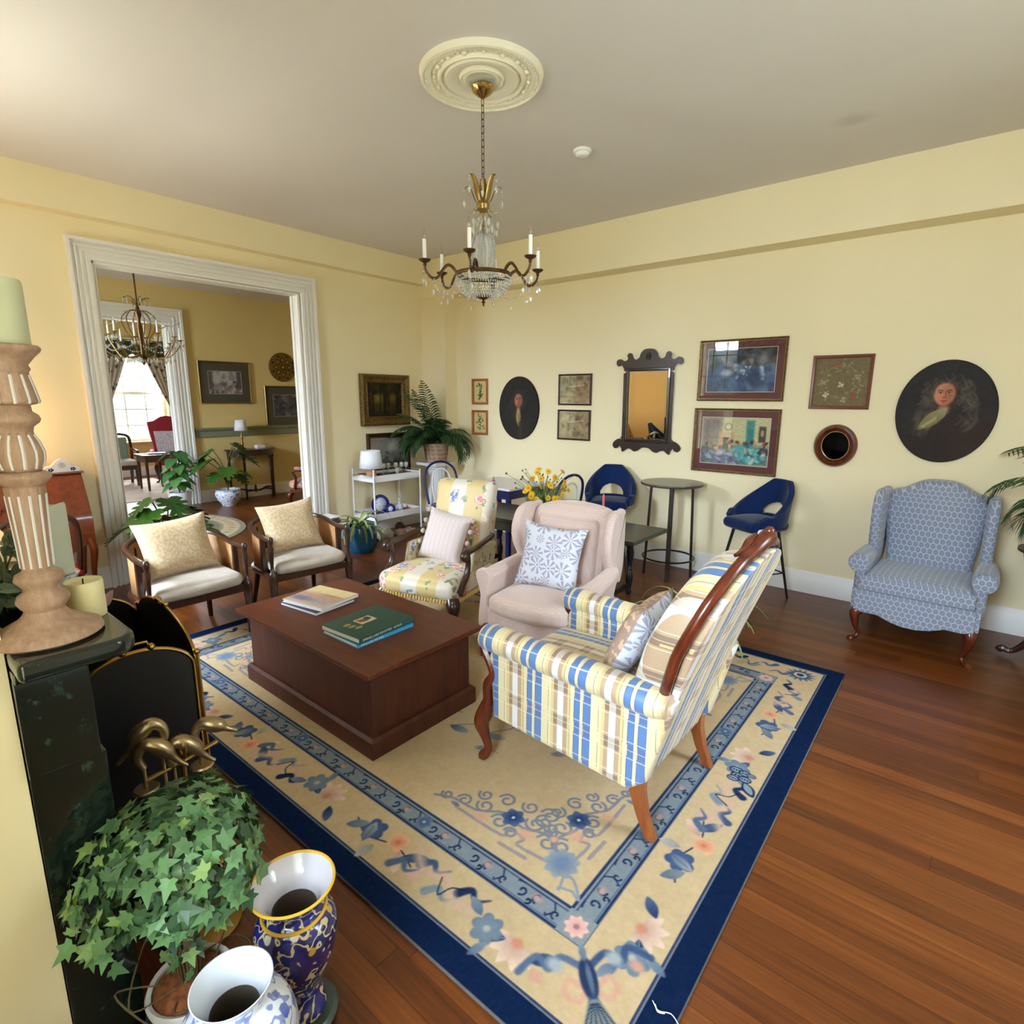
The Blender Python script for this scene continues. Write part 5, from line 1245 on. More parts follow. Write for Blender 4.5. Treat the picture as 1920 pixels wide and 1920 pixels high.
def fire_tools():
    t = thing('fire_tool_set', 'brass fireplace tool set with bird head handles beside the fire screen', 'fire tools', (3.90, -4.50, 0))
    m = M(); m.lathe([(0, 0), (.11, 0), (.115, .012), (.10, .022), (.03, .03), (.012, .05), (0, .05)], 28); m.build('base', 'old_brass', t)
    m = M(); m.tube([(0, 0, .03), (0, 0, .60)], .008, 8); m.tube([(-.0, -.10, .575), (0, 0, .585), (0, .10, .60)], .007, 8)
    m.tube([(.0+.028*math.cos(a), 0, .635+.035*math.sin(a)) for a in [2*PI*i/16 for i in range(16)]], .006, 6, closed=True); m.build('stand', 'old_brass', t)
    for nm, x, y, z, a, dn, kind in (('poker', .0, -.10, .615, math.radians(70), .6, 0), ('shovel', .0, -.05, .665, math.radians(-110), .6, 1), ('brush', .0, -.025, .585, math.radians(75), .6, 2), ('tongs', .0, .05, .61, math.radians(60), .1, 3)):
        m = M(); duck(m, x, y, z, a, 1.15, dn); m.tube([(x, y, .10), (x, y, z+.005)], .0055, 8)
        if kind in (0, 3): m.lathe([(.0, -.004), (.030, -.004), (.034, 0), (.030, .005), (0, .005)], 20, (x, y, z-.065))
        if kind == 1: m.span((x-.004, y-.045, .04), (x+.004, y+.045, .15))
        if kind == 2: m.lathe([(.012, .16), (.024, .12), (.03, .045), (0, .045)], 14, (x, y, 0))
        m.build(nm, 'brushed_duck_brass', t)
fire_tools()
def candlestick():
    t = thing('candlestick', 'tall turned limed wood candlestick with white grooves on the mantel corner', 'candlestick', (4.132, -4.792, 1.149))
    F = lambda n, d: (lambda a, k: 1-d*max(0, math.cos(n*a))**6)
    segs = [('foot', [(0, 0), (.090, 0), (.097, .006), (.094, .016), (.066, .032), (.046, .044), (.038, .054), (.034, .062), (.040, .070), (.046, .082), (.042, .094), (.031, .102), (.030, .110), (.036, .118), (.043, .128), (.040, .139), (.028, .146), (.026, .150)], 0),
            ('column', [(.026, .1495), (.0275, .155), (.0285, .20), (.0305, .25), (.033, .305), (.034, .320)], .07),
            ('collar', [(.034, .320), (.032, .323), (.040, .330), (.046, .338), (.046, .345), (.038, .350), (.033, .352)], 0),
            ('bulb', [(.031, .352), (.036, .358), (.041, .374), (.042, .390), (.036, .410), (.029, .424), (.028, .430)], .07),
            ('neck', [(.028, .430), (.030, .440), (.040, .448), (.043, .455), (.040, .463), (.031, .470), (.030, .4822)], 0),
            ('upper_flare', [(.030, .482), (.045, .486), (.047, .490), (.042, .515), (.036, .540), (.035, .545)], .06),
            ('cup', [(.035, .545), (.039, .552), (.036, .560), (.048, .576), (.058, .586), (.060, .592), (.056, .597), (.0, .597)], 0)]
    for nm, pr, fl in segs:
        m = M(); m.lathe(pr, 72, flute=(lambda a, k, d=fl: 1-d*max(0, math.cos(12*a))**8) if fl else None, caps=nm in ('foot', 'cup')); o = m.build(nm, 'limed_wood', t, sharp=60)
        if fl:
            m = M()
            for i in range(12):
                a = 2*PI*i/12; m.tube([(r*.965*math.cos(a), r*.965*math.sin(a), z) for r, z in pr[1:-1]], .0027, 5)
            m.build('white_groove', 'white_paint', o)
candlestick()
def candle(label, loc, r, h, mt, z0=0, wav=0, group=None):
    t = thing('pillar_candle', label, 'candle', loc, 0, group)
    m = M(); m.lathe([(0, 0), (r*.97, 0), (r, .004), (r, h-.006), (r*.96, h), (r*.86, h-.003), (r*.8, h-.008), (0, h-.010)], 40); m.map(lambda x, y, z: (x, y, z+(wav*math.sin(math.atan2(y, x)*2) if z > h*.9 else 0))); m.build('wax', mt, t, sharp=50)
    m = M(); m.tube([(0, 0, h-.01), (.001, 0, h+.004)], .0015, 6); m.build('wick', 'wick', t)
candle('pale green pillar candle standing on the tall turned candlestick', (4.132, -4.792, 1.7462), .046, .12, 'candle_green')
candle('short ivory pillar candle on the mantel beside the candlestick foot', (4.058, -4.706, 1.1495), .038, .085, 'candle_ivory')
candle('greyish tall pillar candle on the blue and white jar behind the candlestick', (3.945, -4.738, 1.235), .044, .165, 'candle_grey', wav=.006)
def small_jar():
    m = M(); m.lathe([(0, 0), (.035, 0), (.048, .02), (.052, .045), (.046, .07), (.052, .083), (0, .083)], 28); o = m.build('ginger_jar', 'blue_white_small'); o.location = (3.945, -4.738, 1.1495)
    tag(o, 'small blue and white jar holding the grey pillar candle on the mantel', 'jar')
small_jar()
# ------------------------------------------------------------------ plants
def leafpoly(kind='oval'):
    if kind == 'ivy':
        P = [(0, -.02), (.16, -.10), (.42, -.02), (.30, .14), (.52, .40), (.22, .40), (0, .95), (-.22, .40), (-.52, .40), (-.30, .14), (-.42, -.02), (-.16, -.10)]
    elif kind == 'split':
        P = []
        R = [(0, 0), (.16, -.10), (.34, -.06), (.47, .10), (.22, .16), (.50, .24), (.50, .36), (.20, .34), (.46, .50), (.42, .60), (.16, .52), (.34, .76), (.26, .84), (.08, .70), (.1, .95), (0, 1)]
        P = R+[(-x, y) for x, y in reversed(R[1:-1])]
    elif kind == 'heart': R = [(0, .04), (.14, -.08), (.32, -.04), (.40, .14), (.34, .40), (.2, .68), (0, 1)]; P = R+[(-x, y) for x, y in reversed(R[1:-1])]
    else: R = [(0, 0), (.10, .12), (.17, .35), (.15, .62), (.07, .86), (0, 1)]; P = R+[(-x, y) for x, y in reversed(R[1:-1])]
    return P
def add_leaf(m, pos, nrm, tip, size, poly, fold=.12, droop=.15, wid=1.):
    n = Vector(nrm).normalized(); u = Vector(tip); u = (u-n*u.dot(n)); u = u.normalized() if u.length > 1e-5 else n.orthogonal().normalized(); w = u.cross(n); p0 = Vector(pos)
    pts = [p0+w*x*size*wid+u*y*size+n*(abs(x)*fold-max(0, y)**2*droop)*size for x, y in poly]
    c = p0+u*.35*size; k = len(pts); m.add([tuple(q) for q in pts]+[tuple(c)], [(i, (i+1) % k, k) for i in range(k)])
def ivy():
    R = random.Random(5)
    t = thing('potted_ivy', 'bushy green ivy in a round pot at the fireplace corner, left of the two vases', 'plant', (4.262, -4.652, 0))
    m = M(); m.lathe([(0, 0), (.07, 0), (.092, .03), (.108, .09), (.108, .14), (.095, .18), (.088, .2), (.084, .2), (.09, .175), (.0, .17)], 32); p = m.build('pot', 'green_stone', t)
    m = M(); m.lathe([(.088, .195), (.097, .20), (.1, .215), (.095, .225), (.086, .22), (.084, .2)], 32, caps=False); m.build('pot_rim', 'white_paint', p)
    m = M(); m.lathe([(.0, .17), (.08, .17), (.083, .215), (.06, .235), (.0, .24)], 28); m.build('coir_soil', 'coir', t)
    m = M(); ml = M(); m2 = M(); poly = leafpoly('ivy'); C = Vector((-.02, .012, .555))
    for i in range(26):
        a = R.uniform(0, 2*PI); b = R.uniform(-.3, 1.2); r = .19*R.uniform(.7, 1.05); e = C+Vector((math.cos(a)*math.cos(b)*r, math.sin(a)*math.cos(b)*r, math.sin(b)*r*.8))
        m.tube(spline([(.02*math.cos(a), .02*math.sin(a), .22), (.03*math.cos(a), .03*math.sin(a), .36), tuple(C.lerp(e, .6)+Vector((0, 0, .03))), tuple(e)], 3), .0022, 5)
    for i in range(5):
        a = 2*PI*i/5+.3; m.tube(spline([(.05*math.cos(a), .05*math.sin(a), .22), (.15*math.cos(a+.5), .15*math.sin(a+.5), .30), (.13*math.cos(a+1.6), .13*math.sin(a+1.6), .22), (.04*math.cos(a+2.2), .04*math.sin(a+2.2), .24)], 6), .0022, 5)
    m.build('stems', 'stem_brown', t)
    for i in range(760):
        a = R.uniform(0, 2*PI); b = math.asin(R.uniform(-.25, 1)); rr = (.168+.035*R.random())*(1 if R.random() < .72 else .8); k = 1+.10*math.sin(a*3+1)
        d = Vector((math.cos(a)*math.cos(b)*k, math.sin(a)*math.cos(b)*k, math.sin(b)*.8)); p = C+d*rr
        if p.z < .30 and R.random() < .3: continue
        n = (d+Vector((R.uniform(-.5, .5), R.uniform(-.5, .5), R.uniform(-.1, .7)))).normalized(); tp = Vector((R.uniform(-1, 1), R.uniform(-1, 1), R.uniform(-1.4, .3)))
        add_leaf(ml if R.random() < .9 else m2, p, n, tp, R.uniform(.030, .056), poly)
    for (x, y, z, k) in ((.0, -.16, .52, 12), (.04, -.17, .50, 12), (.03, -.02, .46, 20), (.0, .03, .42, 14), (.04, .0, .36, 8)):
        for i in range(k): add_leaf(ml if R.random() < .7 else m2, (x+R.gauss(0, .03), y+R.gauss(0, .03), z+R.gauss(0, .03)), (R.uniform(-.5, 1), R.uniform(-1, .4), 1), (R.uniform(-1, 1), R.uniform(-1, 1), -1), R.uniform(.03, .052), poly)
    o = ml.build('foliage', 'leaf_ivy', t, smooth=False, weld=False); o['kind'] = 'stuff'
    o = m2.build('young_foliage', 'leaf_ivy_light', t, smooth=False, weld=False); o['kind'] = 'stuff'
ivy()
def vases():
    t = thing('majolica_vase', 'tall painted vase with white flared mouth and yellow rim, dark blue and gold body', 'vase', (4.385, -4.435, 0))
    m = M(); m.lathe([(0, 0), (.088, 0), (.092, .012), (.08, .022), (0, .022)], 36); m.build('stand', 'green_stone', t)
    m = M(); pr = [(.045, .0225), (.062, .03), (.06, .05), (.045, .075), (.05, .10), (.075, .16), (.096, .22), (.103, .27), (.103, .30), (.092, .328), (.074, .345), (.066, .352), (.066, .362), (.075, .382), (.088, .402), (.104, .420)]
    m.lathe([(p.x, p.y) for p in spline([(a, b, 0) for a, b in pr], 3)], 44, caps=False); m.lathe([(0, .023), (.045, .0228)], 44, caps=False); m.build('body', 'majolica', t)
    m = M(); m.lathe([(.1025, .4205), (.083, .402), (.070, .382), (.061, .362), (.056, .345)], 44, caps=False); m.build('mouth', 'glaze_white', t)
    m = M(); m.lathe([(.056, .346), (.06, .32), (.07, .25), (.0, .24)], 36, caps=False); m.build('inside', 'vase_inside', t)
    m = M(); m.tube([(.1035*math.cos(a), .1035*math.sin(a), .421) for a in [2*PI*i/48 for i in range(48)]], .0038, 8, closed=True); m.build('rim', 'rim_yellow', t)
    m = M(); m.tube([(.079*math.cos(a), .079*math.sin(a), .343) for a in [2*PI*i/40 for i in range(40)]], .0045, 8, closed=True); m.build('neck_ring', 'rim_yellow', t)
    t = thing('porcelain_vase', 'blue and white vase with worn wide white mouth, nearest to the camera', 'vase', (4.555, -4.662, 0))
    m = M(); pr = [(.05, 0), (.06, .01), (.055, .04), (.065, .09), (.095, .18), (.118, .27), (.121, .32), (.108, .365), (.082, .39), (.064, .402), (.060, .412), (.064, .43), (.073, .447), (.080, .458)]
    m.lathe([(p.x, p.y) for p in spline([(a, b, 0) for a, b in pr], 3)], 44, caps=False); m.lathe([(0, .0), (.05, .0)], 44, caps=False); m.build('body', 'blue_white_glaze', t)
    m = M(); m.lathe([(.080, .4585), (.0775, .459), (.068, .440), (.058, .42), (.0515, .405), (.049, .39)], 44, caps=False); m.build('mouth', 'glaze_white_worn', t)
    m = M(); m.lathe([(.049, .391), (.055, .36), (.075, .28), (.0, .26)], 36, caps=False); m.build('inside', 'vase_inside', t)
vases()
def frond(m, base, az, elev, L, n=26, leaf=.16, droop=.9, wid=.012, ms=None):
    R = rnd; pts = []
    p = Vector(base); e = elev
    for i in range(n+1):
        pts.append(p.copy()); d = Vector((math.cos(az)*math.cos(e), math.sin(az)*math.cos(e), math.sin(e))); p = p+d*L/n; e -= droop/n*(1+1.2*i/n)
    (ms or m).tube(pts, [.004*(1-i/(n+1)*.8) for i in range(n+1)], 5)
    side = Vector((-math.sin(az), math.cos(az), 0))
    for i in range(3, n+1):
        t_ = i/n; ll = leaf*math.sin(PI*min(1, .25+.75*t_))**.6*(1 if t_ < .9 else .7); fw = (pts[i]-pts[i-1]).normalized()
        for s in (-1, 1):
            d = (side*s*.9+fw*.75+Vector((0, 0, -.15+R.uniform(-.1, .1)))).normalized(); a = pts[i]; up = d.cross(fw*s).normalized()
            q = [a, a+d*ll*.35+Vector((0, 0, -.02*ll)), a+d*ll*.7+Vector((0, 0, -.14*ll)), a+d*ll+Vector((0, 0, -.34*ll))]; w = [wid*.4, wid, wid*.8, .001]
            wv = fw; vs = []
            for k in range(4): vs += [q[k]-wv*w[k]/2, q[k]+wv*w[k]/2]
            m.add([tuple(v) for v in vs], [(2*k, 2*k+1, 2*k+3, 2*k+2) for k in range(3)])
def palm(label, loc, potfn, fr, z0, leaf=.16, wid=.012):
    t = thing('potted_palm', label, 'plant', loc)
    potfn(t); m = M(); ms = M()
    for az, el, L, dr in fr: frond(m, (0.02*math.cos(math.radians(az)), .02*math.sin(math.radians(az)), z0), math.radians(az), math.radians(el), L, leaf=leaf, droop=dr, wid=wid, ms=ms)
    ms.build('stems', 'stem_green', t); o = m.build('fronds', 'leaf_palm', t, smooth=False, weld=False)
def clay_pot(t):
    m = M(); m.lathe([(0, 0), (.125, 0), (.135, .02), (.158, .20), (.168, .205), (.17, .235), (.155, .24), (.15, .21), (0, .20)], 36); m.build('pot', 'terracotta_pale', t, sharp=50); m = M(); m.lathe([(0, .2), (.148, .205), (0, .215)], 24); m.build('soil', 'soil', t)
palm('palm in a pale woven-pattern clay pot on the white pedestal in the corner', (.27, -.13, .8505), clay_pot,
     [(-95, 84, .80, .5), (-75, 88, .88, .45), (-105, 80, .84, .55), (-120, 74, .68, .9), (-150, 66, .46, 1.3), (-125, 66, .72, 1.5), (-100, 70, .6, 1.5), (-140, 60, .42, 1.9), (0, 66, .66, 1.9), (12, 60, .72, 2.0), (18, 58, .74, 2.1), (5, 52, .70, 2.1), (-45, 80, .6, 1.0), (-118, 56, .72, 2.0), (-20, 70, .56, 1.7), (-110, 60, .65, 2.0), (10, 70, .68, 1.7), (-122, 50, .60, 2.1), (8, 50, .64, 2.2), (-60, 74, .55, 1.5), (-115, 46, .62, 2.1), (-85, 62, .5, 1.7), (14, 46, .64, 2.2), (-30, 76, .66, 1.1), (-126, 72, .56, 1.2), (-100, 50, .5, 2.0)], .20, leaf=.19, wid=.019)
def dark_pot(t):
    m = M(); m.lathe([(0, 0), (.10, 0), (.14, .18), (.15, .22), (.135, .22), (0, .19)], 30); m.build('pot', 'frame_dark', t)
palm('palm with thin arching fronds at the right edge, on the dark tripod table', (6.16, -.32, .7455), dark_pot,
     [(160, 74, .74, 1.9), (175, 66, .56, 2.2), (150, 62, .52, 2.2), (190, 56, .46, 2.2), (130, 80, .9, 1.4), (240, 70, .5, 1.8), (110, 65, .5, 1.8), (280, 60, .5, 1.8), (90, 65, .5, 1.6), (320, 60, .6, 1.8), (20, 60, .6, 1.8)], .19, leaf=.22, wid=.014)
def strap_plant(name, label, loc, pot, n, L, w, seed, z0, mt='leaf_spider', spread=(.2, 1.2), nb=None):
    R = random.Random(seed); t = thing(name, label, 'plant', loc); pot(t); m = M()
    for i in range(n):
        a = 2*PI*i/n+R.uniform(-.3, .3); e = PI/2-R.uniform(*spread); l = L*R.uniform(.7, 1.15); p = Vector((0, 0, z0)); pts = []
        for k in range(13):
            pts.append(p.copy()); p = p+Vector((math.cos(a)*math.cos(e), math.sin(a)*math.cos(e), math.sin(e)))*l/12; e -= .14+.02*k*R.uniform(.4, 1)
        sd = Vector((-math.sin(a), math.cos(a), 0)); vs = []
        for k, q in enumerate(pts):
            ww = w*math.sin(PI*min(.98, (k+1.2)/14))**.7; vs += [q-sd*ww+Vector((0, 0, ww*.5)), q, q+sd*ww+Vector((0, 0, ww*.5))]
        fs = []
        for k in range(12): fs += [(3*k, 3*k+1, 3*k+4, 3*k+3), (3*k+1, 3*k+2, 3*k+5, 3*k+4)]
        m.add([tuple(v) for v in vs], fs)
    m.build('leaves', mt, t, weld=False)
def teal_pot(t):
    m = M(); m.lathe([(0, 0), (.13, 0), (.155, .03), (.178, .12), (.18, .2), (.165, .27), (.16, .285), (.15, .285), (.155, .25), (0, .24)], 40); m.build('pot', 'teal_glaze', t)
strap_plant('potted_spider_plant', 'spiky long-leaved plant in a round teal glazed pot beside the bar cart', (.52, -1.50, 0), teal_pot, 24, .44, .016, 3, .24)
def low_pot(t):
    m = M(); m.lathe([(0, 0), (.09, 0), (.11, .14), (.12, .16), (.10, .16), (0, .14)], 28); m.build('pot', 'frame_dark', t)
strap_plant('potted_spider_plant', 'spider plant on the floor behind the plaid armchair, only leaf tips showing', (4.33, -1.58, .0125), low_pot, 16, .62, .010, 9, .15, spread=(.15, .7))
def big_leaf_plant(name, label, loc, pot, leaves, z0, poly, mt, fold=.1):
    t = thing(name, label, 'plant', loc); pot(t); m = M(); ms = M(); P = leafpoly(poly)
    for (az, r, z, s, tilt) in leaves:
        a = math.radians(az); e = Vector((r*math.cos(a), r*math.sin(a), z)); ms.tube(spline([(0, 0, z0), (r*.25*math.cos(a), r*.25*math.sin(a), lerp(z0, z, .6)), tuple(e)], 5), .006, 5)
        d = Vector((math.cos(a), math.sin(a), -tilt)); n = Vector((math.cos(a)*.6, math.sin(a)*.6, 1)); add_leaf(m, e, n, d, s, P, fold, .15, 1.)
    ms.build('stems', 'stem_green', t); m.build('leaves', mt, t, smooth=False, weld=False)
def plain_pot(mt, r=.12, h=.22, sc_=1.):
    def f(t):
        m = M(); m.lathe([(0, 0), (r*.78, 0), (r*.82, .01), (r, h-.01), (r, h), (r*.93, h), (r*.9, h-.03), (0, h-.035)], 36); m.build('pot', mt, t, sharp=50); m = M(); m.lathe([(0, h-.036), (r*.88, h-.032), (0, h-.025)], 20); m.build('soil', 'soil', t)
    return f
big_leaf_plant('potted_monstera', 'split-leaf plant by the left door casing, behind the nearer cane chair', (.33, -3.30, 0), plain_pot('frame_dark', .13, .25), [(200, .12, .62, .26, .5), (250, .2, .66, .28, .3), (300, .14, .72, .30, .6), (20, .18, .64, .3, .5), (60, .2, .60, .28, .6), (110, .16, .70, .3, .4), (150, .2, .6, .26, .6), (330, .24, .55, .28, .8), (270, .10, .8, .24, .2), (80, .08, .75, .3, .2), (190, .26, .5, .26, .8), (230, .3, .56, .26, .7), (10, .05, .8, .25, .3)], .22, 'split', 'leaf_monstera')
big_leaf_plant('potted_dieffenbachia', 'leafy plant in a plain white pot beside the inner doorway casing', (-3.42, -1.86, 0), plain_pot('pot_white', .155, .27), [((i*47) % 360, .04+.10*(i % 4)/3, .40+.09*(i % 6), .20+.02*(i % 3), .8-.12*(i % 4)) for i in range(26)], .24, 'heart', 'leaf_dieff')
def bw_bowl(t):
    m = M(); m.lathe([(0, 0), (.10, 0), (.11, .03), (.165, .10), (.19, .17), (.185, .215), (.17, .235), (.185, .25), (.175, .255), (.16, .235), (0, .21)], 36); m.build('pot', 'blue_white_glaze', t)
big_leaf_plant('potted_monstera', 'split-leaf plant in a blue and white porcelain bowl by the console table', (-3.24, -1.24, 0), bw_bowl, [(230, .16, .72, .28, .6), (250, .24, .80, .34, .4), (275, .30, .72, .32, .6), (262, .16, .86, .30, .4), (70, .14, .86, .32, .4), (50, .22, .80, .34, .4), (40, .14, .95, .28, .2), (300, .20, .52, .26, .7), (95, .20, .52, .26, .7), (340, .16, .60, .26, .7), (20, .20, .48, .24, .8)], .22, 'split', 'leaf_monstera')
def mantel_pothos():
    t = thing('trailing_plant', 'trailing round-leaved green plant on the mantel behind the candlestick', 'plant', (3.72, -4.79, 1.1495)); R = random.Random(2)
    m = M(); m.lathe([(0, 0), (.04, 0), (.055, .06), (.05, .07), (0, .065)], 20); m.build('pot', 'green_stone', t)
    m = M(); ms = M(); P = leafpoly('heart')
    for (x, y, z) in [(.17, -.045, .03), (.20, -.03, .015), (.22, -.055, .05), (.15, -.05, .06), (.12, -.035, .02), (.24, -.04, .02), (.07, -.05, .07), (.02, -.05, .12), (-.02, .02, .10), (-.09, .03, .11), (-.14, .04, .09), (-.18, .045, .06), (-.15, .055, .12), (.10, -.055, .10), (-.22, .03, .05), (.05, .03, .05), (-.06, .05, .06)]:
        ms.tube(spline([(0, 0, .06), (x*.5, y*.5, max(z, .06)+.04), (x, y, z)], 4), .0016, 5)
        for k in range(2): add_leaf(m, (x+R.gauss(0, .01), y+R.gauss(0, .008), z+R.uniform(0, .03)), (R.uniform(-.2, .9), R.uniform(-.1, .4), 1), (R.uniform(-1, 1), R.uniform(-.3, 1), R.uniform(-.8, .3)), R.uniform(.045, .065), P)
    ms.build('stems', 'stem_green', t); m.build('leaves', 'leaf_pothos', t, smooth=False, weld=False)
mantel_pothos()
def petals():
    t = thing('peace_lily', 'pale pink pointed petals on stems rising behind the fire screen', 'plant', (3.02, -4.49, .0185))
    m = M(); m.lathe([(0, 0), (.05, 0), (.07, .1), (.06, .22), (.05, .3), (.04, .3), (0, .28)], 20); m.build('vase', 'frame_dark', t)
    m = M(); m.tube(spline([(0, 0, .28), (-.01, .01, .55), (.0, .0, .86)], 5), .004, 5); m.tube(spline([(0, 0, .28), (.02, .03, .5), (.03, .04, .83)], 5), .004, 5); m.build('stems', 'stem_green', t)
    m = M(); P = leafpoly('oval'); add_leaf(m, (0, 0, .84), (1, -1, .1), (0, 0, 1), .12, P, wid=1.4); add_leaf(m, (.03, .04, .82), (1, -1, .1), (.3, .5, 1), .08, P, wid=1.4); m.build('petals', 'petal_pink', t, smooth=False)
petals()
def flower_arrangement():
    t = thing('flower_arrangement', 'yellow daisy-like flowers in a dark round pot on the long olive table', 'flowers', (2.64, -1.02, .6035)); R = random.Random(8)
    m = M(); m.lathe([(0, 0), (.07, 0), (.105, .03), (.12, .07), (.115, .11), (.10, .135), (.092, .13), (0, .12)], 32); m.build('pot', 'frame_dark', t)
    ms = M(); mp = M(); mc = M(); mb = M()
    # stand to the picture's left/right is along (-.77,-.64); up is z
    rt = Vector((.64, .77, 0)); tw = Vector((.77, -.64, 0))
    heads = [(-.16, .10, .28), (-.12, .06, .22), (-.05, .10, .36), (-.02, .02, .27), (.02, .08, .42), (.05, -.02, .30), (.09, .05, .36), (.0, .16, .20), (-.10, .16, .19), (.06, .17, .19), (.14, .12, .22), (.17, .05, .26), (.19, .0, .31), (.13, -.06, .34), (-.09, -.06, .34), (-.06, .0, .40), (.03, .13, .30), (.20, .09, .25), (-.17, .02, .24), (.10, .12, .18), (-.03, -.08, .42), (.18, -.04, .40), (-.14, .12, .21), (.16, .10, .30)]
    def flower(p, n, r):
        n = n.normalized(); u = n.orthogonal().normalized(); w = n.cross(u)
        for k in range(14):
            a = 2*PI*k/14; d = u*math.cos(a)+w*math.sin(a); s = u*math.cos(a+PI/2)+w*math.sin(a+PI/2)
            for q, h in ((1, .10), (.75, .35)):
                mp.add([tuple(p+d*r*.15), tuple(p+d*r*.6*q+s*r*.16+n*r*h), tuple(p+d*r*q+n*r*h*.6), tuple(p+d*r*.6*q-s*r*.16+n*r*h)], [(0, 1, 2, 3)])
        mc.sphere(tuple(p+n*r*.12), r*.3, 8, 6)
    for i, (a, b, z) in enumerate(heads):
        p = rt*a+tw*b+Vector((0, 0, z)); ms.tube(spline([(0, 0, .12), tuple(p*.45+Vector((0, 0, .10))), tuple(p)], 4), .0025, 5)
        flower(p, Vector((p.x, p.y, .12))+tw*.16+Vector((0, 0, R.uniform(-.05, .12))), R.uniform(.028, .038))
    for i in range(26):
        a = R.uniform(-.26, .26); z = R.uniform(.24, .44); p = rt*a+tw*R.uniform(-.1, .14)+Vector((0, 0, z)); ms.tube(spline([(0, 0, .12), tuple(p*.4+Vector((0, 0, .10))), tuple(p)], 4), .0018, 5); mb.sphere(tuple(p), R.uniform(.006, .010), 6, 5)
    for a, z in ((-.34, .40), (.40, .14)): p = rt*a+Vector((0, 0, z)); ms.tube(spline([(0, 0, .13), tuple(p*.5+Vector((0, 0, .08))), tuple(p)], 6), .0018, 5); mb.sphere(tuple(p), .010, 6, 5)
    ms.build('stems', 'stem_green', t); mp.build('petals', 'petal_yellow', t, smooth=False, weld=False); mc.build('flower_centres', 'petal_centre', t, weld=False); mb.build('buds', 'bud_dark', t, weld=False)
    mg = M()
    for i in range(70): a = R.uniform(0, 2*PI); r = R.uniform(.03, .15); add_leaf(mg, (r*math.cos(a), r*math.sin(a), R.uniform(.13, .26)), (math.cos(a), math.sin(a), 1), (math.cos(a), math.sin(a), .6), .07, leafpoly('oval'), wid=.5)
    mg.build('leaves', 'leaf_dieff', t, smooth=False, weld=False)
flower_arrangement()
def protea():
    t = thing('protea_flower', 'pink pointed protea bloom in a small vase beside the floral armchair top', 'flowers', (2.02, -1.00, .6035)); m = M(); m.lathe([(0, 0), (.03, 0), (.035, .08), (.02, .14), (.022, .16), (0, .15)], 16); m.build('vase', 'clear_glass', t)
    m = M(); m.tube([(0, 0, .02), (.0, .0, .22)], .004, 5); m.build('stem', 'stem_green', t); m = M(); P = leafpoly('oval')
    for r, n_, z, e, s in ((.012, 7, .24, .2, .07), (.02, 10, .225, .5, .085), (.022, 12, .21, .9, .075)):
        for k in range(n_): a = 2*PI*k/n_+z*9; add_leaf(m, (r*math.cos(a), r*math.sin(a), z), (math.cos(a), math.sin(a), .2), (math.cos(a)*e, math.sin(a)*e, 1), s, P)
    m.build('petals', 'petal_pink', t, smooth=False, weld=False); m = M(); m.sphere((0, 0, .25), .02, 8, 6, sz=1.6); m.build('flower_centre', 'petal_red', t)
protea()
def taper():
    t = thing('taper_candle', 'thin coral red taper candle on the long olive table', 'candle', (3.28, -1.06, .6035)); m = M(); m.lathe([(0, 0), (.035, 0), (.035, .006), (.012, .012), (.014, .035), (0, .035)], 18); m.build('holder', 'brass', t)
    m = M(); m.lathe([(.011, .03), (.010, .27), (.004, .285), (0, .285)], 12); m.build('wax', 'taper_red', t)
taper()
# ------------------------------------------------------------------ chandeliers and the ceiling
def crystal(m, c, s, long=1.8, n=6):
    m.lathe([(.0008, -s*long), (s*.55, -s*long*.45), (s*.6, -s*.2), (s*.3, s*.35), (.0008, s*.7)], n, c)
def bead(m, c, s): m.lathe([(.0005, -s), (s*.86, 0), (.0005, s)], 6, c)
def rosette():
    t = thing('ceiling_rose', 'round cream plaster ceiling medallion around the main chandelier', 'ceiling medallion', (3.33, -2.56, H-.0))
    m = M(); pr = [(.0, -.012), (.07, -.012), (.085, -.028), (.10, -.02), (.112, -.03), (.118, -.012), (.16, -.03), (.19, -.032), (.205, -.014), (.21, -.03), (.222, -.034), (.232, -.016), (.262, -.016), (.268, -.026), (.283, -.028), (.30, -.024), (.306, -.034), (.318, -.03), (.325, -.0005)]
    m.lathe(pr, 120, flute=lambda a, k: 1+(.012*math.cos(60*a) if k in (7, 8) else 0)); m.build('disc', 'plaster_white', t, sharp=50)
    m = M()
    for i in range(16):
        a = 2*PI*i/16; m.sphere((.247*math.cos(a), .247*math.sin(a), -.02), .014 if i % 2 else .011, 10, 6, sz=.8)
        for k in (-1, 1):
            b = a+k*.12; m.tube([((.247+.008*math.sin(q*3))*math.cos(b+k*q*.06), (.247+.008*math.sin(q*3))*math.sin(b+k*q*.06), -.018) for q in (0, .4, .8, 1.2)], [.007, .006, .005, .003], 6)
    for i in range(90): a = 2*PI*i/90; m.sphere((.292*math.cos(a), .292*math.sin(a), -.027), .0055, 6, 4)
    o = m.build('relief', 'plaster_white', t); o['kind'] = 'stuff'
rosette()
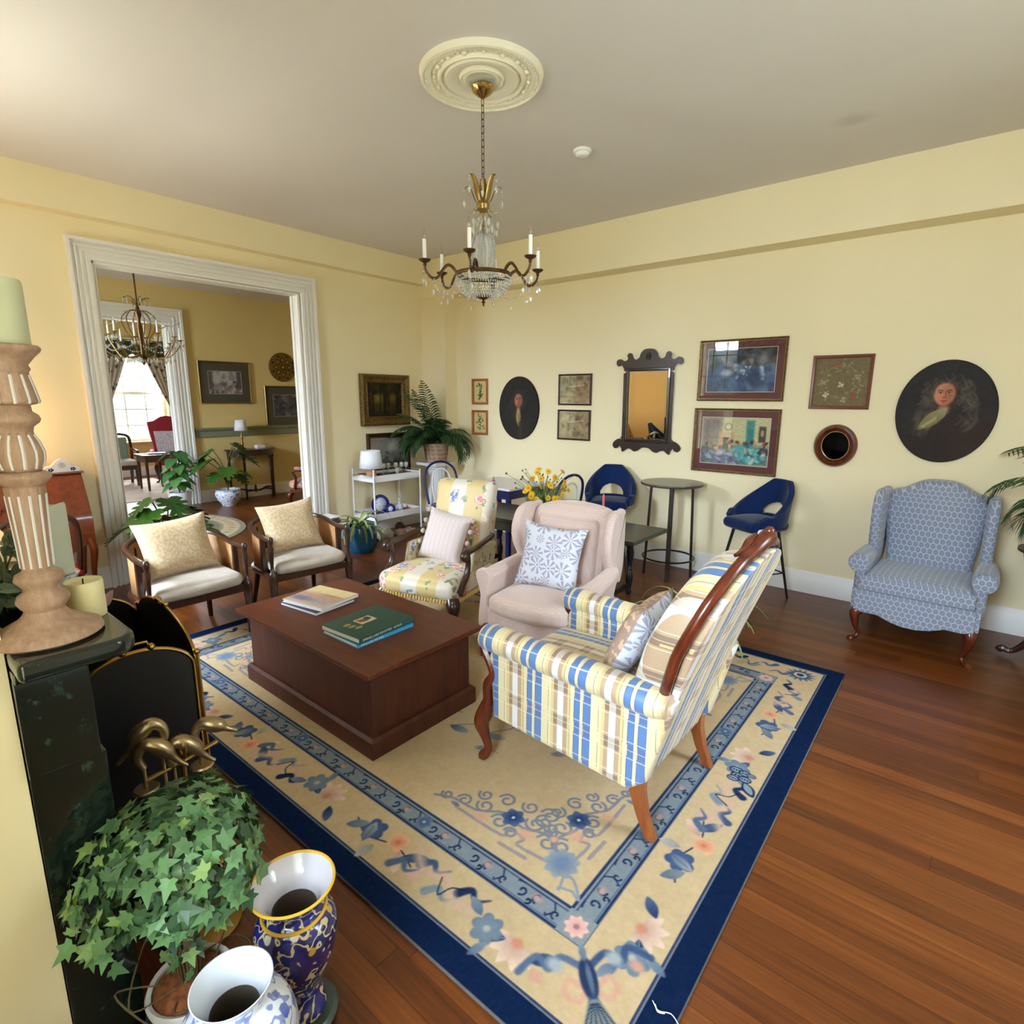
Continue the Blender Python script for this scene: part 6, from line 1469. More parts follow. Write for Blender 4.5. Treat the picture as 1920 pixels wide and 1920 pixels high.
def chandelier():
    X, Y = 3.303, -2.524
    t = thing('chandelier', 'brass and crystal chandelier with candle lights hanging over the rug', 'chandelier', (X, Y, 2.16))
    Z = lambda z: z-2.16
    m = M(); m.lathe([(.0, Z(3.284)), (.055, Z(3.284)), (.06, Z(3.275)), (.05, Z(3.255)), (.025, Z(3.235)), (.008, Z(3.225)), (0, Z(3.22))], 28, flute=lambda a, k: 1+.03*math.cos(14*a)); m.build('canopy', 'brass', t)
    m = M(); z = 3.225; k = 0
    while z > 2.84:
        L = .034; ang = (k % 2)*PI/2; pts = [(.0085*math.cos(2*PI*i/12), 0, Z(z-L/2)+(.014 if math.sin(2*PI*i/12) > 0 else -.014)*1+.0085*math.sin(2*PI*i/12)*.6) for i in range(12)]
        m.tube([(p[0]*math.cos(ang), p[0]*math.sin(ang), p[2]) for p in pts], .0022, 5, closed=True); z -= .0335; k += 1
    m.build('chain', 'bronze_brown', t)
    c = M(); b = M()
    # crown of leaves
    m = M()
    for i in range(6):
        a = 2*PI*i/6+.2; ca, sa = math.cos(a), math.sin(a); big = i % 2 == 0
        P = [(.012, 2.70), (.03, 2.74), (.045, 2.80), (.062, 2.838), (.084, 2.842)] if big else [(.015, 2.70), (.05, 2.73), (.075, 2.785), (.10, 2.81), (.122, 2.80)]
        pts = [(r*ca, r*sa, Z(z)) for r, z in [(p.x, p.y) for p in spline([(q[0], q[1], 0) for q in P], 4)]]
        m.tube(pts, vals([.012, .024, .024, .016, .003], 4) if big else vals([.006, .007, .007, .006, .003], 4), 8, flat=.35, up=(ca, sa, 0))
        r, z = P[-1]; z0 = Z(z)-.008; 
        for q in range(3): bead(b, (r*ca, r*sa, z0-q*.012), .006)
        crystal(c, (r*ca, r*sa, z0-.06), .016, 2.)
    m.lathe([(.014, Z(2.66)), (.034, Z(2.675)), (.038, Z(2.70)), (.026, Z(2.72)), (.018, Z(2.78)), (.016, Z(2.83)), (.0, Z(2.835))], 16)
    for i in range(6):
        a = 2*PI*i/6+.6; ca, sa = math.cos(a), math.sin(a); m.tube([(r*ca, r*sa, Z(z)) for r, z in ((.03, 2.68), (.06, 2.655), (.082, 2.66))], .003, 5)
        for q in range(2): bead(b, (.083*ca, .083*sa, Z(2.65)-q*.012), .005)
        crystal(c, (.083*ca, .083*sa, Z(2.605)), .015, 2.2)
        for q in range(5): crystal(c, ((.03+.012*q)*math.cos(a+.5*q), (.03+.012*q)*math.sin(a+.5*q), Z(2.63-.018*q)), .012, 2.2)
    m.tube([(0, 0, Z(2.35)), (0, 0, Z(2.67))], .005, 6); m.lathe([(0, Z(2.55)), (.012, Z(2.555)), (.006, Z(2.575)), (.01, Z(2.585)), (0, Z(2.60))], 10)
    m.build('crown', 'gilt', t)
    # column of glass strands and the basket
    for i in range(20):
        a = 2*PI*i/20; ca, sa = math.cos(a), math.sin(a)
        pts = [(r*ca, r*sa, Z(z)) for r, z in ((.012, 2.565), (.045, 2.548), (.062, 2.52), (.067, 2.48))]; b.tube(pts, .0022, 4)
        for k in range(13): bead(b, (.068*ca, .068*sa, Z(2.47)-k*.0115), .0055)
        crystal(c, (.067*ca, .067*sa, Z(2.49)), .007, 1.2)
    sh = M(); sh.lathe([(.06, Z(2.33)), (.062, Z(2.48)), (.05, Z(2.53)), (.02, Z(2.555))], 24, caps=False); sh.build('glass_column', 'crystal', t)
    for k in range(9):
        u = k/8; r = .150*math.cos(u*1.28)**.8+.004; z = 2.318-.105*math.sin(u*1.35); n = max(8, int(2*PI*r/.0135))
        for i in range(n):
            a = 2*PI*(i+.5*(k % 2))/n; (crystal(c, (r*math.cos(a), r*math.sin(a), Z(z)), .0082, 1.1))
    m = M(); R = .152; m.tube([(R*math.cos(2*PI*i/48), R*math.sin(2*PI*i/48), Z(2.335)) for i in range(48)], .0075, 8, closed=True); m.lathe([(.152, Z(2.325)), (.156, Z(2.33)), (.156, Z(2.345)), (.150, Z(2.345))], 48, caps=False)
    m.lathe([(0, Z(2.165)), (.006, Z(2.17)), (.004, Z(2.18)), (.012, Z(2.188)), (.005, Z(2.198)), (.012, Z(2.205)), (.035, Z(2.213)), (.052, Z(2.222)), (.0, Z(2.222))], 20)
    m.build('ring', 'bronze_brown', t)
    for k in range(6):
        a = math.radians(-47.4-12+60*k); ca, sa = math.cos(a), math.sin(a); P = [(.150, 2.325), (.175, 2.36), (.205, 2.372), (.235, 2.345), (.262, 2.305), (.295, 2.298), (.325, 2.325), (.335, 2.355)]
        W = lambda r, z: (r*ca, r*sa, Z(z)); A = M(); A.tube([W(p.x, p.y) for p in spline([(q[0], q[1], 0) for q in P], 4)], vals([.008, .009, .0085, .0075, .0075, .008, .007, .006], 4), 8)
        A.lathe([(.004, Z(2.35)), (.010, Z(2.362)), (.008, Z(2.37)), (.030, Z(2.383)), (.033, Z(2.390)), (.0, Z(2.389))], 18, (.335*ca, .335*sa, 0)); arm = A.build('arm', 'bronze_brown', t)
        A = M(); A.lathe([(0, Z(2.389)), (.0105, Z(2.389)), (.0105, Z(2.492)), (0, Z(2.492))], 14, (.335*ca, .335*sa, 0)); A.build('candle_sleeve', 'bulb_white', arm)
        A = M(); A.lathe([(.005, Z(2.492)), (.009, Z(2.505)), (.010, Z(2.515)), (.006, Z(2.535)), (.001, Z(2.555))], 12, (.335*ca, .335*sa, 0)); A.build('bulb', 'clear_glass', arm)
        for (r, z, s) in ((.33, 2.33, 0), (.345, 2.34, 0), (.29, 2.285, 0)):
            for q in range(3): bead(b, (r*ca, r*sa, Z(z)-q*.011), .0045)
            crystal(c, (r*ca, r*sa, Z(z)-.055), .014, 2.)
        # swag from this arm towards the next
        a2 = a+math.radians(60)
        for q in range(17):
            u = q/16; th = lerp(a, a2, u); r = .30-.05*math.sin(PI*u); bead(b, (r*math.cos(th), r*math.sin(th), Z(2.30-.06*math.sin(PI*u))), .006)
        th = (a+a2)/2; m = M(); crystal(c, (.25*math.cos(th), .25*math.sin(th), Z(2.19)), .016, 1.); 
    o = c.build('crystal_drops', 'crystal', t, smooth=False, weld=False); o['kind'] = 'stuff'; o = b.build('glass_beads', 'crystal', t, smooth=False, weld=False); o['kind'] = 'stuff'
chandelier()
def chandelier2():
    t = thing('chandelier', 'many-armed crystal chandelier in the middle room beyond the doorway', 'chandelier', (-1.95, -2.60, 1.98)); Z = lambda z: z-1.98
    m = M(); m.lathe([(0, Z(3.214)), (.05, Z(3.214)), (.04, Z(3.19)), (0, Z(3.18))], 20); m.tube([(0, 0, Z(3.19)), (0, 0, Z(2.7))], .009, 8); m.lathe([(0, Z(2.0)), (.012, Z(2.01)), (.03, Z(2.06)), (.055, Z(2.08)), (.02, Z(2.12)), (.02, Z(2.3)), (.03, Z(2.4)), (.015, Z(2.5)), (.035, Z(2.56)), (.02, Z(2.62)), (0, Z(2.72))], 18); m.build('stem', 'bronze_brown', t)
    b = M()
    for k in range(6):
        a = 2*PI*k/6; ca, sa = math.cos(a), math.sin(a); q = M(); q.tube([(r*ca, r*sa, Z(z)) for r, z in [(p.x, p.y) for p in spline([(.02, 2.60, 0), (.10, 2.59, 0), (.17, 2.50, 0), (.14, 2.38, 0), (.09, 2.3, 0), (.06, 2.18, 0)], 4)]], .006, 6)
        q.tube([(r*ca, r*sa, Z(z)) for r, z in [(p.x, p.y) for p in spline([(.03, 2.66, 0), (.07, 2.73, 0), (.13, 2.74, 0)], 4)]], .005, 6); q.build('scroll', 'old_brass', t)
        for j in range(6): bead(b, (.13*ca, .13*sa, Z(2.73)-j*.013), .010)
        for j in range(18): u = j/17; bead(b, (lerp(.13, .40, u)*ca, lerp(.13, .40, u)*sa, Z(2.58-.10*u-.08*math.sin(PI*u))), .010)
    for k in range(10):
        a = 2*PI*(k+.3)/10; ca, sa = math.cos(a), math.sin(a); R = .42 if k % 2 else .34; zz = 2.27 if k % 2 else 2.33
        arm = M(); arm.tube([(r*ca, r*sa, Z(z)) for r, z in [(p.x, p.y) for p in spline([(.03, 2.12, 0), (R*.35, 2.08, 0), (R*.7, 2.10, 0), (R, zz-.04, 0), (R, zz, 0)], 4)]], .007, 6); arm.lathe([(.01, Z(zz)), (.035, Z(zz+.012)), (0, Z(zz+.012))], 12, (R*ca, R*sa, 0)); o = arm.build('arm', 'old_brass', t)
        q = M(); q.lathe([(0, Z(zz+.01)), (.011, Z(zz+.01)), (.011, Z(zz+.10)), (.006, Z(zz+.15)), (0, Z(zz+.16))], 8, (R*ca, R*sa, 0)); q.build('candle_sleeve', 'bulb_white', o)
        for j in range(6): a2 = a+2*PI*j/6; crystal(b, (R*ca+.032*math.cos(a2), R*sa+.032*math.sin(a2), Z(zz)-.035), .017, 2.2)
        for j in range(12): u = j/11; th = lerp(a, a+2*PI/10, u); bead(b, (lerp(R, .38, u)*math.cos(th), lerp(R, .38, u)*math.sin(th), Z(2.22-.05*math.sin(PI*u))), .011)
        for j in range(5): crystal(b, (R*.25*(j+.6)*ca*.7, R*.25*(j+.6)*sa*.7, Z(2.06+.01*(j % 2))), .018, 2.)
    o = b.build('crystal_drops', 'crystal', t, smooth=False, weld=False); o['kind'] = 'stuff'
chandelier2()
m = M(); m.lathe([(0, -.042), (.035, -.042), (.045, -.036), (.048, -.02), (.060, -.018), (.062, -.0), (0, -.0)], 36); o = m.build('smoke_detector', 'plastic_white', sharp=50); o.location = (3.245, -1.46, H); tag(o, 'round white smoke detector on the ceiling right of the chandelier', 'smoke detector')

# ------------------------------------------------------------------ pictures
def rect_frame(m, w, h, prof):
    # profile [(inward distance from the outer edge, projection)]
    lo = [[(sx*(w/2-u), -p, sz*(h/2-u)) for u, p in prof] for sx, sz in ((1, 1), (-1, 1), (-1, -1), (1, -1), (1, 1))]
    m.loft(lo, caps=False, closed=True)
def oval_frame(m, rx, rz, prof, n=64):
    lo = [[((rx-u)*math.cos(a), -p, (rz-u)*math.sin(a)) for u, p in prof] for a in [2*PI*i/n for i in range(n)]]; lo.append(lo[0]); m.loft(lo, caps=False)
def picture(label, loc, rz, w, h, fw, fmat, art, mat_w=0, mat_mt=None, lip=None, glass=True, dep=.022, prof=None, cat='picture', name='framed_picture', tilt=0, group=None, artmat='print_paper'):
    t = thing(name, label, cat, loc, rz, group)
    if tilt: t.rotation_euler = (tilt, 0, rz)
    m = M(); rect_frame(m, w, h, prof or [(0, 0), (0, dep*.8), (fw*.25, dep), (fw*.7, dep*.85), (fw, dep*.5), (fw, 0)]); m.build('frame', fmat, t, sharp=30)
    if lip: m = M(); e = fw; rect_frame(m, w-2*e+.008, h-2*e+.008, [(0, 0), (0, dep*.62), (.005, dep*.62), (.005, 0)]); m.build('inner_lip', lip, t)
    iw, ih = w-2*fw, h-2*fw
    if mat_w:
        m = M(); rect_frame(m, iw+.002, ih+.002, [(0, .002), (0, .008), (mat_w, .008), (mat_w, .002)]); m.build('mount', mat_mt, t, smooth=False)
        m = M(); rect_frame(m, iw-2*mat_w+.006, ih-2*mat_w+.006, [(0, .004), (0, .009), (.004, .009), (.004, .004)]); m.build('mount_edge', 'mat_cream', t, smooth=False)
    art.mesh('picture', artmat, t, (0, -.006, 0), thick=.004)
    if glass: m = M(); m.span((-iw/2, -.0115, -ih/2), (iw/2, -.0105, ih/2)); m.build('glass', 'picture_glass', t, smooth=False)
    return t
def blobs(c, n, cols, rmin, rmax, seed, box=None, soft=.4, a=.9):
    R = random.Random(seed); x0, x1, y0, y1 = box or (-c.w/2, c.w/2, -c.h/2, c.h/2)
    for i in range(n): c.ell(R.uniform(x0, x1), R.uniform(y0, y1), R.uniform(rmin, rmax), R.uniform(rmin, rmax), cols[R.randrange(len(cols))], rot=R.uniform(0, 3), soft=soft, a=a, rough=.5)
def garden_a():
    c = Cv(.60, .40, 240, 160, (60, 72, 96)); blobs(c, 90, [(40, 46, 44), (70, 70, 60), (120, 116, 120), (52, 60, 72), (30, 34, 36)], .02, .06, 1, (-.3, .3, .0, .2)); blobs(c, 60, [(66, 92, 130), (50, 72, 104), (96, 116, 140)], .02, .06, 2, (-.3, .3, -.2, .02))
    blobs(c, 24, [(170, 180, 200), (140, 150, 170)], .008, .02, 3, (-.05, .2, -.08, .06)); c.ell(.12, -.06, .06, .08, (40, 60, 92), soft=.3); c.ell(-.12, -.02, .05, .03, (150, 156, 172), soft=.4); c.grain(60, 34); return c
def garden_b():
    c = Cv(.60, .42, 240, 170, (190, 186, 140)); c.rect(-.3, .3, -.21, -.04, (66, 110, 110), soft=.03); c.rect(-.3, -.12, -.04, .21, (128, 110, 104), soft=.03); c.rect(-.14, -.0, -.06, .08, (196, 156, 118), soft=.008); c.rect(-.10, -.05, -.08, .03, (56, 44, 42), soft=.006); c.ell(-.06, .13, .035, .035, (150, 120, 80), soft=.2); c.ell(-.06, .13, .024, .024, (200, 190, 160), soft=.3)
    c.rect(.10, .17, -.04, .19, (60, 128, 124), soft=.01); c.rect(.21, .27, .0, .14, (76, 64, 50), soft=.008); c.ell(.24, .08, .015, .03, (170, 150, 110), soft=.3)
    blobs(c, 60, [(150, 70, 60), (90, 60, 60), (60, 60, 70), (196, 150, 90), (70, 50, 40)], .008, .022, 4, (-.3, .3, -.10, .0)); blobs(c, 30, [(110, 190, 190), (80, 160, 160), (200, 200, 180)], .01, .03, 5, (.0, .27, -.19, -.05)); blobs(c, 40, [(120, 124, 150), (90, 90, 110), (160, 160, 180)], .01, .035, 6, (-.3, .05, -.21, -.09)); c.grain(70, 30); return c
def stitched():
    c = Cv(.38, .38, 190, 190, (112, 96, 62)); c.grain(80, 26); R = random.Random(4)
    for x, y, col in ((-.10, -.10, (214, 204, 182)), (-.0, -.02, (200, 188, 160)), (.10, -.11, (168, 60, 44)), (-.04, .13, (160, 70, 50)), (.12, .04, (150, 140, 112)), (-.13, .0, (160, 150, 120)), (.03, -.14, (170, 158, 120))):
        for k in range(4): a = k*PI/2+R.random(); c.ell(x+.014*math.cos(a), y+.014*math.sin(a), .011, .008, col, rot=a, soft=.3)
    for i in range(46): a = R.uniform(0, 2*PI); r = R.uniform(.09, .17); x, y = r*math.cos(a), r*math.sin(a); c.leaf(x, y, R.uniform(0, 6), .026, .010, (134, 124, 84), (160, 148, 110))
    c.stroke(spline([(.14*math.cos(q), .13*math.sin(q), 0) for q in [i*.6 for i in range(9)]], 4), .003, (140, 128, 90)); return c
def sampler(seed, bright=0):
    c = Cv(.38, .29, 120, 92, (150, 128, 92)); c.grain(30, 40, seed); c.grain(90, 40, seed+1); blobs(c, 26, [(120, 98, 66), (176, 152, 110), (104, 84, 60)], .01, .04, seed); c.stroke([(-.08, .03), (.0, .035), (.12, .05)], .008, (196, 180, 150)); return c
def botanical(seed):
    R = random.Random(seed); c = Cv(.2, .25, 80, 100, (222, 198, 134)); c.stroke(spline([(-.01, -.09, 0), (.01, -.03, 0), (-.01, .03, 0), (.03, .09, 0)], 5), .006, (60, 74, 40))
    for i in range(16): x = R.gauss(0, .022); y = R.uniform(-.09, .09); c.leaf(x, y, R.uniform(0, 6.3), .04, .018, (56, 72, 38) if seed == 1 else (120, 124, 80), (84, 96, 56))
    for i in range(8): c.ell(R.gauss(0, .02), R.uniform(-.09, -.02), .007, .007, (90, 60, 40)); 
    c.grain(60, 14); return c
picture('upper of the two burgundy-mounted garden pictures in thin gilt frames, right of the mirror', (3.865, WY-.001, 1.907), 0, .755, .538, .018, 'gilt_dark', garden_a(), .062, 'mat_burgundy', lip='gilt', dep=.025)
picture('lower burgundy-mounted picture of a drawing room, above the bar stool', (3.86, WY-.001, 1.278), 0, .765, .585, .018, 'gilt_dark', garden_b(), .062, 'mat_burgundy', lip='gilt', dep=.025)
picture('square floral embroidery in a red-brown frame above the small round mirror', (4.662, WY-.001, 1.793), 0, .43, .425, .025, 'frame_red_brown', stitched())
picture('upper small dark-framed sepia picture left of the mirror', (2.114, WY-.001, 1.747), 0, .428, .333, .018, 'frame_dark', sampler(3))
picture('lower small dark-framed sepia picture left of the mirror', (2.112, WY-.001, 1.366), 0, .428, .33, .018, 'frame_dark', sampler(5))
picture('upper small orange-framed botanical print beside the pilaster', (.701, WY-.001, 1.731), 0, .265, .312, .028, 'frame_orange_wood', botanical(1))
picture('lower small orange-framed botanical print beside the pilaster', (.698, WY-.001, 1.350), 0, .265, .306, .028, 'frame_orange_wood', botanical(2))
def forest():
    c = Cv(.52, .42, 130, 105, (40, 30, 12)); c.ell(-.10, .04, .09, .09, (120, 100, 40), soft=.7); c.ell(.12, .03, .06, .08, (96, 80, 30), soft=.7); c.ell(-.02, -.1, .2, .05, (60, 54, 22), soft=.7)
    for x, w in ((-.18, .02), (.0, .035), (.05, .02), (.19, .03), (-.07, .012)): c.stroke([(x, -.15), (x+.01, .2)], w, (26, 18, 8), soft=.01)
    blobs(c, 40, [(34, 28, 12), (54, 46, 18), (22, 18, 8)], .02, .06, 3, (-.26, .26, .08, .21)); c.grain(40, 22); return c
gp = [(0, 0), (0, .045), (.02, .06), (.045, .05), (.06, .035), (.085, .03), (.095, .036), (.11, .02), (.11, 0)]
picture('dark woodland painting in a wide ornate gilt frame on the left wall', (LX+.001, -.598, 1.620), PI/2, .73, .612, .105, 'gilt_dark', forest(), prof=gp, glass=False, name='framed_painting', cat='painting', artmat='oil_paint')
def harbour():
    c = Cv(.52, .36, 130, 90, (146, 142, 134)); c.ell(.08, .06, .10, .08, (196, 194, 184), soft=.5, rough=.6); c.ell(.06, -.04, .14, .05, (120, 122, 112), soft=.6); c.rect(-.26, .26, -.17, -.10, (60, 58, 50), soft=.03); blobs(c, 20, [(70, 68, 60), (130, 130, 120)], .01, .03, 2, (-.1, .2, -.14, .0)); c.grain(50, 24); return c
picture('grey landscape picture in a brown and gilt frame behind the bar cart', (LX+.001, -.565, .975), PI/2, .66, .49, .05, 'frame_dark', harbour(), .02, 'gilt', lip='gilt', dep=.035)
def engraving(seed):
    c = Cv(.52, .40, 130, 100, (150, 146, 148)); blobs(c, 70, [(90, 88, 96), (120, 116, 122), (190, 184, 186), (70, 68, 74), (150, 130, 130)], .01, .04, seed, (-.26, .26, -.2, .06)); blobs(c, 16, [(196, 190, 190)], .02, .05, seed+1, (-.2, .2, .0, .18)); c.rect(-.26, -.19, -.1, .2, (86, 82, 88), soft=.02); c.rect(.18, .26, -.1, .2, (86, 82, 88), soft=.02); c.grain(60, 40, seed); return c
picture('gilt-framed grey engraving with wide dark mount, left on the middle room wall', (RX+.001, -.90, 1.868), PI/2, .81, .65, .02, 'gilt', engraving(3), .13, 'mat_green_grey', dep=.03)
picture('gilt-framed dark picture cut off by the doorway edge, resting on the chair rail', (RX+.001, .13, 1.505), PI/2, .82, .66, .02, 'gilt', (lambda c: (blobs(c, 60, [(40, 44, 60), (70, 74, 96), (120, 110, 120), (60, 50, 50)], .02, .05, 8), c.grain(50, 30), c)[2])(Cv(.54, .40, 120, 90, (78, 80, 92))), .13, 'mat_green_grey', dep=.03)
def wall_disc():
    c = Cv(.46, .46, 110, 110, (120, 92, 34))
    for k in range(8):
        a = 2*PI*k/8; c.ell(.12*math.cos(a), .12*math.sin(a), .05, .035, (70, 56, 20), rot=a, soft=.3); c.ell(.12*math.cos(a), .12*math.sin(a), .03, .018, (160, 126, 48), rot=a, soft=.3); c.ell(.19*math.cos(a+.39), .19*math.sin(a+.39), .02, .02, (66, 50, 18), soft=.3)
    c.ell(0, 0, .045, .045, (60, 46, 18)); c.ell(0, 0, .025, .025, (170, 132, 50)); c.grain(60, 40)
    t = thing('wall_plate', 'round bronze patterned plaque on the middle room wall above the cut-off picture', 'wall plate', (RX+.001, .08, 2.147), PI/2); c.mesh('plate_face', 'oil_paint', t, (0, -.022, 0), ellipse=True, thick=.018)
    m = M(); oval_frame(m, .24, .24, [(0, 0), (0, .018), (.006, .026), (.014, .024), (.016, 0)]); m.build('rim', 'gilt_dark', t)
wall_disc()
# oval portraits
def face(c, fx, fy, s, skin, shade, hair, look=0, dark=(40, 26, 20)):
    c.ell(fx, fy, .062*s, .082*s, skin, soft=.12); c.ell(fx+.030*s, fy-.01*s, .035*s, .07*s, shade, soft=.8, a=.5); c.ell(fx-.02*s, fy-.02*s, .022*s, .02*s, (200, 128, 98), soft=.9, a=.5)
    for sx in (-1, 1):
        c.stroke([(fx+(sx*.026-.014)*s, fy+.026*s), (fx+(sx*.026)*s, fy+.031*s), (fx+(sx*.026+.014)*s, fy+.026*s)], .005*s, hair, soft=.004*s)
        c.ell(fx+sx*.025*s, fy+.010*s, .012*s, .006*s, (196, 176, 150), soft=.3); c.ell(fx+sx*.025*s, fy+.010*s, .0055*s, .0055*s, dark, soft=.4); c.stroke([(fx+(sx*.025-.013)*s, fy+.013*s), (fx+sx*.025*s, fy+.018*s), (fx+(sx*.025+.013)*s, fy+.013*s)], .003*s, dark, soft=.003*s)
    c.stroke([(fx+.004*s, fy+.02*s), (fx+.008*s, fy-.014*s), (fx+.0*s, fy-.022*s)], .005*s, shade, soft=.005*s); c.ell(fx, fy-.022*s, .012*s, .006*s, shade, soft=.5, a=.8)
    c.ell(fx, fy-.046*s, .019*s, .006*s, (150, 62, 50), soft=.4); c.ell(fx, fy-.058*s, .014*s, .004*s, shade, soft=.6, a=.7)
def portrait(label, loc, rx, rz, paint):
    t = thing('oval_portrait', label, 'painting', loc, 0); c = Cv(2*rx-.008, 2*rz-.008, 260, 300, (40, 36, 34)); paint(c)
    m = M(); oval_frame(m, rx, rz, [(0, 0), (0, .02), (.003, .026), (.006, .026), (.006, 0)]); m.build('edge_band', 'firebox_black', t); c.mesh('canvas', 'oil_paint', t, (0, -.0235, 0), ellipse=True, thick=.02)
def man(c):
    c.grain(4, 16, 3); c.ell(0, -.28, .28, .26, (44, 38, 34), soft=.3); c.ell(-.01, .10, .10, .13, (34, 28, 26), soft=.4); blobs(c, 14, [(58, 50, 44), (44, 38, 34)], .03, .07, 2, (-.12, .1, -.05, .2), a=.5)
    c.ell(.0, .10, .075, .10, (60, 50, 46), soft=.4); face(c, -.0, .09, .92, (164, 108, 88), (110, 66, 54), (40, 28, 24)); c.ell(0, -.02, .03, .05, (120, 84, 70), soft=.4)
    c.leaf(.0, .01, -1.57, .22, .075, (150, 132, 92), (110, 92, 60)); c.stroke([(.0, -.02), (-.02, -.1), (.01, -.2)], .012, (180, 162, 116), soft=.01); c.stroke([(.02, -.18), (.02, -.33)], .03, (66, 50, 40), soft=.02)
    for k in range(5): c.ell(.045, -.14-.04*k, .005, .005, (120, 96, 60)); 
    c.grain(40, 10, 4)
portrait('oval portrait of a man with a yellowish neckcloth, left of the mirror', (1.335, WY-.001, 1.536), .298, .366, man)
def wig(c):
    c.grain(3, 14, 3); c.ell(.10, -.30, .30, .28, (52, 34, 26), soft=.3); c.ell(-.05, -.26, .2, .2, (44, 32, 26), soft=.5)
    R = random.Random(4)
    for i in range(90):
        a = R.uniform(-.6, 3.7); r = R.uniform(.07, .15); x = .0+r*math.cos(a)*1.05; y = .14+r*math.sin(a)*.9; c.stroke(spline([(x, y, 0), (x+.02, y-.03, 0), (x-.01+R.uniform(-.01, .01), y-.06, 0)], 3), .006, [(78, 66, 54), (58, 48, 40), (96, 84, 70)][i % 3], soft=.008, a=.8)
    for i in range(60): x = R.choice([-1, 1])*R.uniform(.08, .17)+.01; y = R.uniform(-.08, .14); c.stroke(spline([(x, y, 0), (x+.015, y-.03, 0), (x-.01, y-.06, 0)], 3), .007, [(76, 66, 56), (56, 48, 40), (92, 82, 70)][i % 3], soft=.01, a=.7)
    for i in range(30): x = -.12+R.uniform(-.05, .04); y = R.uniform(-.14, .0); c.stroke([(x, y), (x-.01, y-.05)], .012, (80, 74, 58), soft=.012, a=.5)
    face(c, -.015, .125, 1.0, (190, 124, 92), (128, 72, 52), (70, 46, 32)); c.ell(-.01, .02, .035, .03, (150, 98, 74), soft=.4)
    c.leaf(.015, .03, -2.35, .23, .085, (140, 132, 92), (120, 108, 66)); c.stroke([(.0, .01), (-.06, -.06), (-.12, -.11)], .012, (176, 166, 120), soft=.01); c.stroke([(.02, -.0), (-.03, -.07), (-.09, -.13)], .008, (110, 100, 64), soft=.01); c.leaf(.0, .03, -1.9, .10, .05, (150, 144, 110), (120, 110, 80))
    c.grain(40, 10, 4)
portrait('large round dark portrait of a man in a long wig, above the blue chair', (5.358, WY-.001, 1.572), .300, .370, wig)
def round_mirror():
    t = thing('round_mirror', 'small round mirror in a deep red-brown turned frame', 'mirror', (4.677, WY-.001, 1.286)); m = M()
    oval_frame(m, .158, .172, [(0, 0), (0, .02), (.012, .038), (.028, .042), (.04, .03), (.046, .034), (.054, .024), (.058, .01), (.058, 0)]); m.build('frame', 'mahogany', t)
    m = M(); oval_frame(m, .106, .12, [(0, .008), (0, .020), (.007, .020), (.007, .008)]); m.build('inner_lip', 'gilt', t)
    m = M(); n = 48; m.add([(0, -.010, 0)]+[(.100*math.cos(2*PI*i/n), -.010, .114*math.sin(2*PI*i/n)) for i in range(n)], [(0, i+1, (i+1) % n+1) for i in range(n)]); m.build('mirror_pane', 'mirror_dark', t)
round_mirror()
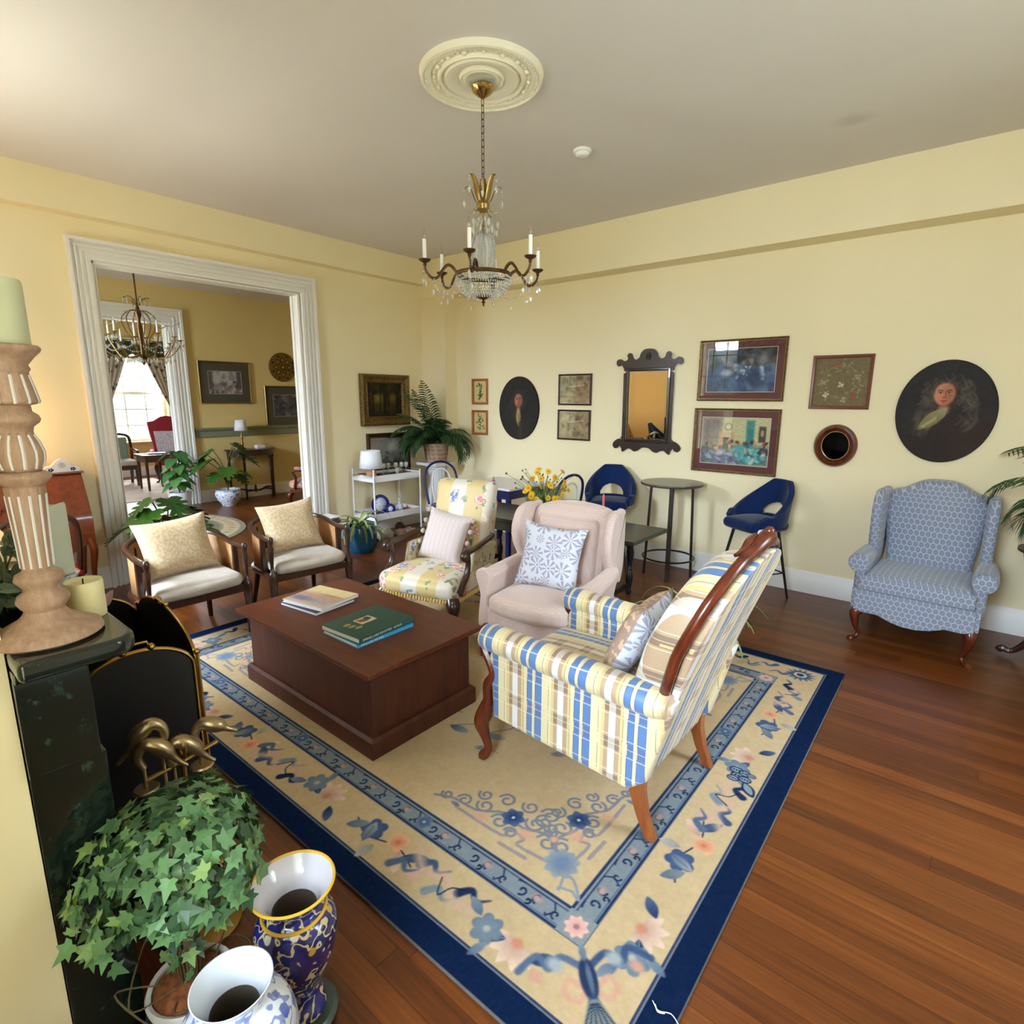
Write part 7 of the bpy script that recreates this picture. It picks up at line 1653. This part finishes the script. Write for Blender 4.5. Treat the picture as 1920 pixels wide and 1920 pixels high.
def fret_mirror():
    t = thing('fretwork_mirror', 'tall mirror in a dark scroll-cut frame with arched crest between the pictures', 'mirror', (2.985, WY-.011, 1.59)); Zc = 1.59; t.rotation_euler.x = math.radians(1.1)
    R = [(0, 2.135), (.05, 2.128), (.085, 2.095), (.10, 2.055), (.135, 2.035), (.17, 2.05), (.185, 2.09), (.215, 2.10), (.235, 2.075), (.225, 2.05), (.24, 2.03), (.27, 2.025), (.305, 2.045), (.345, 2.035), (.352, 2.0), (.33, 1.975), (.295, 1.985), (.272, 1.955), (.268, 1.90), (.268, 1.30), (.275, 1.265), (.31, 1.245), (.355, 1.215), (.372, 1.175), (.345, 1.145), (.31, 1.155), (.295, 1.175), (.27, 1.15), (.26, 1.115), (.235, 1.125), (.20, 1.15), (.16, 1.145), (.125, 1.125), (.085, 1.135), (.04, 1.165), (0, 1.17)]
    P = [(p.x, p.y-Zc) for p in spline([(a, b, 0) for a, b in R], 3)]; gx, g0, g1 = .213, 1.25-Zc, 1.925-Zc
    # the board is cut out round the glass: upper and lower crests plus two stiles
    def side(s):
        q = [(s*x, z) for x, z in P]; return q
    up = [p for p in P if p[1] >= g1]; lo = [p for p in P if p[1] <= g0]; md = [p for p in P if g0 < p[1] < g1]
    m = M(); top = up+[(gx+.05, g1), (-gx-.05, g1)]+[(-x, z) for x, z in reversed(up[1:])]; m.prism(top, -.018, -.002)
    bot = [(gx+.05, g0)]+lo+[(-x, z) for x, z in reversed(lo[:-1])]+[(-gx-.05, g0)]; m.prism(bot, -.018, -.002)
    for s in (-1, 1): m.prism([(s*gx, g1+.001), *[(s*x, z) for x, z in md], (s*gx, g0-.001)], -.018, -.002)
    f = m.build('fret_frame', 'frame_black_red', t, sharp=40)
    m = M(); rect_frame(m, 2*gx+.055, g1-g0+.055, [(0, .018), (.006, .028), (.02, .030), (.03, .020), (.03, .018)]); m.map(lambda x, y, z: (x, y, z+(g0+g1)/2)); m.build('moulding', 'frame_black_red', t)
    m = M(); 
    for k in range(12): a = 2*PI*k/12; m.sphere((.022*math.cos(a), -.02, 2.065-Zc+.03*math.sin(a)), .008, 8, 5)
    m.sphere((0, -.02, 2.065-Zc), .014, 8, 6); m.build('crest_carving', 'frame_black_red', f)
    m = M(); m.add([(-gx, -.014, g0), (gx, -.014, g0), (gx, -.014, g1), (-gx, -.014, g1)], [(0, 1, 2, 3)])
    b = .016; m.add([(-gx, -.013, g0), (gx, -.013, g0), (gx, -.013, g1), (-gx, -.013, g1), (-gx+b, -.0165, g0+b), (gx-b, -.0165, g0+b), (gx-b, -.0165, g1-b), (-gx+b, -.0165, g1-b)], [(0, 1, 5, 4), (1, 2, 6, 5), (2, 3, 7, 6), (3, 0, 4, 7), (4, 5, 6, 7)]); m.build('mirror_pane', 'mirror_glass', t, smooth=False)
fret_mirror()
# ------------------------------------------------------------------ small things on the cart, desk and tables
TZ = .7085
def cart_things():
    t = thing('table_lamp', 'small lamp with white drum shade and cork ball base on the bar cart', 'lamp', (.14, -1.04, TZ)); 
    m = M(); m.sphere((0, 0, .062), .062, 24, 14); m.lathe([(.0, .12), (.012, .12), (.012, .15), (0, .15)], 12); m.build('base', 'cork', t); m = M(); m.lathe([(.135, .135), (.108, .335)], 40, caps=False); m.build('lamp_shade', 'lamp_shade_white', t, solid=.003)
    def bk(label, x, y, z, rz, w, h, th, mt): book(label, (x, y, z), rz, w, h, th, mt, group=None)
    m = M(); m.span((-.07, -.10, 0), (.07, .10, .055)); b = m.build('keepsake_box', 'walnut_dark', bevel=.004); b.location = (.14, -.84, TZ); tag(b, 'dark wooden box on the upper tray of the bar cart beside the lamp', 'box')
    m = M(); m.span((-.075, -.11, 0), (.075, .11, .05)); b = m.build('keepsake_box', 'book_brown', bevel=.004); b.location = (.15, -.615, TZ); tag(b, 'brown box under the small wine glasses on the bar cart', 'box')
    m = M(); m.span((-.06, -.045, 0), (.06, .045, .06)); b = m.build('keepsake_box', 'red_cloth', bevel=.006); b.location = (.01, -1.07, TZ); tag(b, 'small dark red box behind the lamp on the bar cart', 'box')
    g0 = None
    for i, (x, y, z, lb) in enumerate(((.15, -.87, TZ+.0555, 'stemmed glass on the dark box, nearer the lamp of the two'), (.15, -.80, TZ+.0555, 'stemmed glass on the dark box, farther from the lamp of the two'), (.14, -.68, TZ+.0505, 'leftmost of the three stemmed glasses on the brown box'), (.15, -.60, TZ+.0505, 'middle one of the three stemmed glasses on the brown box'), (.17, -.545, TZ+.0505, 'rightmost of the three stemmed glasses on the brown box'), (.24, -.74, TZ, 'lone stemmed glass at the front edge of the upper cart tray'))):
        L = lb
        if g0 is None:
            g0 = thing('wine_glass', L, 'glass', (x, y, z), 0, 'stemmed glasses on the bar cart'); m = M(); m.lathe([(0, 0), (.024, 0), (.004, .004), (.003, .045), (.006, .05), (.022, .065), (.027, .085), (.023, .115)], 20, caps=False); m.build('bowl_and_stem', 'crystal', g0)
        else: o = copy_tree(g0); o.location = (x, y, z); o['label'] = L
    def ring(name, label, loc, R, r, mt):
        t = thing(name, label, 'plate', loc, math.radians(80)); m = M(); oval_frame(m, R, R, [(0, .0), (.004, .008), (r, .012), (r+.004, .006), (r, 0)], 40); m.build('rim', mt, t)
        m = M(); m.add([(0, -.004, 0)]+[((R-r)*math.cos(2*PI*i/32), -.004, (R-r)*math.sin(2*PI*i/32)) for i in range(32)], [(0, i+1, (i+1) % 32+1) for i in range(32)]); m.build('centre', 'blue_white_small', t, solid=.003); t.rotation_euler.x = math.radians(-8); return t
    ring('display_plate', 'large navy-rimmed plate standing on the lower tray of the bar cart', (.10, -.90, .263+.121), .12, .035, 'navy_glaze')
    ring('display_plate', 'small navy-rimmed plate leaning in front of the large one on the cart', (.20, -.83, .263+.068), .066, .028, 'navy_glaze')
    m = M(); m.lathe([(0, 0), (.03, 0), (.035, .03), (.03, .045), (0, .045)], 18); o = m.build('teacup', 'navy_glaze'); o.location = (.22, -.745, .2635); tag(o, 'small navy cup beside the plates on the lower cart tray', 'cup')
    t = thing('decanter', 'slender-necked blue and white decanter on the lower cart tray', 'decanter', (.14, -.645, .2635)); m = M(); m.lathe([(0, 0), (.035, 0), (.045, .03), (.042, .07), (.015, .10), (.010, .12), (.010, .16)], 22, caps=False); m.build('body', 'blue_white_small', t); m = M(); m.lathe([(.004, .15), (.006, .165), (.012, .185), (.003, .225)], 12); m.build('stopper', 'crystal', t)
    m = M(); m.soft((0, 0, .014), (.16, .20, .028), .012); o = m.build('folded_napkins', 'book_red'); o.location = (.16, -.545, .2635); tag(o, 'folded red and pink napkins at the right end of the lower cart tray', 'napkins')
    m = M(); m.lathe([(0, 0), (.06, 0), (.085, .045), (.08, .045), (.055, .01), (0, .01)], 24); o = m.build('basket', 'walnut_dark'); o.location = (.19, -1.06, .2635); tag(o, 'low brown bowl at the left end of the lower cart tray', 'bowl')
    # on the floor under the cart
    m = M(); m.soft((0, 0, .055), (.14, .20, .11), .04, (.01, .01, .01)); m.map(lambda x, y, z: (x+.012*math.sin(y*40+z*30), y, z+.012*math.sin(x*50+y*30))); m.map(lambda x, y, z: (x, y, max(z, 0))); o = m.build('coral_rock', 'cream_linen'); o.location = (.28, -.99, 0); tag(o, 'pale lumpy rock on the floor under the bar cart', 'rock')
    m = M(); m.soft((0, 0, .04), (.12, .26, .08), .03); m.map(lambda x, y, z: (x+.01*math.sin(y*60), y, max(0, z+.008*math.sin(x*60+y*40)))); o = m.build('coral_rock', 'limed_wood'); o.location = (.30, -.70, 0); tag(o, 'long whitish rock on the floor under the right end of the cart', 'rock')
    m = M(); m.sphere((0, 0, .06), .06, 16, 10); m.map(lambda x, y, z: (x, y, max(0, z))); o = m.build('dark_gourd', 'walnut_dark'); o.location = (.10, -.62, 0); tag(o, 'round dark ball-shaped ornament on the floor under the cart', 'ornament')
cart_things()
def clock():
    t = thing('mantel_clock', 'blue and white porcelain clock on top of the slant-front desk', 'clock', (.05, -3.91, 1.0605), math.radians(90))
    o = [(-.115, 0), (-.115, .03), (-.10, .045), (-.06, .055), (-.035, .085), (0, .105), (.035, .085), (.06, .055), (.10, .045), (.115, .03), (.115, 0)]
    m = M(); m.prism([(p.x, max(p.y, 0)) for p in spline([(a, b, 0) for a, b in o], 3)], -.03, .03); m.build('clock_case', 'white_paint', t, bevel=.004)
    m = M(); n = 24; m.lathe([(0, 0), (.022, 0), (.024, .002), (0, .003)], 24); m.rot(PI/2, 'X'); m.map(lambda x, y, z: (x, y-.0335, z+.055)); m.build('clock_face', 'glaze_white', t)
    m = M(); m.span((-.0008, -.038, .055), (.0008, -.037, .072)); m.span((0, -.038, .0542), (.011, -.037, .0558))
    m.build('clock_hands', 'wick', t); m = M()
    for s in (-1, 1):
        for k in range(5): a = k*1.25; m.sphere((s*.07+.012*math.cos(a), -.031, .022+.008*math.sin(a)), .007, 8, 4, sy=.25)
    m.build('painted_flowers', 'navy_glaze', t)
clock()
def lamp_left():
    t = thing('table_lamp', 'lit lamp with amber shade glowing behind the candlestick, at the left picture edge', 'lamp', (.13, -4.33, 1.0605))
    m = M(); m.lathe([(0, 0), (.06, 0), (.06, .01), (.02, .03), (.03, .08), (.015, .14), (.008, .16), (.008, .24), (0, .24)], 24); m.build('base', 'old_brass', t)
    m = M(); m.lathe([(.10, .18), (.095, .21), (.06, .29), (.03, .31)], 32, caps=False); m.build('lamp_shade', 'stained_amber', t, solid=.003)
    ld = bpy.data.lights.new('lamp_bulb', 'POINT'); ld.energy = 5; ld.color = (1.0, .62, .30); ld.shadow_soft_size = .05; o = bpy.data.objects.new('lamp_bulb', ld); COL.objects.link(o); o.parent = t; o.location = (0, 0, .36)
lamp_left()
def magazine_table():
    t = thing('side_table', 'small dark table with magazines between the cane chair and the teal pot', 'table', (.80, -2.14, 0)); m = M(); m.lathe([(0, .47), (.19, .47), (.2, .48), (.19, .49), (0, .49)], 32); m.build('tabletop', 'walnut_dark', t); m = M(); m.lathe([(.10, 0), (.10, .02), (.03, .05), (.02, .2), (.03, .4), (.06, .47)], 16); m.build('column', 'walnut_dark', t)
    for i, (dx, dy, rz, lb) in enumerate(((-.01, 0, .3, 'lowest magazine of the pile on the small table by the teal pot'), (.01, .01, .55, 'middle magazine of the pile on the small table by the teal pot'), (.0, .03, .1, 'top magazine of the pile on the small table by the teal pot'))):
        m = M(); m.soft((0, 0, .004), (.21, .28, .007), .003); o = m.build('magazine', ['paper_white', 'lace_white', 'paper_white'][i]); o.location = (.80+dx, -2.14+dy, .4905+i*.0085); o.rotation_euler.z = rz; tag(o, lb, 'magazine', 'magazines on the small table')
magazine_table()
# ------------------------------------------------------------------ beyond the doorways
def oval_rug(label, cx, cy, rx, ry, cols, rz=0):
    c = Cv(2*rx, 2*ry, 220, 190, cols[0]); 
    for k, q in ((.93, cols[1]), (.74, cols[2]), (.70, cols[3])): c.ell(0, 0, rx*q if 0 else rx*k, ry*k, q, soft=.01)
    for k in range(44): a = 2*PI*k/44; c.ell(rx*.84*math.cos(a), ry*.84*math.sin(a), .045, .026, cols[2] if k % 2 else (176, 140, 120), rot=a, soft=.4)
    c.grain(30, 16); o = c.mesh('rug', 'rug_wool', plane='xy', ellipse=True, thick=.010, loc=(cx, cy, .0108)); o.rotation_euler.z = rz; tag(o, label, 'rug')
oval_rug('oval grey-green bordered rug in the middle room beyond the wide doorway', -2.15, -2.62, 1.15, .98, [(150, 142, 120), (196, 178, 148), (150, 142, 120), (128, 126, 108)])
m = M(); m.span((-7.4, -3.4, 0), (-4.62, -.95, .012)); tag(m.build('rug', 'carpet_beige', bevel=.004), 'pale rectangular carpet in the far room under the dark chair', 'rug')
def console_lamp():
    t = thing('table_lamp', 'slim lamp with white shade and dark figure stem on the console table', 'lamp', (-3.60, -.80, .8155)); m = M(); m.lathe([(0, 0), (.06, 0), (.05, .02), (.02, .04), (.03, .09), (.016, .13), (.026, .18), (.012, .22), (.005, .26), (.005, .32), (0, .32)], 18); m.build('base', 'old_brass', t); m = M(); m.lathe([(.10, .30), (.07, .47)], 28, caps=False); m.build('lamp_shade', 'lamp_shade_white', t, solid=.003)
console_lamp()
m = M(); m.span((-.05, -.07, 0), (.05, .07, .055)); o = m.build('tissue_box', 'paper_white', bevel=.01); o.location = (-3.58, -.52, .8155); tag(o, 'small white box on the console table right of the lamp', 'box')
def pink_armchair():
    t = thing('open_armchair', 'dark wood armchair with faded pink floral upholstery half hidden by the door casing', 'chair', (-2.0, -.50, 0), math.radians(-52))
    m = M(); m.soft((0, -.02, .40), (.56, .54, .12), .05, (0, 0, .02)); m.build('seat', 'pink_floral_print', t); m = M(); m.soft((0, .27, .72), (.50, .10, .52), .04); m.map(lambda x, y, z: (x, y+(z-.4)*.2, z)); m.build('backrest', 'pink_floral_print', t)
    m = M(); m.span((-.28, -.28, .28), (.28, .26, .34)); m.build('seat_rail', 'mahogany', t, bevel=.01)
    for s in (-1, 1):
        m = M(); m.tube(spline([(s*.28, -.20, .34), (s*.30, -.16, .5), (s*.30, -.2, .60), (s*.30, .0, .62), (s*.27, .28, .62)], 4), .018, 8); m.build('armrest', 'mahogany', t); m = M(); m.soft((s*.30, -.03, .645), (.07, .28, .05), .02); m.build('arm_pad', 'pink_floral_print', t)
        leg(t, s*.25, -.25, .29, 'cab', s, -1, 'mahogany'); leg(t, s*.24, .22, .29, 'st', 0, -1, 'mahogany')
pink_armchair()
def red_chair():
    t = thing('wing_chair', 'tall red upholstered chair with white lace throw in the far room', 'chair', (-6.75, -.78, .0125), math.radians(74))
    pts = [(.24, .34), (.26, .6), (.32, 1.02), (.33, 1.14), (.22, 1.16), (.1, 1.24), (0, 1.26), (-.1, 1.24), (-.22, 1.16), (-.33, 1.14), (-.32, 1.02), (-.26, .6), (-.24, .34)]
    m = slab(ccw(pts), .12, .03); m.map(lambda x, y, z: (x, y+.22+(z-.4)*.12, z)); m.build('backrest', 'red_cloth', t); m = M(); m.soft((0, -.05, .41), (.58, .56, .16), .05); m.build('seat', 'red_cloth', t)
    m = M(); m.soft((0, .17, .70), (.50, .02, .52), .008); m.map(lambda x, y, z: (x*(.8+.3*(z-.44)), y+(z-.4)*.12-.025, z)); m.build('lace_throw', 'lace_white', t)
    for s in (-1, 1): leg(t, s*.25, -.27, .34, 'cab', s, -1, 'walnut_dark'); leg(t, s*.24, .2, .34, 'st', 0, -1, 'walnut_dark'); m = M(); m.soft((s*.30, -.05, .56), (.08, .5, .10), .03); m.build('armrest', 'red_cloth', t)
red_chair()
def dark_settee():
    t = thing('open_armchair', 'dark framed armchair with sage back under the far room window', 'chair', (-6.7, -1.72, .0125), math.radians(84))
    m = M(); m.tube(spline([(-.29, .24, .42), (-.30, .27, .70), (-.26, .30, .90), (0, .31, .94), (.26, .30, .90), (.30, .27, .70), (.29, .24, .42)], 5), .026, 8); m.build('back_frame', 'walnut_dark', t); m = M(); m.soft((0, .265, .66), (.48, .05, .42), .02); m.build('back_pad', 'sage_fabric', t); m = M(); m.soft((0, -.02, .42), (.58, .52, .10), .04); m.build('seat', 'cream_linen', t); m = M(); m.span((-.30, -.28, .30), (.30, .26, .375)); m.build('seat_rail', 'walnut_dark', t, bevel=.008)
    for s in (-1, 1):
        m = M(); m.tube(spline([(s*.29, .26, .66), (s*.32, .0, .64), (s*.32, -.18, .62), (s*.30, -.2, .5), (s*.29, -.2, .38)], 4), .02, 8); m.build('armrest', 'walnut_dark', t); leg(t, s*.26, -.25, .31, 'st', 0, -1, 'walnut_dark', bow=0); leg(t, s*.26, .22, .31, 'st', 0, -1, 'walnut_dark')
dark_settee()
def far_table():
    t = thing('side_table', 'dark side table strewn with magazines in the far room', 'table', (-5.75, -1.42, .0125)); m = M(); m.span((-.25, -.22, .60), (.25, .22, .63)); m.build('tabletop', 'walnut_dark', t, bevel=.005); m = M(); m.span((-.22, -.19, .50), (.22, .19, .60)); m.build('apron', 'walnut_dark', t)
    for sx in (-1, 1):
        for sy in (-1, 1): m = M(); m.lathe([(.016, 0), (.02, .05), (.022, .3), (.026, .5)], 10, (sx*.2, sy*.17, 0)); m.build('leg', 'walnut_dark', t)
    for i, (dx, dy, rz, lb) in enumerate(((-.02, .02, .2, 'lower magazine on the far room side table'), (.06, .05, -.3, 'upper magazine lying askew on the far room side table'))): m = M(); m.soft((0, 0, .006), (.20, .27, .012), .004); o = m.build('magazine', ['petal_pink', 'paper_white'][i]); o.location = (-5.75+dx, -1.42+dy, .643+i*.0125); o.rotation_euler.z = rz; tag(o, lb, 'magazine', 'magazines in the far room')
far_table()
def curtains():
    mt = mat('curtain_floral', fn=lambda: (lambda q: mix((1-sstep(voro(vec(*q), 9), .3, .4))*sstep(noise(vec(*q), 12, 3), .4, .5), (206, 204, 196), mix(noise(vec(*q), 20, 2).gt(.5), (84, 104, 92), (120, 96, 110))))(coords()), rough=.9)
    mat('curtain_green', fn=lambda: (lambda q: mix(noise(vec(*q), 26, 3).gt(.5), (62, 84, 66), (110, 124, 104)))(coords()), rough=.9)
    for s, lb in ((-1, 'left floral curtain panel tied back at the far room window'), (1, 'right floral curtain panel tied back at the far room window')):
        t = thing('curtain', lb, 'curtain', (KX+.12, -.86, 0), 0, 'curtains of the far window'); vs = []; fs = []; nu, nz = 40, 40
        for j in range(nz+1):
            v = j/nz; z = lerp(2.74, .42, v); tie = .62
            if v < tie: k = v/tie; wi = lerp(.62, .10, k**1.2); xo = .70; 
            else: k = (v-tie)/(1-tie); wi = lerp(.10, .26, k**.7); xo = .70
            for i in range(nu+1):
                u = i/nu; y = s*(xo-u*wi-(.0)); x = .02*math.sin(u*34)*(.4+wi); vs.append((x+.03, y, z))
        for j in range(nz):
            for i in range(nu): a = j*(nu+1)+i; fs.append((a, a+1, a+nu+2, a+nu+1))
        m = M(); m.add(vs, fs); m.build('curtain_panel', 'curtain_floral', t, solid=.004); m = M(); m.tube([(.03+.06*math.cos(a), s*.65+.07*math.sin(a), 1.30) for a in [2*PI*i/16 for i in range(16)]], .012, 6, closed=True); m.build('tieback', 'curtain_green', t)
        m = M(); vs = []; fs = []
        for i in range(41):
            u = i/40
            for z in (2.74, 2.45): vs.append((.085+.02*math.sin(u*40), s*(.74*u), z+(0 if z > 2.5 else .03*math.sin(u*20))))
            if i: fs.append((2*i-2, 2*i, 2*i+1, 2*i-1))
        m.add(vs, fs); m.build('valance', 'curtain_green', t, solid=.004)
    m = M(); m.tube([(KX+.14, -1.66, 2.76), (KX+.14, -.06, 2.76)], .014, 8); m.span((KX, -1.62, 2.74), (KX+.15, -1.60, 2.78)); m.span((KX, -.12, 2.74), (KX+.15, -.10, 2.78)); tag(m.build('curtain_rod', 'old_brass'), 'brass curtain rod over the far room window', 'curtain rod')
curtains()
